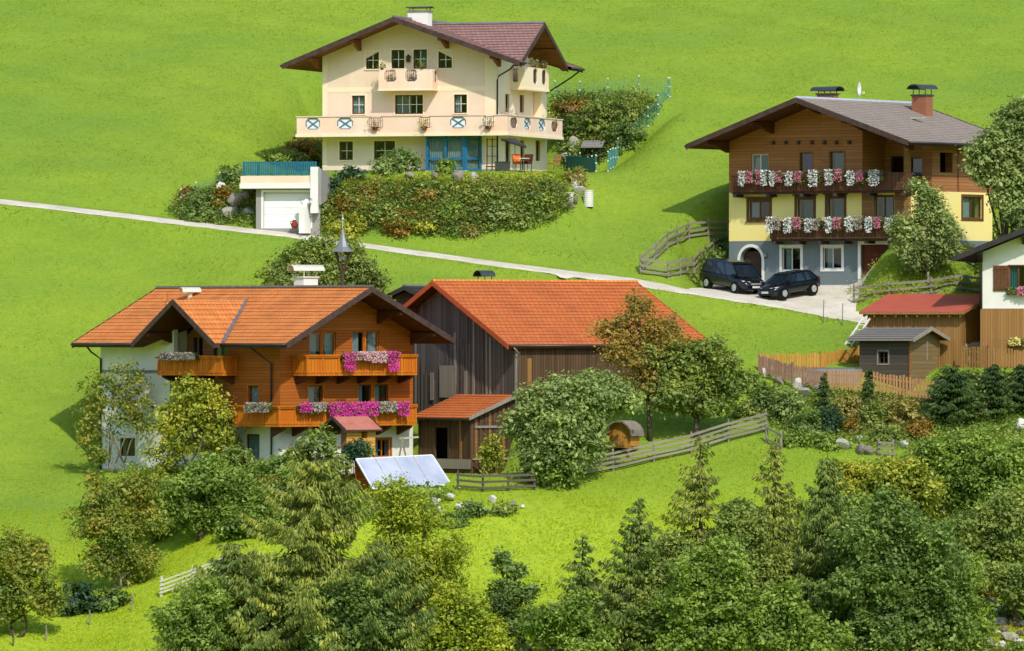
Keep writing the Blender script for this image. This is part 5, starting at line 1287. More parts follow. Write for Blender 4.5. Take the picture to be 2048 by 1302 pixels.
o = balcony3([(fd3, 0, a1), (ld3, 0, 2.6 + p3), (e1, 0, p3 - .02), (e0, .02, p3)], z0, z1); b3slab(o, -p3 + .12, a1 - p3 - .12, -p3 + .12, -.01, z0); b3slab(o, -p3 + .12, -.01, 0, 2.5, z0)
for i in range(7):
    q = -.6 + (a1 - .9) * i / 6; mb = MB(); mb.hexa([(q - .1, -p3 + .15, z0 - .3), (q + .1, -p3 + .15, z0 - .3), (q + .1, .02, z0 - .7), (q - .1, .02, z0 - .7), (q - .1, -p3 + .02, z0 - .145), (q + .1, -p3 + .02, z0 - .145), (q + .1, .02, z0 - .145), (q - .1, .02, z0 - .145)]); mb.build('bracket', m_soffit, o)
Z3d = z1
lu3 = Fac(H3, (-p3, 8.75), (0, -1), (-1, 0)); z0 = lu3.hit(385, 746)[1]; z1 = lu3.hit(385, 712)[1]; L_ = 5.3
e1 = Fac(H3, (0, 8.75), (-1, 0), (0, 1)); e0 = Fac(H3, (-p3, 8.75 - L_), (1, 0), (0, -1))
o = balcony3([(lu3, 0, L_), (e0, 0, p3 - .02), (e1, .02, p3)], z0, z1); b3slab(o, -p3 + .12, -.01, 8.75 - L_ + .12, 8.63, z0); Z3l = z1
for q in (3.8, 5.4, 7.0, 8.4): mb = MB(); mb.hexa([(-p3 + .15, q - .1, z0 - .28), (-p3 + .15, q + .1, z0 - .28), (.02, q + .1, z0 - .62), (.02, q - .1, z0 - .62), (-p3 + .02, q - .1, z0 - .145), (-p3 + .02, q + .1, z0 - .145), (.02, q + .1, z0 - .145), (.02, q - .1, z0 - .145)]); mb.build('bracket', m_soffit, o)
g3 = 'flower boxes on the chalet balconies'
def fb3(fc, x0, x1, y, lab, blooms, zz, n=230, hang=.5, leafm=None, rise=.2): a0 = fc.hit(x0, y)[0]; a1 = fc.hit(x1, y)[0]; return flowerbox(lab, fc, a0, a1, zz, -.16, blooms, g3, hang=hang, rise=rise, n=int(n * 1.5), size=.08, leafm=leafm)
fb3(fu3, 679, 703, 720, 'magenta petunias hanging at the left end of the upper chalet balcony row', [(0, 1, F_mag, .85)], Z3u)
fb3(fu3, 704, 765, 712, 'pale pink petunias in the middle of the upper chalet balcony', [(0, .5, F_lpink, .3), (.45, 1, F_lpink, .42)], Z3u, hang=.3)
fb3(fu3, 766, 790, 720, 'magenta petunias trailing below the pale pink ones on the upper chalet balcony', [(0, 1, F_mag, .9)], Z3u)
fb3(fd3, 590, 614, 815, 'small rose-magenta petunia box nearest the corner on the lower chalet balcony', [(0, 1, F_mag, .35)], Z3d, n=130)
fb3(fd3, 616, 643, 812, 'straw coloured faded flowers beside the small rose box on the lower chalet balcony', [(0, 1, F_greyp, .3)], Z3d, leafm=L_straw)
fb3(fd3, 648, 748, 815, 'long mass of magenta petunias above the little playhouse roof', [(0, .35, F_mag, .6), (.3, .7, F_mag, .6), (.65, 1, F_mag, .6)], Z3d)
fb3(fd3, 750, 784, 812, 'faded mauve flowers near the right end of the lower chalet balcony', [(0, 1, F_greyp, .35)], Z3d, leafm=L_olive)
fb3(fd3, 786, 809, 815, 'magenta petunias last on the right of the lower chalet balcony', [(0, 1, F_mag, .6)], Z3d)
fb3(lu3, 325, 400, 712, 'faded grey-mauve flowers on the balcony under the small chalet gable', [(0, 1, F_greyp, .22)], Z3l, hang=.2)
fb3(ld3, 500, 548, 812, 'faded grey-mauve flowers under the small square chalet window', [(0, 1, F_greyp, .35)], Z3d, hang=.3, leafm=L_olive)

# ================================================================ barn and its lean-to
fbn = Fac(BN, (-12.7, 0), (1, 0), (0, -1)); sbn = Fac(BN, (0, 0), (0, 1), (1, 0)); Lb = 13.8
bn = BN.root('barn', 'large dark weathered barn with steep orange tile roof behind the chalet', 'barn'); zb = .0
ze = -1.09 - BN.o.z; zap = 2.48 - BN.o.z; sb_ = (zap - ze) / 6.65; cB = [(-sb_, 1, ze + .3 * sb_ - .22), (sb_, 1, ze + 13.0 * sb_ - .22)]
mb = MB(); fbn.wall(mb, 0, 12.7, -1.5, zap, (), cB); sbn.wall(mb, 0, Lb, -1.5, ze + .05, (), m=1); kb = Fac(BN, (0, Lb), (-1, 0), (0, 1)); kb.wall(mb, 0, 12.7, -1.5, zap, (), [(-sb_, 1, ze + .3 * sb_ - .22), (sb_, 1, ze + 13.0 * sb_ - .22)])
lbn = Fac(BN, (-12.7, Lb), (0, -1), (-1, 0)); lbn.wall(mb, 0, Lb, -1.5, ze + .05)
mb.build('wall', [m_barn, m_barnwarm], bn)
m_verge = plain("orange_verge_board", '#a84a24', '#b8562c', 3, .7, .3)
rb = roof(bn, lambda a, b, z: (a, b, z), -13.0, .3, -6.35, ze, ze, zap, -.8, 14.4, m_tilebarn, m_soffit, m_verge, .18, row=.4, rise=.05, gut=m_gutter, ridge=m_tileor, purlins=[(-.15, .16, .2), (-4.0, .16, .2), (-8.7, .16, .2)], pb=(.02, None))
rnd = random.Random(3)
for i in range(46):      # single boards standing a little proud, some paler
    a = rnd.uniform(.2, 12.5); w = rnd.uniform(.12, .2); hi = min(ze + 6.65 * sb_ - abs(a - 6.35) * sb_ - .5, rnd.uniform(3.5, 9.5)); lo = rnd.uniform(0, 3.2)
    if hi - lo < 1: continue
    mb = MB(); fbn.box(mb, a - w / 2, a + w / 2, lo, hi, -.03 - rnd.random() * .02, -.003); mb.build('board', m_barn if rnd.random() < .85 else m_barnpale, bn)
for (x0, x1, y0, y1) in ((881, 908, 731, 795), (862, 869, 745, 800), (930, 936, 742, 795)):
    a0, a1, z0, z1 = fbn.rect(x0, x1, y0, y1); mb = MB(); fbn.box(mb, a0, a1, z0, z1, -.08, -.055); mb.build('patch_board', m_barnpale, bn)
mb = MB(); mb.box(-.06, .06, -.06, .06, 0, ze); mb.build('corner_post', m_barnpale, bn)
downpipe(bn, [(.35, -.5, ze - .1), (.3, 0, ze - .5), (.1, .05, ze - .9), (.1, .05, ze - 4.5)], .045, m_metal)
mb = MB(); sbn.box(mb, .8, 1.1, 3.2, ze - .75, -.06, -.003); mb.build('side_board', m_shedwood, bn)
t = bn; mb = MB(); v_ = 3.6; arch_cap(mb, -7.1, v_, zap + .3, .95, 1.0, .36, ax=(.16, .97)); o = mb.build('ridge_vent', m_metald, bn)
mb = MB()
for (dx, dy) in ((-.3, -.2), (.3, -.2), (-.3, .3), (.3, .3)): mb.tube([(-7.1 + dx, v_ + dy, zap - .5), (-7.1 + dx, v_ + dy, zap + .32)], .03, 6)
mb.box(-7.5, -6.7, v_ - .35, v_ + .35, zap - .5, zap + .06); mb.build('vent_stack', m_metald, o)
# lean-to
a0 = fbn.hit(842, 900, -3.0)[0] - 12.7; a1 = -.1; lz0 = 3.0; P_ = 3.15
ln = thing('lean_to', BN.w(0, 0, 0), 'open-fronted brown lean-to with orange tiled roof against the barn gable', 'shed', BN.a)
flt = Fac(BN, (a0, -P_), (1, 0), (0, -1)); slt = Fac(BN, (a1, -P_), (0, 1), (1, 0)); Lf = a1 - a0
zef = flt.hit(900, 836, -.3)[1]; zeb = fbn.hit(970, 791)[1]
mb = MB(); flt.wall(mb, 0, Lf, -.5, zef - .05, [(Lf * .30, Lf * .56, .0, zef - .55, 'nob')]); slt.wall(mb, 0, P_, -.5, zef - .05, m=1)
mb.poly([slt.P(0, zef - .05), slt.P(P_, zef - .05), slt.P(P_, zeb - .15)], 1)
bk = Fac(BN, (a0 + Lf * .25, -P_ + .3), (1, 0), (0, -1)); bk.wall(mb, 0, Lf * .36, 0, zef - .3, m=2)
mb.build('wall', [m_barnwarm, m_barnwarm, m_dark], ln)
mb = MB(); xo = .45; mb.hexa([(a0 - .3, -P_ - xo, zef - .08), (a1 + .3, -P_ - xo, zef - .08), (a1 + .3, -.05, zeb - .02), (a0 - .3, -.05, zeb - .02)] + [(a0 - .3, -P_ - xo, zef), (a1 + .3, -P_ - xo, zef), (a1 + .3, -.05, zeb + .06), (a0 - .3, -.05, zeb + .06)]); o = mb.build('roof', m_soffit, ln)
mb = MB(); n = 10
for i in range(n):
    t0, t1 = i / n, (i + 1) / n; y0, y1 = -P_ - xo + (P_ + xo - .05) * t0, -P_ - xo + (P_ + xo - .05) * t1; q0, q1 = zef + (zeb + .06 - zef) * t0, zef + (zeb + .06 - zef) * t1
    mb.poly([(a0 - .3, y0, q0 + .045), (a1 + .3, y0, q0 + .045), (a1 + .3, y1, q1 + .005), (a0 - .3, y1, q1 + .005)]); mb.poly([(a0 - .3, y0, q0 + .003), (a1 + .3, y0, q0 + .003), (a1 + .3, y0, q0 + .045), (a0 - .3, y0, q0 + .045)])
mb.build('roof_tiles', m_tilebarn, o)
mb = MB(); mb.beam((a1 + .33, -P_ - xo, zef - .02), (a1 + .33, -.05, zeb + .04), .04, .2); mb.build('verge_board', m_barnpale, o)
mb = MB(); mb.tube([(a0 - .3, -P_ - xo - .07, zef - .05), (a1 + .3, -P_ - xo - .07, zef - .05)], .06, 8); mb.build('gutter', m_gutter, o)
for i, q in enumerate((.02, .30, .58, .80, .985)):
    mb = MB(); flt.box(mb, Lf * q - .08, Lf * q + .08, 0, zef - .05, -.06, .06); mb.build('post', m_barnwarm if i != 3 else m_tanwood, ln)
mb = MB(); flt.box(mb, 0, Lf, 0, .55, -.12, -.065); mb.build('base_boards', m_barnpale, ln)
mb = MB(); slt.box(mb, .2, 3.0, zef - .55, zef - .42, -.1, -.02); mb.build('side_rail', m_barnpale, ln); mb = MB(); slt.box(mb, .05, 3.1, .5, .62, -.1, -.02); mb.build('side_rail', m_barnpale, ln)
for i in range(9): mb = MB(); q = .25 + i * .33; slt.box(mb, q, q + .14, .0, zef - .1 + q * .3, -.04, -.002); mb.build('board', m_barnwarm if i % 3 else m_tanwood, ln)
# dark outbuilding gable behind the chalet ridge
OB = Fr(815, 640, 416.8, -20); ob = OB.root('outbuilding', 'small black-roofed outbuilding peeping between the chalet and the barn', 'outbuilding')
za = (651 - 573) / FPX * 416.5 - OB.o.z; zeo = (651 - 596) / FPX * 416.5 - OB.o.z
mb = MB(); fo = Fac(OB, (-1.6, 0), (1, 0), (0, -1)); fo.wall(mb, 0, 3.2, -3, za, (), [(-.42, 1, zeo - .25), (.42, 1, zeo - .25 + .42 * 3.2)])
for (O_, e_, n_) in (((1.6, 0), (0, 1), (1, 0)), ((-1.6, 2.6), (0, -1), (-1, 0))): Fac(OB, O_, e_, n_).wall(mb, 0, 2.6, -3, zeo - .2)
mb.build('wall', m_darktrim, ob)
roof(ob, lambda a, b, z: (a, b, z), -1.9, 1.9, 0, zeo - .2, zeo - .2, za, -.5, 2.8, m_roofdark, m_roofdark, m_roofdark, .14, ridge=m_metal)

# ================================================================ white house at the right edge
h4 = H4.root('white_house', 'white plastered house with brown boarded ground floor and black eaves at the right edge', 'house')
f4 = Fac(H4, (0, 0), (1, 0), (0, -1)); l4 = Fac(H4, (0, 9), (0, -1), (-1, 0)); W4 = 11.0
e4 = f4.hit(1905, 515, -1.2); b4 = f4.hit(2048, 457, -1.2); s4 = (b4[1] - e4[1]) / (b4[0] - e4[0]); zmid = f4.hit(2000, 617)[1]
apx = W4 / 2; zap4 = e4[1] + (apx - e4[0]) * s4
w4 = [f4.rect(2018, 2056, 532, 582), f4.rect(2021, 2058, 638, 684)]
mb = MB(); f4.wall(mb, 0, W4, -1, zap4, w4, [(-s4, 1, e4[1] - e4[0] * s4 - .32), (s4, 1, zap4 + apx * s4 - .32)], zsplit=[(zmid, 2)])
l4.wall(mb, 0, 9, -1, e4[1] + .1, [], zsplit=[(zmid, 2)]); Fac(H4, (W4, 0), (0, 1), (1, 0)).wall(mb, 0, 9, -1, e4[1] + .1, m=2)
mb.build('wall', [m_shedwood, m_dark, m_white], h4)
roof(h4, lambda a, b, z: (a, b, z), e4[0], W4 - e4[0], apx, e4[1], e4[1], zap4, -1.2, 10, m_roofdark, m_roofdark, m_roofdark, .2, gut=m_gutter, purlins=[(-.1, .25, .3), (2.4, .25, .3)], pb=(.02, None))
mb = MB(); f4.box(mb, -.12, W4, -.9, zmid, -.06, -.003); mb.build('boarding', m_shedwood, h4)
for i, h in enumerate(w4): f4.window(h4, h if i == 0 else h, m_frame_b, 2, 1, curtain=m_curtteal if i == 0 else m_curtain, cw=(.0, .5), surround=m_frame_b if i == 0 else m_frame_d, sw=.07)
sh = f4.rect(1987, 2016, 531, 582); mb = MB(); n = 4
for i in range(n): q = sh[0] + (sh[1] - sh[0]) * i / n; f4.box(mb, q, q + (sh[1] - sh[0]) / n - .02, sh[2], sh[3], -.07, -.03)
for z in (sh[2] + .12, sh[3] - .22): f4.box(mb, sh[0], sh[1], z, z + .1, -.1, -.071)
mb.build('shutter', m_frame_b, h4)
downpipe(h4, [(-.9, -.9, e4[1] - .2), (-.1, -.1, e4[1] - .7), (-.1, -.1, zmid)], .06)
flowerbox('green window box with a few red flowers at the right picture edge', f4, w4[0][0] - .1, w4[0][1], w4[0][2] - .02, -.15, [(.5, 1, F_pink, .25)], 'window boxes of the white house', hang=.2, n=200, leafm=L_olive, size=.1)
flowerbox('window box of pale yellow flowers under the lower boarded window', f4, w4[1][0] - .05, w4[1][1], w4[1][2] - .02, -.15, [(0, .6, F_yellow, .2)], 'window boxes of the white house', hang=.25, n=200, leafm=L_olive, size=.1)
# ================================================================ red roofed shed
rs_ = RS.root('red_roofed_shed', 'long honey-brown boarded shed with flat red metal roof beside the white house', 'shed')
fr5 = Fac(RS, (0, 0), (1, 0), (0, -1)); zf5 = fr5.hit(1820, 628, -.5)[1]; W5 = fr5.hit(1921, 660)[0]
y5 = 4.3; vb = 5.1; zb5 = zf5 + 1.02
mb = MB(); fr5.wall(mb, 0, W5, -.8, zf5 + .0); Fac(RS, (0, y5), (0, -1), (-1, 0)).wall(mb, 0, y5, -.8, zf5 + .1)
sd = Fac(RS, (W5, 0), (0, 1), (1, 0)); sd.wall(mb, 0, 1.0, -.8, zf5 + .1); sd.wall(mb, 3.3, y5, -.8, zf5 + .6)
mb.build('wall', m_shedwood, rs_)
mb = MB(); sq = Fac(RS, (W5 - .6, 1.0), (.25, 1), (1, -.25)); sq.wall(mb, 0, 2.6, .9, zf5 + .3); mb.build('inner_boards', m_brightboard, rs_)
for i in range(9): mb = MB(); q = .3 + i * .42; fr5.box(mb, q, q + .13, -.4, zf5 - .05, -.035, -.003); mb.build('board', m_shedwood, rs_)
xa, xb = fr5.hit(1718, 628, -.55)[0], fr5.hit(1928, 628, -.55)[0]
mb = MB(); q = lambda z: [(xa, -.55, zf5 + z), (xb, -.55, zf5 + z), (xb, vb, zb5 + z), (xa, vb, zb5 + z)]
mb.hexa(q(.10) + q(.15)); o = mb.build('roof', m_roofred, rs_)
mb = MB(); mb.hexa(q(-.02) + q(.095)); mb.build('roof_boards', m_shedwood, o)
for i in range(10): mb = MB(); x = xa + .25 + (xb - xa - .5) * i / 9; mb.beam((x, -.48, zf5 - .1), (x, vb - .1, zb5 - .1), .09, .14); mb.build('rafter', m_shedwood, o)
# ================================================================ grey hut
ht = HT.root('log_hut', 'small grey log hut with shingle roof and one tiny window inside the picket fence', 'hut')
zeh = (651 - 678) / FPX * 405.2 - HT.o.z; zah = (651 - 655.5) / FPX * 406.5 - HT.o.z; Lh = 3.3; Dh = 3.3
fh = Fac(HT, (-Lh, 0), (1, 0), (0, -1)); sh_ = Fac(HT, (0, 0), (0, 1), (1, 0)); wh = fh.rect(1757, 1776, 703, 727)
mb = MB(); fh.wall(mb, 0, Lh, -.8, zeh, [wh]); slh = (zah - zeh) / 2.15
sh_.wall(mb, 0, Dh, -.8, zah, (), [(-slh, 1, zeh + .5 * slh - .1), (slh, 1, zeh + (Dh + .5) * slh - .1)], m=2)
Fac(HT, (-Lh, Dh), (0, -1), (-1, 0)).wall(mb, 0, Dh, -.8, zeh); Fac(HT, (0, Dh), (-1, 0), (0, 1)).wall(mb, 0, Lh, -.8, zeh)
mb.build('wall', [m_hutdark, m_dark, m_huttan], ht)
fh.window(ht, wh, m_frame_d, 2, 2, surround=m_barnpale, sw=.09)
mb = MB(); mb.box(-.07, .05, -.07, .06, -.5, zeh); mb.box(-.06, .05, Dh - .05, Dh + .06, -.5, zeh); mb.build('corner_post', m_tanwood, ht)
roof(ht, lambda a, b, z: (.45 - b, a, z), -.5, Dh + .5, Dh / 2, zeh, zeh, zah, 0, Lh + .9, m_roofgreyw, m_soffit, m_barnpale, .1, row=.4, rise=.05, ridge=None)
mb = MB(); a, z = sh_.hit(1853, 700); sh_.box(mb, a - .03, a + .03, z - .6, z + .6, -.05, -.002); mb.build('batten', m_barnpale, ht)
# slanted white poles behind the hut
t = thing('ladder', GY(1712, 409), 'pale ladder leaning at the left end of the red roofed shed', 'ladder'); b = t.location.copy(); A_ = P3(1727, 635, 410.5) - b; B_ = P3(1690, 690, 408.5) - b
for off in (Vector((0, 0, 0)), Vector((.38, .1, -.05))): mb = MB(); mb.beam(B_ + off, A_ + off, .07, .09); mb.build('rail', m_frame_w, t)
for i in range(6): mb = MB(); q = B_.lerp(A_, (i + .5) / 6); mb.beam(q, q + Vector((.38, .1, -.05)), .035, .035); mb.build('rung', m_frame_w, t)
t = thing('step_feet', (0, 0, 0), None, None); bpy.data.objects.remove(t)
# ================================================================ cars
m_paint = plain("black_car_paint", '#0d0f14', '#10131a', 1, .22, .6); m_paintd = plain("black_plastic", '#0a0a0b', '#111112', 1, .6, .3)
m_carglass = plain("dark_car_glass", '#12202a', '#182832', 1, .06, .8); m_lamp = plain("headlamp_glass", '#c8ccd0', '#e0e4e8', 6, .15, .6)
m_tyre = plain("tyre_rubber", '#0c0c0c', '#161616', 4, .9, .1); m_rim = plain("silver_rim", '#a8aaac', '#c4c6c8', 4, .35, .5, .5); m_red = plain("tail_lamp_red", '#7a0c0a', '#8a1210', 4, .2, .5)
def car(label, px, Y, fwd, L, Wd, H, kind):
    """x forward from the rear bumper, y to the car's left"""
    g = GY(px, Y); rz = math.atan2(fwd[1], fwd[0]); d = Vector((fwd[0], fwd[1], 0)).normalized()
    zf = float(gz(g.x + d.x * L * .35, g.y + d.y * L * .35)); zr = float(gz(g.x - d.x * L * .35, g.y - d.y * L * .35))
    t = thing('van' if kind == 'van' else 'car', (g.x, g.y, (zf + zr) / 2 + .06), label, 'van' if kind == 'van' else 'car', rz); t.rotation_euler = (0, -math.atan2(zf - zr, L * .7), rz)
    t.rotation_mode = 'XYZ'; h = Wd / 2; x0 = -L / 2
    if kind == 'van': st = [(0, .42, .95, .86), (.05, .30, 1.0, .96), (.5, .24, 1.03, 1), (1.4, .22, 1.05, 1), (2.6, .22, 1.05, 1), (3.3, .22, 1.02, 1), (3.75, .22, .99, .99), (4.15, .24, .90, .96), (4.42, .26, .80, .90), (4.58, .30, .68, .80), (4.64, .36, .55, .70)]
    else: st = [(0, .42, .82, .84), (.06, .30, .90, .94), (.5, .24, .93, 1), (1.4, .22, .93, 1), (2.3, .22, .93, 1), (2.8, .22, .93, 1), (3.1, .22, .90, .99), (3.5, .24, .82, .96), (3.78, .26, .72, .90), (3.92, .30, .62, .80), (3.98, .36, .52, .68)]
    k = L / st[-1][0]; mb = MB(); n = 20; rings = []
    for (x, zb, zt, w) in st:
        b = len(mb.v); cz = (zb + zt) / 2; hz = (zt - zb) / 2
        for i in range(n):
            a = 2 * math.pi * i / n; c, s = math.cos(a), math.sin(a); e = 2 / 4.2
            mb.v.append((x0 + x * k, math.copysign(abs(c) ** e, c) * h * w, cz + math.copysign(abs(s) ** e, s) * hz))
        rings.append(b)
    for r0, r1 in zip(rings[:-1], rings[1:]):
        for i in range(n): j = (i + 1) % n; mb.f.append((r0 + i, r0 + j, r1 + j, r1 + i)); mb.m.append(0)
    mb.f.append(tuple(rings[0] + i for i in range(n))); mb.m.append(0); mb.f.append(tuple(rings[-1] + i for i in range(n))); mb.m.append(0)
    body = mb.build('body', m_paint, t, smooth=True)
    G_ = [(.18, .45, 3.0, 3.95), H] if kind == 'van' else [(.18, .72, 2.35, 3.15), H]
    (xa, xb, xc, xd), zt = G_; belt = .96 if kind == 'van' else .86; wb, wt = h * .93, h * .72
    xa, xb, xc, xd = [x0 + v * k for v in (xa, xb, xc, xd)]
    mb = MB(); mb.hexa([(xa, -wb, belt), (xd, -wb, belt), (xd, wb, belt), (xa, wb, belt), (xb, -wt, zt - .08), (xc, -wt, zt - .08), (xc, wt, zt - .08), (xb, wt, zt - .08)])
    mb.build('windows', m_carglass, t)
    mb = MB(); r = .1; mb.hexa([(xb - .1, -wt - .03, zt - .1), (xc + .12, -wt - .03, zt - .1), (xc + .12, wt + .03, zt - .1), (xb - .1, wt + .03, zt - .1), (xb + .12, -wt + .1, zt), (xc - .2, -wt + .1, zt), (xc - .2, wt - .1, zt), (xb + .12, wt - .1, zt)])
    for sy in (-1, 1):
        for (p, q) in (((xa, belt), (xb, zt - .08)), ((xd, belt), (xc, zt - .08))): mb.beam((p[0], sy * wb, p[1]), (q[0], sy * wt, q[1]), .07, .09)
        pil = (.36, .66) if kind == 'van' else (.36, .68)
        for f_ in pil:
            xx = xa + (xd - xa) * f_; xt = xb + (xc - xb) * f_; mb.beam((xx, sy * (wb + .005), belt), (xt, sy * (wt + .005), zt - .08), .05, .08)
    mb.build('roof', m_paint, t)
    wr = .32 if kind == 'van' else .30; ax = (.85 * k, 3.72 * k) if kind == 'van' else (.72 * k, 3.2 * k)
    for x in ax:
        for sy in (-1, 1):
            mb = MB(); mb.tube([(x0 + x, sy * (h - .2), wr), (x0 + x, sy * (h + .015), wr)], [wr + .07, wr + .07], 20); mb.build('wheel_arch', m_paintd, body)
            mb = MB(); mb.tube([(x0 + x, sy * (h - .18), wr), (x0 + x, sy * (h + .03), wr), (x0 + x, sy * (h + .045), wr)], [wr, wr, wr * .92], 22); w = mb.build('wheel', m_tyre, t)
            mb = MB(); mb.tube([(x0 + x, sy * (h + .03), wr), (x0 + x, sy * (h + .055), wr)], [wr * .72, wr * .66], 18)
            mb.tube([(x0 + x, sy * (h + .05), wr), (x0 + x, sy * (h + .07), wr)], [wr * .2, wr * .16], 8); mb.build('rim', m_rim, w)
    fx = x0 + L
    for sy in (-1, 1):
        zl_ = .68 if kind == 'van' else .62
        mb = MB(); mb.hexa([(fx - .26, sy * h * .46, zl_ - .10), (fx - .03, sy * h * .40, zl_ - .10), (fx - .20, sy * h * .86, zl_ - .08), (fx - .46, sy * h * .90, zl_ - .08), (fx - .30, sy * h * .46, zl_ + .06), (fx - .10, sy * h * .40, zl_ + .05), (fx - .26, sy * h * .86, zl_ + .1), (fx - .5, sy * h * .91, zl_ + .1)]); mb.build('headlight', m_lamp, t)
        mb = MB(); mb.box(xd - .5, xd - .32, sy * (h + .02) - .09, sy * (h + .02) + .09, belt - .02, belt + .13); mb.build('wing_mirror', m_paintd, t)
        mb = MB(); mb.box(x0 + .02, x0 + .16, sy * h * .8 - .08, sy * h * .8 + .08, .7, .95); mb.build('tail_lamp', m_red, t)
        mb = MB(); q = .36 * L; mb.box(x0 + q, x0 + q + .14, sy * (h + .005) - .015, sy * (h + .005) + .015, belt - .16, belt - .13); mb.box(x0 + q + 1.1, x0 + q + 1.24, sy * (h + .005) - .015, sy * (h + .005) + .015, belt - .16, belt - .13); mb.build('door_handle', m_paintd, t)
    mb = MB(); mb.box(fx - .05, fx + .02, -.26, .26, .38, .49); mb.build('number_plate', m_frame_w, t)
    mb = MB(); mb.box(fx - .10, fx - .005, -.36, .36, .56, .66); mb.build('grille', m_rim if kind == 'van' else m_paintd, t)
    mb = MB(); mb.box(fx - .2, fx + .005, -h * .66, h * .66, .26, .36); mb.build('bumper', m_paintd, t)
    return t
car('black people carrier parked by the arched doorway, roof light and wheels silver', 1466, 422.4, (.56, -.83), 4.55, 1.8, 1.74, 'van')
car('small black hatchback parked nose to the left before the blue-grey wall', 1578, 420.3, (-.72, -.69), 3.95, 1.65, 1.43, 'hatch')

# ================================================================ fences
fence('long silvery rail fence climbing right from the big bush to the rocks', [(1075, 974), (1160, 958), (1270, 934), (1347, 920), (1400, 902), (1440, 890), (1531, 868)], 1.15, 4, 2.3, m_fence, lean=.05)
fence('dark rail fence in front of the lean-to', [(915, 981), (985, 988), (1070, 982)], .95, 3, 1.6, m_fenced, lean=.08)
fence('broken end of the rail fence with two stout posts at the rock bank', [(1534, 886), (1562, 900)], .95, 2, .9, m_fence, pr=.09)
fence('low rail fence and stile at the foot of the rock bank', [(1757, 912), (1786, 918)], .85, 3, .8, m_fence, pr=.08)
fence('grey rail fence round the small sloping paddock left of the log house', [(1281, 552), (1312, 524), (1343, 497), (1362, 490), (1382, 485), (1420, 482), (1456, 480)], 1.05, 3, 1.9, m_fence)
fence('lower grey rail fence of the small paddock running down beside the black van', [(1281, 552), (1315, 559), (1349, 566), (1376, 551), (1400, 535), (1430, 515), (1456, 497)], 1.0, 3, 1.8, m_fence)
fence('pale rail fence behind the red roof on the grassy mound', [(1708, 608), (1760, 614), (1830, 618), (1900, 606), (1960, 596)], 1.0, 3, 2.3, m_fence)
fence('white rail fence with one dark post in the lower left meadow', [(322, 1196), (378, 1178), (440, 1152)], .95, 4, 1.75, m_metalw, pr=.09, rail_h=.08)
for (px, py, lab) in ((92, 1282, 'thin wooden post leftmost in the lower left meadow'), (179, 1252, 'pale wooden post between two others in the lower left meadow'), (263, 1222, 'short post below the dark shrub in the lower left meadow'), (26, 1292, 'dark fence post under the sparse tree in the bottom left corner')):
    p = G(px, py); mb = MB(); hh = .8; mb.tube([p * 0 - Vector((0, 0, .1)), Vector((.02, 0, hh * .5)), Vector((0, .02, hh))], [.05, .05, .045], 7); mb.tube([Vector((0, .02, hh + .001)), Vector((0, .02, hh + .03))], [.045, .02], 7)
    o = mb.build('fence_post', m_fence if px != 26 else m_fenced, None); o.location = p; tag(o, lab, 'post', 'posts in the lower left meadow')
for (px, py) in ((1647, 650), (1685, 656)):
    p = G(px, py); mb = MB(); mb.tube([Vector((0, 0, -.1)), Vector((.0, 0, .6)), Vector((.02, 0, 1.25))], .03, 6); mb.tube([Vector((.02, 0, 1.251)), Vector((.02, 0, 1.28))], .045, 6); o = mb.build('marker_post', m_metal, None); o.location = p
    tag(o, 'thin grey roadside stake %s the red roofed shed' % ('farther from' if px == 1647 else 'nearer to'), 'stake', 'stakes on the verge')
def pickets(label, P, h, mat, sp=.17, w=.11, postsp=2.0, gap_top=0, world=True):
    t = thing('picket_fence', P[0], label, 'fence', 0, 'picket fences round the grey hut'); b = P[0]
    for a, c in zip(P[:-1], P[1:]):
        d = c - a; n = max(1, int(d.length / sp)); n = min(n, 48); e = d.normalized(); e.z = 0; nn = Vector((e.y, -e.x, 0)).normalized()
        if nn.y > 0: nn = -nn
        for i in range(n):
            q = a.lerp(c, (i + .5) / n) - b; hh = h + random.uniform(-.06, .06); lp = random.uniform(-.015, .015); mb = MB()
            mb.hexa([q - e * w / 2 + nn * .03 - Vector((0, 0, .05)), q + e * w / 2 + nn * .03 - Vector((0, 0, .05)), q + e * w / 2 + nn * .055 - Vector((0, 0, .05)), q - e * w / 2 + nn * .055 - Vector((0, 0, .05)),
                     q - e * w / 2 + nn * .03 + Vector((lp, 0, hh)), q + e * w / 2 + nn * .03 + Vector((lp, 0, hh)), q + e * w / 2 + nn * .055 + Vector((lp, 0, hh)), q - e * w / 2 + nn * .055 + Vector((lp, 0, hh))])
            mb.build('picket', mat, t)
        for z in (h * .25, h * .75): mb = MB(); mb.beam(a - b + Vector((0, 0, z)), c - b + Vector((0, 0, z)), .05, .09); mb.build('rail', mat, t)
        m = max(1, round(d.length / postsp))
        for i in range(m + 1): q = a.lerp(c, i / m) - b; mb = MB(); mb.tube([q - Vector((0, 0, .3)), q + Vector((0, 0, h + .1))], .06, 6); mb.build('post', mat, t)
    return t
FY = lambda px, py, Y: P3(px, py, Y)
pickets('bright orange picket fence at the back of the hut garden', [G(1519, 744), G(1640, 744), G(1717, 728)], .98, m_brightboard, .2, .15)
pickets('greying picket fence sloping down from the left corner of the hut garden', [FY(1518, 744, 408.0), FY(1585, 762, 406.2), FY(1655, 776, 404.9)], .95, m_picketg, .17, .14)
pickets('larch picket fence across the front of the grey hut', [FY(1655, 777, 404.8), FY(1745, 779, 404.2), FY(1870, 799, 403.3)], 1.0, m_picket, .19, .12)
pickets('brown picket fence before the boarded wall of the white house', [FY(1922, 733, 408.3), FY(1975, 735, 407.6), FY(2049, 742, 407.4)], 1.15, m_shedwood, .15, .11)
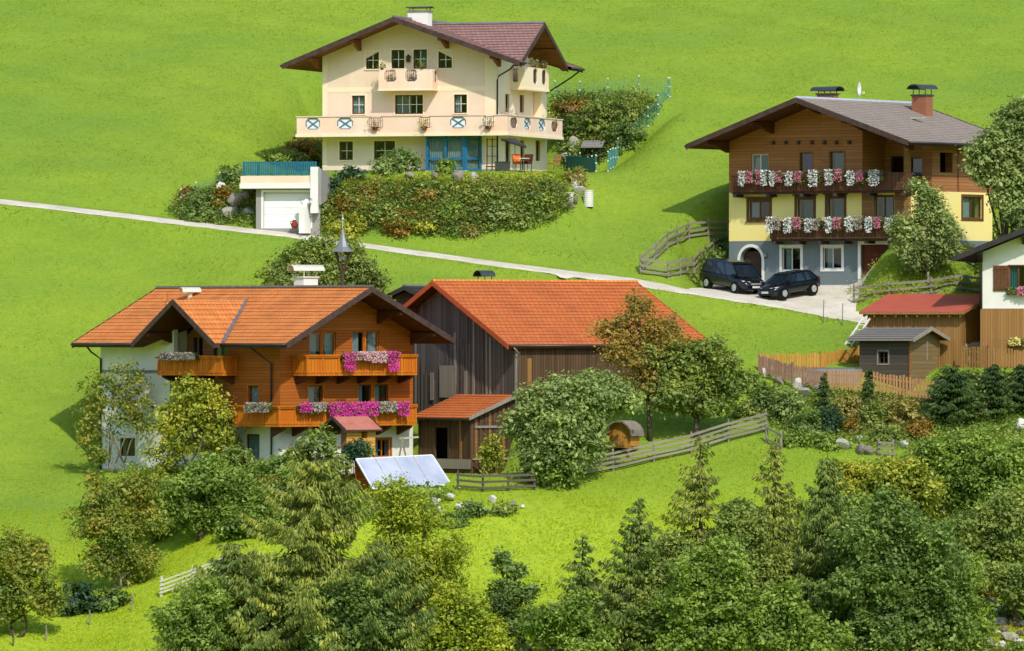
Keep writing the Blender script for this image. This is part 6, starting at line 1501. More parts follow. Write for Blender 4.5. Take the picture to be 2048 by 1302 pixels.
# pale pool cover inside the hut garden
c = GY(1668, 407.6); t = thing('pool_cover', (c.x, c.y, (651 - 742) / FPX * 407.6), 'low pale covered pool edge inside the picket fence', 'pool', R(-20)); mb = MB(); mb.box(-1.3, 1.5, -.8, .8, -1.2, .12); mb.build('rim', m_grey, t); mb = MB(); mb.box(-1.2, 1.4, -.7, .7, .125, .2); mb.build('cover', m_metal, t)

# ================================================================ solar collectors, playhouse, A-frame, toy hut
a, b_, c, d = P3(711, 921, 392.6), P3(863, 913, 395.6), P3(745, 981, 391.0), P3(901, 972, 394.0)
so = thing('solar_collectors', c.copy(), 'row of four tilted silvery solar panels on an orange wooden base below the chalet', 'solar panel'); A0, B0, C0, D0_ = a - c, b_ - c, Vector((0, 0, 0)), d - c
E = (B0 - A0); S_ = (C0 - A0); nrm = E.cross(S_).normalized(); nrm = nrm if nrm.z > 0 else -nrm
m_sol = plain("solar_glass", '#b2bacb', '#d6dae4', .7, .25, .8, .3); m_alu = plain("pale_aluminium", '#dfe2e6', '#eceef0', 3, .35, .5, .2)  # sky reflection on the panels is put into the pale glass colour
for i in range(4):
    p0 = A0 + E * (i / 4); p1 = A0 + E * ((i + 1) / 4); q0 = C0 + (D0_ - C0) * (i / 4); q1 = C0 + (D0_ - C0) * ((i + 1) / 4)
    mb = MB(); mb.hexa([p0, p1, q1, q0, p0 + nrm * .08, p1 + nrm * .08, q1 + nrm * .08, q0 + nrm * .08]); pn = mb.build('panel', m_sol, so)
    mb = MB(); up_ = nrm * .09
    for (u_, v_) in ((p0, p1), (q0, q1), (p0, q0), (p1, q1)): mb.beam(u_ + up_, v_ + up_, .09, .06, up=nrm)
    mb.build('frame', m_alu, pn)
bas = Vector((0, 0, -1)); mb = MB(); lowz = -.55; bk = Vector((-.9, 1.0, 0))
for (t0_, q0_) in ((A0, C0), (B0, D0_)):
    o_ = (E.normalized() * (.12 if t0_ is A0 else -.12)); 
    T_, Q_ = t0_ + o_ - nrm * .03, q0_ + o_ - nrm * .03; mb.poly([T_, Q_, Vector((Q_.x, Q_.y, Q_.z + lowz)), Vector((T_.x, T_.y, C0.z + lowz))])
T0, T1 = A0 - nrm * .03, B0 - nrm * .03; mb.poly([T0, T1, Vector((T1.x, T1.y, lowz)), Vector((T0.x, T0.y, lowz))]); Q0, Q1 = C0 - nrm * .03, D0_ - nrm * .03; mb.poly([Q0, Q1, Q1 + Vector((0, 0, lowz)), Q0 + Vector((0, 0, lowz))])
mb.build('wooden_base', m_orangewood, so)
PH = Fr(693, 912, 393.6, -42); zg_ = float(gz(PH.o.x, PH.o.y)) - PH.o.z
ph = PH.root('playhouse', 'yellow wooden playhouse on legs with pinkish roof before the chalet', 'playhouse'); fp_ = Fac(PH, (-1.45, 0), (1, 0), (0, -1)); sp_ = Fac(PH, (0, 0), (0, 1), (1, 0)); Lp = 2.3
ze_ = (651 - 858) / FPX * 393.6 - PH.o.z; za_ = ze_ + .62; hw = sp_.rect(723, 735, 861, 876); mb = MB()
m_playwood = boards("yellow_playhouse_boards", '#e0ac5c', '#d49a48', '#9a6a2c', .16, streak=.2)
sp_.wall(mb, 0, Lp, 0, ze_ + .05, [hw]); fp_.wall(mb, 1.05, 1.45, 0, za_, (), [(.85, 1, ze_ + 1.45 * .85 - .1)], m=2); Fac(PH, (0, Lp), (-1, 0), (0, 1)).wall(mb, 0, 1.45, 0, ze_); mb.poly([(0, 0, 0), (-1.45, 0, 0), (-1.45, Lp, 0), (0, Lp, 0)], 2)
bkk = Fac(PH, (-1.45, 1.1), (1, 0), (0, -1)); bkk.wall(mb, 0, 1.45, 0, za_, (), [(-.85, 1, ze_ - .1), (.85, 1, ze_ + 1.45 * .85 - .1)], m=2)
mb.build('wall', [m_playwood, m_dark, m_tanwood], ph)
mb = MB(); roof(ph, lambda a, b, z: (a, b, z), -1.75, .3, -.725, ze_ - .1, ze_ - .05, za_ + .05, -.35, Lp + .2, m_pinkroof, m_darktrim, m_darktrim, .08, row=.6, rise=.01)
for (x, y) in ((-.05, .05), (-1.4, .05), (-.05, Lp - .05), (-1.4, Lp - .05)): mb = MB(); mb.box(x - .06, x + .06, y - .06, y + .06, zg_ - .3, -.002 if x > -1 or y > 1 else ze_); mb.build('leg', m_tanwood, ph)
mb = MB(); mb.box(-1.45, -.05, -.05, -.0, .45, .52); mb.box(-1.45, -.05, -.05, 0, .1, .16); mb.build('porch_rail', m_tanwood, ph)
c = GY(812, 396.4); k = 396.4 / FPX; t = thing('swing_frame', c, 'leaning wooden swing frame against the white chalet wall', 'swing frame'); mb = MB(); z0 = c.z
mb.beam(P3(795, 912, 396.4) - c - Vector((0, 0, .5)), P3(806, 876, 396.4) - c, .16, .1); mb.build('leg', m_fence, t); mb = MB(); mb.beam(P3(815, 912, 396.6) - c - Vector((0, 0, .5)), P3(804, 878, 396.6) - c, .08, .1); mb.build('leg', m_fence, t)
mb = MB(); mb.beam(P3(800, 877, 396.5) - c, P3(836, 874, 398.0) - c, .1, .1); mb.build('crossbar', m_metalw, t)
TH = Fr(1236, 905, 397.6, -30); zg_ = float(gz(TH.o.x, TH.o.y)) - TH.o.z; th = TH.root('toy_hut', 'small orange timber play hut with brown curved roof half hidden by the big bush', 'play hut'); mb = MB()
zt_ = (651 - 868) / FPX * 397.6 - TH.o.z; mb.box(-.55, .8, 0, 1.0, .35, zt_); mb.box(-.5, .75, -.05, 1.05, .25, .345); mb.build('body', m_brightboard, th)
mb = MB(); n = 8
for i in range(n):
    t0, t1 = math.pi * i / n, math.pi * (i + 1) / n; f_ = lambda t_, r_: (.12 - math.cos(t_) * .9 * r_, math.sin(t_) * .85 * r_ + zt_ - .1)
    mb.prism([f_(t0, 1), f_(t1, 1), f_(t1, .9), f_(t0, .9)], lambda a_, b2, d_: (a_, d_, b2), -.25, 1.2)
mb.build('roof', m_stoned, th); mb = MB(); mb.prism([(.12 - math.cos(math.pi * i / 8) * .78, math.sin(math.pi * i / 8) * .74 + zt_ + .001) for i in range(9)], lambda a_, b2, d_: (a_, d_, b2), .02, .98); mb.build('gable', m_brightboard, th)
for (x, y) in ((-.4, .05), (.65, .05), (-.4, .95), (.65, .95)): mb = MB(); mb.box(x - .05, x + .05, y - .05, y + .05, zg_ - .3, .249); mb.build('leg', m_tanwood, th)
t = thing('wooden_barrow', G(1218, 906), 'small orange wooden seat left of the play hut', 'seat'); mb = MB(); mb.hexa([(-.3, -.2, .3), (.25, -.2, .15), (.25, .2, .15), (-.3, .2, .3), (-.35, -.2, .38), (.25, -.2, .22), (.25, .2, .22), (-.35, .2, .38)]); mb.build('seat', m_brightboard, t)
mb = MB(); mb.hexa([(-.35, -.2, .39), (-.28, -.2, .39), (-.28, .2, .39), (-.35, .2, .39), (-.48, -.2, 1.0), (-.41, -.2, 1.0), (-.41, .2, 1.0), (-.48, .2, 1.0)]); mb.build('backrest', m_brightboard, t); mb = MB(); mb.box(-.3, .2, -.15, .15, 0, .16); mb.build('base', m_tanwood, t)

# ================================================================ rocks
def rocks(L_, group, up=.3, sc=1.0, flat=.75):
    for i, (px, py, rp_, mat, lab) in enumerate(L_):
        p = G(px, py); rr = rp_ * p.y / FPX; rock(lab, (p.x, p.y - rr * .3, p.z + rr * up), rr * sc, mat, flat, group, seed=i * 7 + int(px), sub=2)
rocks([(872, 1008, 16, m_stonew, 'pale boulder nearest the solar panels'), (903, 1000, 17, m_stonew, 'largest white boulder right of the solar panels'), (918, 1018, 15, m_stonew, 'white boulder below the largest one near the solar panels'), (880, 1026, 12, m_stonew, 'small pale boulder lowest of the pile by the solar panels'),
       (938, 1010, 10, m_stone, 'small grey stone right of the white boulder pile'), (985, 1004, 13, m_stonew, 'pale boulder under the dark rail fence'), (1025, 1012, 11, m_stoned, 'brownish stone under the corner of the dark rail fence'), (975, 1024, 10, m_stone, 'little grey stone among the shrubs under the rail fence'), (1045, 1016, 9, m_stonew, 'pale stone at the start of the long rail fence')], 'boulders below the chalet garden')
rocks([(1688, 895, 15, m_stone, 'grey pointed boulder at the foot of the rock bank'), (1758, 872, 13, m_stone, 'blue-grey boulder high in the rock bank'), (1722, 905, 14, m_stoned, 'brown boulder at the foot of the rock bank'), (1738, 912, 12, m_stoned, 'tan boulder beside the little stile'), (1718, 883, 8, m_stonew, 'small pale stone in the rock bank'), (1690, 857, 9, m_stonew, 'pale stone under the rust coloured shrub'),
       (1535, 756, 15, m_stonew, 'flat pale boulder under the left corner of the picket fence'), (1560, 768, 12, m_stoned, 'brown boulder under the greying picket fence'), (1600, 776, 18, m_stonew, 'long pale boulder under the greying picket fence'), (1608, 794, 16, m_stone, 'grey boulder below the long pale one'), (1635, 786, 12, m_stone, 'grey stone below the larch picket fence'),
       (1808, 896, 12, m_stonew, 'pale stone right of the little stile'), (2040, 858, 14, m_stonew, 'pale boulder at the right picture edge'), (1915, 720, 12, m_stone, 'grey stone at the left of the heap behind the hut'), (1932, 712, 14, m_stone, 'upright grey slab in the heap right of the hut'), (1940, 728, 11, m_stone, 'small grey stone at the foot of the heap right of the hut'), (1785, 885, 10, m_stoned, 'brown stone above the little stile')], 'boulders of the rock bank', .45, 1.35)
rocks([(1150, 372, 14, m_stonew, 'tan boulder topmost at the right end of the planted bank'), (1160, 390, 15, m_stonew, 'large tan boulder beside the tall white barrel'), (1148, 408, 12, m_stoned, 'brown stone below the low white tub'), (1140, 418, 11, m_stoned, 'lowest stone at the right end of the planted bank'), (1118, 382, 8, m_stonew, 'small pale stone on the planted bank'),
       (470, 420, 22, m_stoned, 'large brown rock beside the garage'), (490, 405, 18, m_stoned, 'upper brown rock beside the garage'), (460, 440, 17, m_stone, 'grey rock low beside the garage'), (495, 438, 14, m_stone, 'grey rock against the garage wall'), (442, 385, 14, m_stonew, 'pale rock under the dark shrub left of the garage'),
       (820, 362, 12, m_stoned, 'flat brown rock in the middle of the planted bank top'), (915, 362, 15, m_stoned, 'long brown rock below the blue conservatory'), (950, 363, 14, m_stone, 'grey rock right of the long brown one below the blue conservatory'), (868, 357, 10, m_stoned, 'small brown rock between two larger ones on the bank top'),
       (1150, 300, 18, m_stone, 'grey rock in the garden corner behind the terrace'), (1135, 320, 15, m_stone, 'pale grey rock beside the teal screen'), (1175, 255, 18, m_stoned, 'brown rock high in the garden slope'), (1140, 240, 18, m_stoned, 'dark brown rock near the upper net fence'), (1160, 275, 16, m_stoned, 'brown rock in the middle of the garden slope')], 'rocks of the terrace garden', .45, 1.2)
rocks([(1080, 1292, 24, m_stonew, 'white stream boulder at the bottom edge under the dark trees'), (1112, 1282, 16, m_stonew, 'white stream stone right of the largest one at the bottom edge'), (1055, 1302, 14, m_stone, 'grey stream stone leftmost at the bottom edge'), (1190, 1290, 14, m_stone, 'grey stream stone in the shade at the bottom edge')], 'stream boulders at the bottom edge')
RK = []
for i, (px, py, r_) in enumerate([(1985, 1210, 16), (2012, 1222, 13), (2035, 1205, 15), (1972, 1235, 12), (2000, 1248, 17), (2030, 1250, 14), (1990, 1270, 13), (2020, 1280, 17), (2042, 1270, 11), (2000, 1296, 14), (1962, 1212, 10), (2025, 1238, 11), (1996, 1228, 11), (1975, 1256, 10), (2008, 1264, 10), (2040, 1292, 14), (1982, 1288, 11), (2018, 1300, 10), (2048, 1250, 12), (1960, 1282, 10)]):
    RK.append((px, py, r_, (m_stonew, m_stone, m_stoned)[i % 3], ('topmost', 'second highest', 'right topmost', 'leftmost upper', 'large central', 'right-hand middle', 'left lower', 'large lower', 'rightmost lower', 'lowest left', 'small upper left', 'small middle right', 'small upper central', 'small middle left', 'small central', 'bottom right', 'small bottom left', 'small bottom', 'edge-cut middle', 'small leftmost lower')[i] + (' white', ' grey', ' brown')[i % 3] + ' stone of the heap in the bottom right corner'))
rocks(RK, 'tumbled stones in the bottom right corner', .3, 1.35, .6)
# ================================================================ trees, shrubs, ground cover
tree('spreading dark green tree standing behind the chalet roof', 640, 415.5, [(560, 560, 45, 40), (600, 520, 55, 42), (660, 510, 55, 45, .5), (700, 545, 50, 45), (735, 575, 38, 32), (640, 560, 50, 40, -.5)], L_olive, m_bark, 420, 26, .15, .26)
tree('thin copper-leaved tree in front of the barn roof', 1300, 399.5, [(1275, 620, 30, 32), (1245, 665, 42, 30), (1310, 660, 45, 34), (1270, 710, 60, 34), (1345, 690, 40, 26), (1290, 755, 45, 30)], L_copper, m_bark, 300, 20, .14, .3, base_x=1300, hollow=.3, trunk_r=.13)
tree('big round grey-green bushy tree between the lean-to and the play hut', 1130, 393.6, [(1110, 800, 70, 50), (1180, 790, 70, 46, .5), (1235, 805, 45, 30, .8), (1090, 860, 62, 55), (1130, 890, 70, 58, -.6), (1080, 920, 48, 45), (1165, 855, 50, 50, -.3)], L_sage, m_bark, 640, 28, .17, .28, trunk_r=.2)
bush('bright green bushy undergrowth at the foot of the big round tree', 1110, 935, 58, 48, L_green, 130, 28, .17)
bush('small yellow-green shrub at the right corner of the lean-to', 985, 905, 24, 40, L_yell, 60, 24, .13, Y=398.6)
tree('old apple tree with dark crooked trunk above the long rail fence', 1395, 399.4, [(1340, 730, 50, 38), (1410, 715, 60, 38), (1455, 765, 40, 42), (1380, 790, 60, 40), (1330, 790, 40, 35), (1430, 810, 36, 24)], L_olive, m_bark, 430, 26, .16, .27, base_py=888, trunk_r=.17)
tree('apple tree with pale sage leaves on the mound before the log house', 1858, 417.6, [(1810, 470, 34, 36), (1860, 420, 40, 36), (1888, 460, 34, 36), (1865, 500, 46, 34), (1830, 520, 38, 24), (1845, 385, 22, 22)], L_sage, m_barkp, 330, 24, .15, .25, trunk_r=.09, hollow=.3)
tree('tall light green tree at the right picture edge beside the log house', 2010, 418.5, [(2030, 240, 32, 38), (2000, 300, 50, 46), (1962, 325, 34, 32), (2025, 365, 46, 46), (1990, 350, 34, 26), (2050, 300, 50, 70), (2045, 430, 34, 36)], L_sage, m_bark, 500, 26, .17, .28)
tree('sparse autumn birch in front of the white chalet wall', 232, 402.5, [(190, 790, 34, 40), (235, 760, 42, 36), (270, 790, 34, 42), (180, 850, 26, 45), (240, 830, 44, 36), (200, 905, 24, 30), (282, 850, 24, 36)], L_autumn, m_barkp, 150, 20, .14, .26, stems=3, trunk_r=.12, hollow=.3)
tree('yellow-green tree in front of the chalet corner', 385, 397.2, [(395, 790, 40, 36), (345, 840, 46, 40), (425, 830, 50, 36), (385, 870, 66, 46), (330, 910, 30, 30), (440, 880, 32, 32)], L_yell, m_barkp, 260, 25, .16, .26, stems=4, trunk_r=.12)
tree('tall thin yellowing tree in the lower left garden', 240, 384.5, [(215, 990, 55, 40), (285, 975, 46, 34), (180, 1050, 44, 44), (250, 1060, 60, 48), (300, 1030, 36, 40), (210, 1120, 60, 44), (270, 1130, 40, 40)], L_autumn, m_barkp, 380, 22, .15, .28, stems=4, trunk_r=.12, hollow=.25)
tree('green apple tree left of the great spruce', 400, 388.0, [(355, 985, 44, 38), (420, 960, 56, 42), (480, 985, 50, 44), (395, 1020, 50, 32), (450, 1030, 50, 34), (330, 1010, 30, 28)], L_green, m_bark, 400, 26, .16, .27)
tree('sparse tree in the bottom left corner', 30, 376.8, [(20, 1110, 42, 40), (75, 1130, 40, 42), (30, 1180, 60, 42), (95, 1200, 34, 36), (0, 1220, 40, 36)], L_autumn, m_bark, 300, 22, .15, .26, stems=2)
bush('dark bluish shrub in the lower left meadow', 150, 1200, 50, 34, L_teal, 120, 26, .15)
bush('dark green shrub under the yellowing tree', 225, 1200, 34, 24, L_dark, 70, 26, .14)
bush('green shrub hiding the foot of the chalet', 560, 945, 60, 36, L_green, 130, 26, .15)
bush('dark green shrub right of the chalet corner', 470, 930, 46, 34, L_olive, 100, 26, .15)
bush('thin dry thicket with reddish twigs under the chalet', 560, 1000, 56, 48, L_copper, 130, 24, .14, extra=[(520, 985, 30, 30)])
bush('low leafy plants below the yellow-green tree', 320, 960, 60, 26, L_yell, 90, 24, .14)
bush('teal conifer shrub behind the solar panels', 708, 905, 20, 26, L_teal, 60, 26, .13, Y=393.4)
bush('small dark pointed shrub above the solar panels', 733, 900, 9, 20, L_dark, 26, 24, .11, Y=394.4)
bush('tall leafy shrub hiding the porch of the playhouse', 640, 900, 42, 52, L_olive, 150, 26, .15, Y=392.0, extra=[(600, 905, 24, 30), (665, 940, 36, 36)])
bush('low green plants along the lower edge of the solar panels', 830, 985, 80, 13, L_green, 110, 24, .12)
bush('dark shrub below the white boulders', 905, 1040, 30, 15, L_dark, 60, 24, .12)
bush('dark shrub right of the white boulders', 945, 1022, 26, 16, L_dark, 60, 24, .12)
bush('olive shrub under the corner of the dark rail fence', 1008, 1020, 24, 12, L_olive, 45, 22, .12)
# the great spruce and the trees of the stream side
conifer('great spruce with hanging sprays before the chalet', 630, 366.0, 905, 300, L_sprucey, None, whorl=.40, nb=9, dens=2.4, drop=.9, size=.24, trunk_r=.24, gap=.38, taper=.62)
conifer('dark spruce in the bottom left of centre', 470, 363.5, 1085, 190, L_spruce, whorl=.4, nb=9, dens=2.1, drop=.7, size=.21, taper=.7)
conifer('dark spruce low beside the great spruce', 760, 364.0, 1080, 170, L_spruce, whorl=.4, nb=9, dens=2.1, drop=.7, size=.21, taper=.7)
tree('feathery yellow-green larch right of the great spruce', 820, 368.5, [(800, 1010, 50, 40), (850, 1030, 46, 44), (790, 1080, 60, 50), (870, 1110, 62, 60), (820, 1170, 80, 60), (900, 1210, 70, 70), (830, 1260, 90, 60), (780, 1000, 40, 30)], L_ygr, m_bark, 620, 24, .16, .3, hollow=.3, aspect=.4)
tree('yellow-green bush tree at the bottom edge right of the larch', 930, 364.5, [(900, 1240, 60, 60), (960, 1270, 60, 50), (860, 1290, 60, 40)], L_ygr, m_bark, 260, 24, .16, .28)
tree('slim dark green young tree in the middle of the lower meadow', 1010, 366.5, [(1005, 1130, 18, 24), (1035, 1145, 14, 12), (1005, 1180, 30, 26), (1050, 1185, 20, 18), (990, 1225, 40, 34), (1035, 1240, 34, 34), (1005, 1290, 60, 40)], L_dark, m_bark, 260, 22, .15, .22, trunk_r=.1)
conifer('small dark spruce leftmost of the spruces by the stream', 1165, 365, 1068, 105, L_spruce, whorl=.36, nb=7, dens=2.1, drop=.5, size=.21, gap=.2)
conifer('dark spruce with slim pointed top over the lower meadow', 1277, 366, 995, 165, L_spruce, whorl=.38, nb=8, dens=2.1, drop=.6, size=.21, gap=.15)
conifer('tall ragged spruce overlapping the rail fence', 1400, 369, 868, 145, L_sprucey, whorl=.42, nb=7, dens=2.1, drop=.9, size=.21, gap=.36, taper=.8)
conifer('tall slim spruce below the rock bank', 1548, 368.5, 885, 135, L_sprucey, whorl=.4, nb=7, dens=2.1, drop=.85, size=.21, gap=.3, taper=.8)
conifer('tall dark spruce with green pointed top right of the slim one', 1655, 367.5, 905, 150, L_spruce, whorl=.38, nb=8, dens=2.1, drop=.75, size=.21, gap=.12, taper=.8)
tree('dense dark green broadleaf tree in the bottom right', 1800, 364.5, [(1790, 1030, 60, 44), (1740, 1090, 66, 50), (1850, 1090, 70, 56), (1790, 1140, 90, 60), (1880, 1170, 60, 60), (1720, 1180, 60, 60), (1800, 1230, 100, 60), (1890, 1250, 60, 50), (1740, 1270, 70, 50)], L_dark, m_bark, 900, 26, .17, .28)
tree('mid green tree at the bottom edge before the spruces', 1430, 363, [(1400, 1150, 50, 40), (1460, 1130, 56, 44), (1380, 1210, 60, 46), (1460, 1200, 66, 50), (1420, 1270, 90, 50), (1500, 1260, 50, 56)], L_green, m_bark, 560, 26, .17, .28)
tree('mid green tree at the bottom edge between the spruces', 1570, 362.5, [(1560, 1210, 46, 40), (1600, 1250, 50, 44), (1540, 1270, 50, 44), (1640, 1280, 50, 36)], L_green, m_bark, 300, 26, .17, .28)
tree('light yellow-green tree above the dark broadleaf tree', 1750, 386.5, [(1720, 960, 54, 40), (1780, 950, 56, 38), (1690, 1010, 50, 40), (1830, 985, 50, 40), (1740, 1010, 60, 40)], L_yell, m_bark, 430, 25, .16, .27)
tree('broad mid green bushy tree below the dwarf conifers', 1920, 388.0, [(1870, 915, 50, 36), (1930, 900, 56, 40), (1990, 920, 56, 46), (1900, 970, 60, 46), (1975, 985, 66, 50), (2040, 950, 50, 60)], L_green, m_bark, 520, 25, .16, .27)
tree('olive green tree at the right edge above the stone heap', 2000, 379.0, [(1960, 1050, 60, 46), (2020, 1040, 60, 50), (1990, 1110, 70, 50), (2040, 1120, 46, 50), (1930, 1100, 40, 40)], L_olive, m_bark, 420, 25, .16, .27)
tree('small rusty tree over the stone heap in the bottom right', 1960, 373.5, [(1950, 1150, 40, 30), (1990, 1170, 40, 26), (1930, 1190, 26, 24)], L_copper, m_bark, 140, 22, .14, .26)
tree('dark leafy tree at the bottom edge left of the great spruce', 380, 362.5, [(370, 1240, 50, 40), (420, 1200, 50, 44), (400, 1280, 70, 40)], L_green, m_bark, 260, 25, .16, .27)
bush('leafy bush at the bottom edge under the larch', 700, 1270, 70, 40, L_olive, 130, 26, .16)
bush('leafy dark bush at the bottom edge under the small spruce', 1240, 1250, 70, 44, L_dark, 150, 26, .16)
bush('mid green bush right of the stone heap', 1925, 1280, 36, 34, L_green, 80, 26, .15)
tree('mid green tree at the right edge low beside the stone heap', 1910, 366.0, [(1900, 1210, 50, 50), (1940, 1250, 36, 44), (1890, 1280, 60, 40), (1930, 1150, 40, 40)], L_green, m_bark, 320, 26, .16, .27)
tree('green tree filling the gap between the spruces and the dark broadleaf tree', 1690, 372.0, [(1640, 1080, 50, 50), (1700, 1050, 44, 50), (1600, 1150, 50, 50)], L_green, m_bark, 300, 26, .16, .27)
tree('small olive tree overhanging the stone heap from the right', 2035, 370.5, [(2020, 1170, 40, 34), (2060, 1190, 40, 50), (1985, 1150, 36, 28)], L_olive, m_bark, 200, 24, .15, .26)
for (px, Y, lb, m, lab) in [
  (560, 364.0, [(540, 1180, 60, 50), (600, 1220, 60, 50), (520, 1260, 70, 50), (620, 1280, 60, 40)], L_olive, 'loose olive tree among the spruces at the bottom left of centre'),
  (700, 363.0, [(690, 1200, 60, 50), (740, 1250, 60, 50), (660, 1270, 60, 50)], L_dark, 'dark leafy tree at the bottom edge right of the great spruce trunk'),
  (1080, 363.5, [(1090, 1250, 40, 40), (1140, 1230, 46, 46), (1170, 1280, 60, 40)], L_green, 'low green tree by the stream left of the small spruce'),
  (1330, 365.0, [(1320, 1180, 50, 60), (1270, 1230, 50, 50), (1350, 1260, 60, 50), (1340, 1110, 34, 50)], L_olive, 'olive tree filling the space between the pointed spruces'),
  (1500, 366.5, [(1490, 1080, 44, 50), (1520, 1150, 50, 50), (1470, 1040, 26, 40)], L_olive, 'olive tree between the two tall ragged spruces'),
  (2030, 372.5, [(2020, 1250, 30, 26), (2050, 1230, 30, 40)], L_olive, 'small tree at the right edge low among the tumbled stones'),
  (560, 386.5, [(540, 1010, 40, 34), (590, 990, 40, 40), (530, 1050, 40, 36), (480, 1050, 40, 34)], L_green, 'green tree between the apple tree and the great spruce'),
  (310, 391.0, [(330, 1000, 40, 34), (300, 1040, 30, 34)], L_yell, 'small yellow-green tree left of the apple tree')]:
    tree(lab, px, Y, lb, m, m_bark, 90 * len(lb), 25, .16, .27)
# dwarf conifers by the rock bank
conifer('dense round-topped dwarf conifer right of the grey hut', 1905, 402.0, 738, 84, L_yew, whorl=.2, nb=12, dens=1.3, drop=.15, size=.22, sag=.02, gap=.04, taper=.55, cat='conifer')
conifer('second dwarf conifer below the white house', 1985, 402.6, 733, 60, L_yew, whorl=.2, nb=11, dens=1.3, drop=.15, size=.22, sag=.02, gap=.04, taper=.6, cat='conifer')
conifer('dwarf conifer cut by the right picture edge', 2044, 403.0, 733, 62, L_yew, whorl=.2, nb=11, dens=1.3, drop=.15, size=.22, sag=.02, gap=.04, taper=.6, cat='conifer')
bush('sage green shrub between two dwarf conifers', 1958, 815, 20, 34, L_sage, 60, 24, .13)
conifer('slender young fir in front of the larch picket fence', 1738, 402.3, 735, 22, L_yew, whorl=.22, nb=9, dens=1.0, drop=.2, size=.2, sag=.03, gap=.1, cat='conifer')
conifer('slender young fir left in the rock bank', 1648, 402.8, 752, 22, L_yew, whorl=.22, nb=9, dens=1.0, drop=.2, size=.2, sag=.03, gap=.1, cat='conifer')
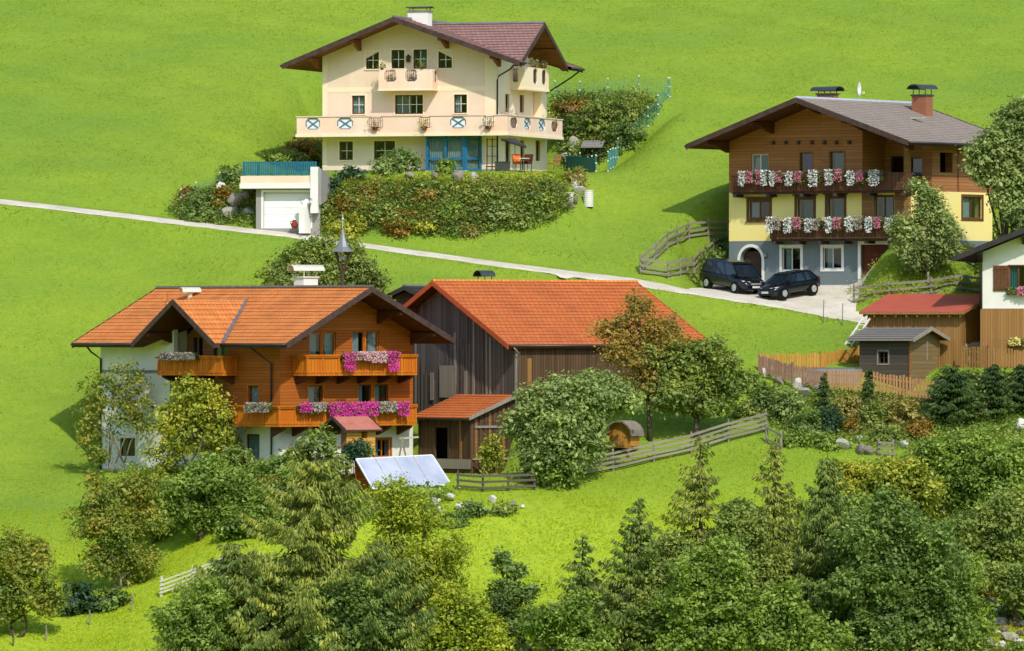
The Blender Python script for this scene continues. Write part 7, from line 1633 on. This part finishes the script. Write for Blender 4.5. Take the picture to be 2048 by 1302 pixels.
for (px, py, rx, ry, m, lab) in [(1528, 800, 26, 34, L_dark, 'dark shrub leftmost on the rock bank'), (1575, 815, 30, 36, L_sage, 'grey-green shrub under the greying picket fence'), (1615, 850, 34, 30, L_dark, 'dark shrub low on the rock bank above the rail fence end'),
        (1660, 845, 26, 30, L_teal, 'bluish shrub in the middle of the rock bank'), (1695, 815, 24, 30, L_straw, 'straw coloured shrub in the middle of the rock bank'), (1745, 835, 22, 34, L_olive, 'olive shrub below the slender fir'),
        (1800, 825, 40, 34, L_straw, 'large dry golden shrub under the hut gable'), (1770, 870, 26, 18, L_olive, 'low olive shrub above the little stile'), (1590, 880, 30, 16, L_green, 'low green plants at the left foot of the rock bank'), (1840, 860, 26, 22, L_rust, 'rusty plants right of the golden shrub'),
        (1650, 885, 24, 14, L_green, 'low green plants beside the grey pointed boulder'), (1700, 852, 16, 20, L_rust, 'rust coloured shrub in the rock bank'),
        (1420, 530, 34, 34, L_green, 'leafy shrub between the van and the paddock fence'), (1445, 500, 20, 30, L_dark, 'ivy-dark shrub against the corner of the log house'), (1385, 555, 16, 10, L_olive, 'low shrub at the foot of the paddock fence'),
        (900, 425, 30, 22, L_green, 'fresh green shrub in the middle of the planted bank'), (1000, 425, 36, 22, L_sage, 'grey-green shrub right of the middle of the planted bank'), (770, 425, 30, 24, L_olive, 'olive shrub between the rusty ferns of the planted bank'), (1085, 408, 30, 20, L_green, 'green shrub near the right end of the planted bank'),
        (850, 455, 26, 12, L_yell, 'yellow-green tuft at the foot of the planted bank'), (940, 462, 20, 12, L_straw, 'straw coloured tuft at the foot of the planted bank'), (1040, 445, 26, 14, L_olive, 'olive tuft at the lower right of the planted bank'), (850, 395, 34, 16, L_copper, 'brownish shrub high on the planted bank'), (960, 392, 40, 14, L_olive, 'wide olive shrub high on the planted bank'),
        (1975, 1180, 24, 14, L_copper, 'rusty shrub at the top of the stone heap'), (1950, 1262, 18, 22, L_olive, 'olive shrub at the left of the stone heap'), (2036, 1296, 20, 10, L_green, 'low plants at the foot of the stone heap'), (1975, 1300, 22, 12, L_olive, 'low olive plants at the bottom edge under the stone heap'),
        (1905, 455, 30, 16, L_dark, 'dark shrub under the yellow side wall'), (1885, 470, 20, 12, L_teal, 'small teal green shrub under the yellow side wall'), (1985, 460, 22, 14, L_green, 'green shrub at the yellow house corner'),
        (1240, 225, 46, 38, L_olive, 'tall olive shrub in the upper right of the terrace garden'), (1195, 240, 44, 38, L_olive, 'rounded olive shrub left of the tallest one in the terrace garden'), (1250, 270, 40, 34, L_dark, 'dark shrub along the net fence of the terrace garden'), (1150, 215, 44, 18, L_rust, 'rusty ground shrub below the upper net fence'), (1140, 250, 34, 26, L_dark, 'dark shrub behind the cream balcony end'), (1205, 300, 26, 22, L_dark, 'dark shrub behind the small table house'), (1150, 295, 34, 22, L_sage, 'greyish shrub behind the teal screen'),
        (840, 312, 50, 34, L_dark, 'dark climbing shrub against the cream house left of the conservatory'), (800, 322, 40, 26, L_dark, 'dark shrub under the left balcony of the cream house'), (770, 335, 30, 16, L_sage, 'pale leafed shrub before the cream house window'), (890, 335, 16, 14, L_green, 'small green shrub at the conservatory corner'),
        (605, 300, 38, 22, L_rust, 'rusty shrub behind the garage terrace'), (580, 318, 34, 18, L_olive, 'olive shrub behind the blue railing'), (630, 310, 20, 24, L_dark, 'dark shrub at the left corner of the cream house'), (550, 318, 26, 12, L_green, 'low green shrub at the left end of the blue railing'),
        (465, 352, 26, 24, L_dark, 'dark upright shrub left of the garage parapet'), (410, 400, 38, 26, L_dark, 'dark bluish shrub left of the brown rocks'), (375, 392, 22, 18, L_rust, 'orange flowering shrub leftmost above the road'), (445, 395, 26, 20, L_rust, 'rust shrub over the brown rocks'), (400, 430, 44, 18, L_dark, 'low dark shrub along the road edge'),
        (660, 372, 22, 18, L_teal, 'teal conifer shrub right of the white stair wall'), (700, 350, 30, 14, L_teal, 'bluish low shrub under the cream house corner'),
        (735, 385, 22, 13, L_rust, 'rust red fern patch on the left of the planted bank'), (690, 415, 20, 18, L_rust, 'rusty fern patch near the bottom left of the planted bank'), (800, 460, 34, 12, L_rust, 'orange fern patch at the foot of the planted bank'), (1150, 355, 30, 16, L_straw, 'straw coloured plants above the tan boulders'), (640, 430, 28, 34, L_olive, 'olive shrub beside the low white garage wall'), (690, 455, 44, 26, L_yell, 'yellow-green shrub at the left foot of the planted bank'),
        (1895, 752, 26, 18, L_green, 'green plants between the grey hut and the brown pickets'), (1950, 758, 34, 18, L_olive, 'olive plants under the brown picket fence'), (2010, 762, 40, 20, L_green, 'green plants below the boarded wall at the right edge'), (1930, 790, 30, 26, L_olive, 'olive shrub among the dwarf conifers'), (2010, 800, 26, 30, L_dark, 'dark shrub among the dwarf conifers'), (1500, 765, 24, 26, L_olive, 'olive shrub at the left of the picket fence corner'), (1490, 820, 22, 20, L_olive, 'olive shrub right of the old apple tree')]:
    bush(lab, px, py, rx, ry, m, int(26 + rx * ry / 18), 24, .13)
# clumps that nobody could count: bank planting, ground cover, meadow blades
def inside(px, py, poly):
    c = np.zeros(len(px), bool); P = np.array(poly, float)
    for i in range(len(P)):
        x1, y1 = P[i]; x2, y2 = P[(i + 1) % len(P)]
        m = ((y1 > py) != (y2 > py)) & (px < (x2 - x1) * (py - y1) / (y2 - y1 + 1e-9) + x1); c ^= m
    return c
def patch(name, label, poly, n, per, h, size, mat, spread=.22, aspect=.5, cat='plants'):
    P = np.array(poly, float); px = rng.uniform(P[:, 0].min(), P[:, 0].max(), n * 2); py = rng.uniform(P[:, 1].min(), P[:, 1].max(), n * 2)
    k = inside(px, py, poly); g = gh(px[k][:n], py[k][:n]); m = len(g)
    hs = np.abs(rng.normal(.5, .35, m)) * h
    C = g[:, None, :] + rng.normal(size=(m, per, 3)) * np.array([spread, spread, spread * .6]) + hs[:, None, None] * np.array([0, 0, 1])
    o = quads_mesh(name, leafquads(C.reshape(-1, 3), size, .5, aspect), mat); tag(o, label, cat, kind='stuff'); return o
bank = [(640, 405), (700, 388), (800, 380), (1000, 378), (1130, 382), (1138, 425), (1090, 452), (1000, 468), (920, 478), (820, 472), (720, 468), (620, 450), (610, 430)]
patch('bank_planting', 'dense dark green planting covering the bank below the cream house', bank, 1500, 16, .38, .17, L_dark)
patch('bank_shrubs', 'mid green shrubs mixed into the bank below the cream house', bank, 900, 16, .5, .17, L_olive)
patch('bank_herbs', 'lighter herbs among the dark bank planting', bank, 260, 16, .6, .16, L_yell)
patch('bank_grasses', 'tall dry grass stems standing out of the bank planting', bank, 500, 9, .9, .26, L_straw, aspect=.14, spread=.12)
patch('bank_top_herbs', 'olive herbs along the top edge of the bank', [(660, 385), (700, 362), (1120, 352), (1160, 360), (1130, 384), (700, 392)], 900, 12, .16, .12, L_yell)
patch('bank_ferns', 'rusty ferns scattered over the left half of the bank', [(620, 400), (760, 385), (860, 470), (700, 470)], 190, 14, .6, .15, L_rust)
patch('garden_cover', 'mixed ground cover of the slope garden behind the terrace', [(1105, 200), (1300, 195), (1320, 215), (1225, 325), (1120, 335)], 950, 16, .5, .15, L_olive)
patch('rockery_cover', 'mixed ground cover left of the garage', [(345, 420), (400, 390), (480, 365), (515, 380), (515, 455), (430, 452), (340, 432)], 700, 16, .35, .14, L_olive)
patch('terrace_slope_cover', 'rusty ground cover behind the garage terrace', [(540, 330), (600, 280), (645, 285), (645, 330)], 300, 14, .4, .14, L_copper)
patch('rock_bank_cover', 'mixed undergrowth covering the rock bank under the picket fence', [(1505, 770), (1640, 785), (1880, 800), (2048, 830), (2048, 880), (1820, 900), (1700, 905), (1600, 900), (1520, 860), (1500, 800)], 1300, 16, .32, .15, L_olive)
patch('rock_bank_straw', 'dry grass in the rock bank', [(1660, 790), (1870, 800), (1850, 880), (1700, 880)], 420, 14, .5, .16, L_straw, aspect=.25)
patch('chalet_undergrowth', 'leafy undergrowth below the chalet', [(240, 940), (470, 925), (620, 935), (760, 985), (900, 990), (860, 1040), (560, 1060), (300, 1010)], 1300, 16, .4, .15, L_green)
patch('streamside_undergrowth', 'dense undergrowth along the bottom edge of the meadow', [(320, 1302), (360, 1180), (560, 1120), (900, 1180), (1000, 1260), (1060, 1330), (300, 1340)], 2200, 16, .6, .18, L_olive)
patch('streamside_thicket', 'dense thicket between the spruces on the right', [(1150, 1330), (1180, 1230), (1300, 1160), (1500, 1080), (1640, 1010), (1800, 920), (2048, 860), (2048, 1170), (1900, 1200), (1900, 1340)], 4200, 16, .7, .18, L_olive)
patch('mound_grass', 'long pale grass on the mound before the log house', [(1700, 575), (1790, 500), (1990, 470), (1990, 560), (1960, 600), (1760, 620), (1700, 605)], 900, 10, .12, .16, L_yell, aspect=.25)
def blades(name, label, n, x0, x1, y0, y1, h=.15, w=.09, mat=None):
    x = rng.uniform(x0, x1, n); y = rng.uniform(y0, y1, n); keep = np.abs(y - road_y(x)) > 1.3
    for P, _h, _b in PADS[1:7]: keep &= poly_dist(x, y, P) > (.2 if _h != 'drive' else .3)
    keep &= poly_dist(x, y, PADS[0][0]) > -1
    # patchy growth
    f = np.sin(x * .9 + 1.1 * np.sin(y * .5)) * np.sin(y * .8 + np.sin(x * .6)) + rng.normal(0, .6, n); keep &= f > -.6
    x, y = x[keep], y[keep]; n = len(x); z = gz(x, y); a = rng.uniform(0, 6.28, n); hh = h * rng.uniform(.5, 1.5, n); ww = w * rng.uniform(.6, 1.5, n)
    dx, dy = np.cos(a) * ww / 2, np.sin(a) * ww / 2; lx, ly = rng.normal(0, h * .6, n), np.abs(rng.normal(.05, .04, n))
    V = np.stack([np.stack([x - dx, y - dy, z - .02], -1), np.stack([x + dx, y + dy, z - .02], -1), np.stack([x + lx, y + ly, z + hh], -1)], 1)
    o = quads_mesh(name, V, mat or m_blade, n=3); tag(o, label, 'grass', kind='stuff')
patch('stone_heap_cover', 'sparse dry ground cover between the tumbled stones', [(1930, 1150), (2060, 1150), (2060, 1320), (1930, 1320)], 420, 12, .14, .12, L_copper)
blades('meadow_blades', 'short bright green grass of the upper meadow', 230000, -34, 34, 398, 476, .045, .13)
blades('lower_meadow_blades', 'longer bright green grass of the lower meadow', 140000, -30, 30, 358, 398, .08, .12, m_bladel)
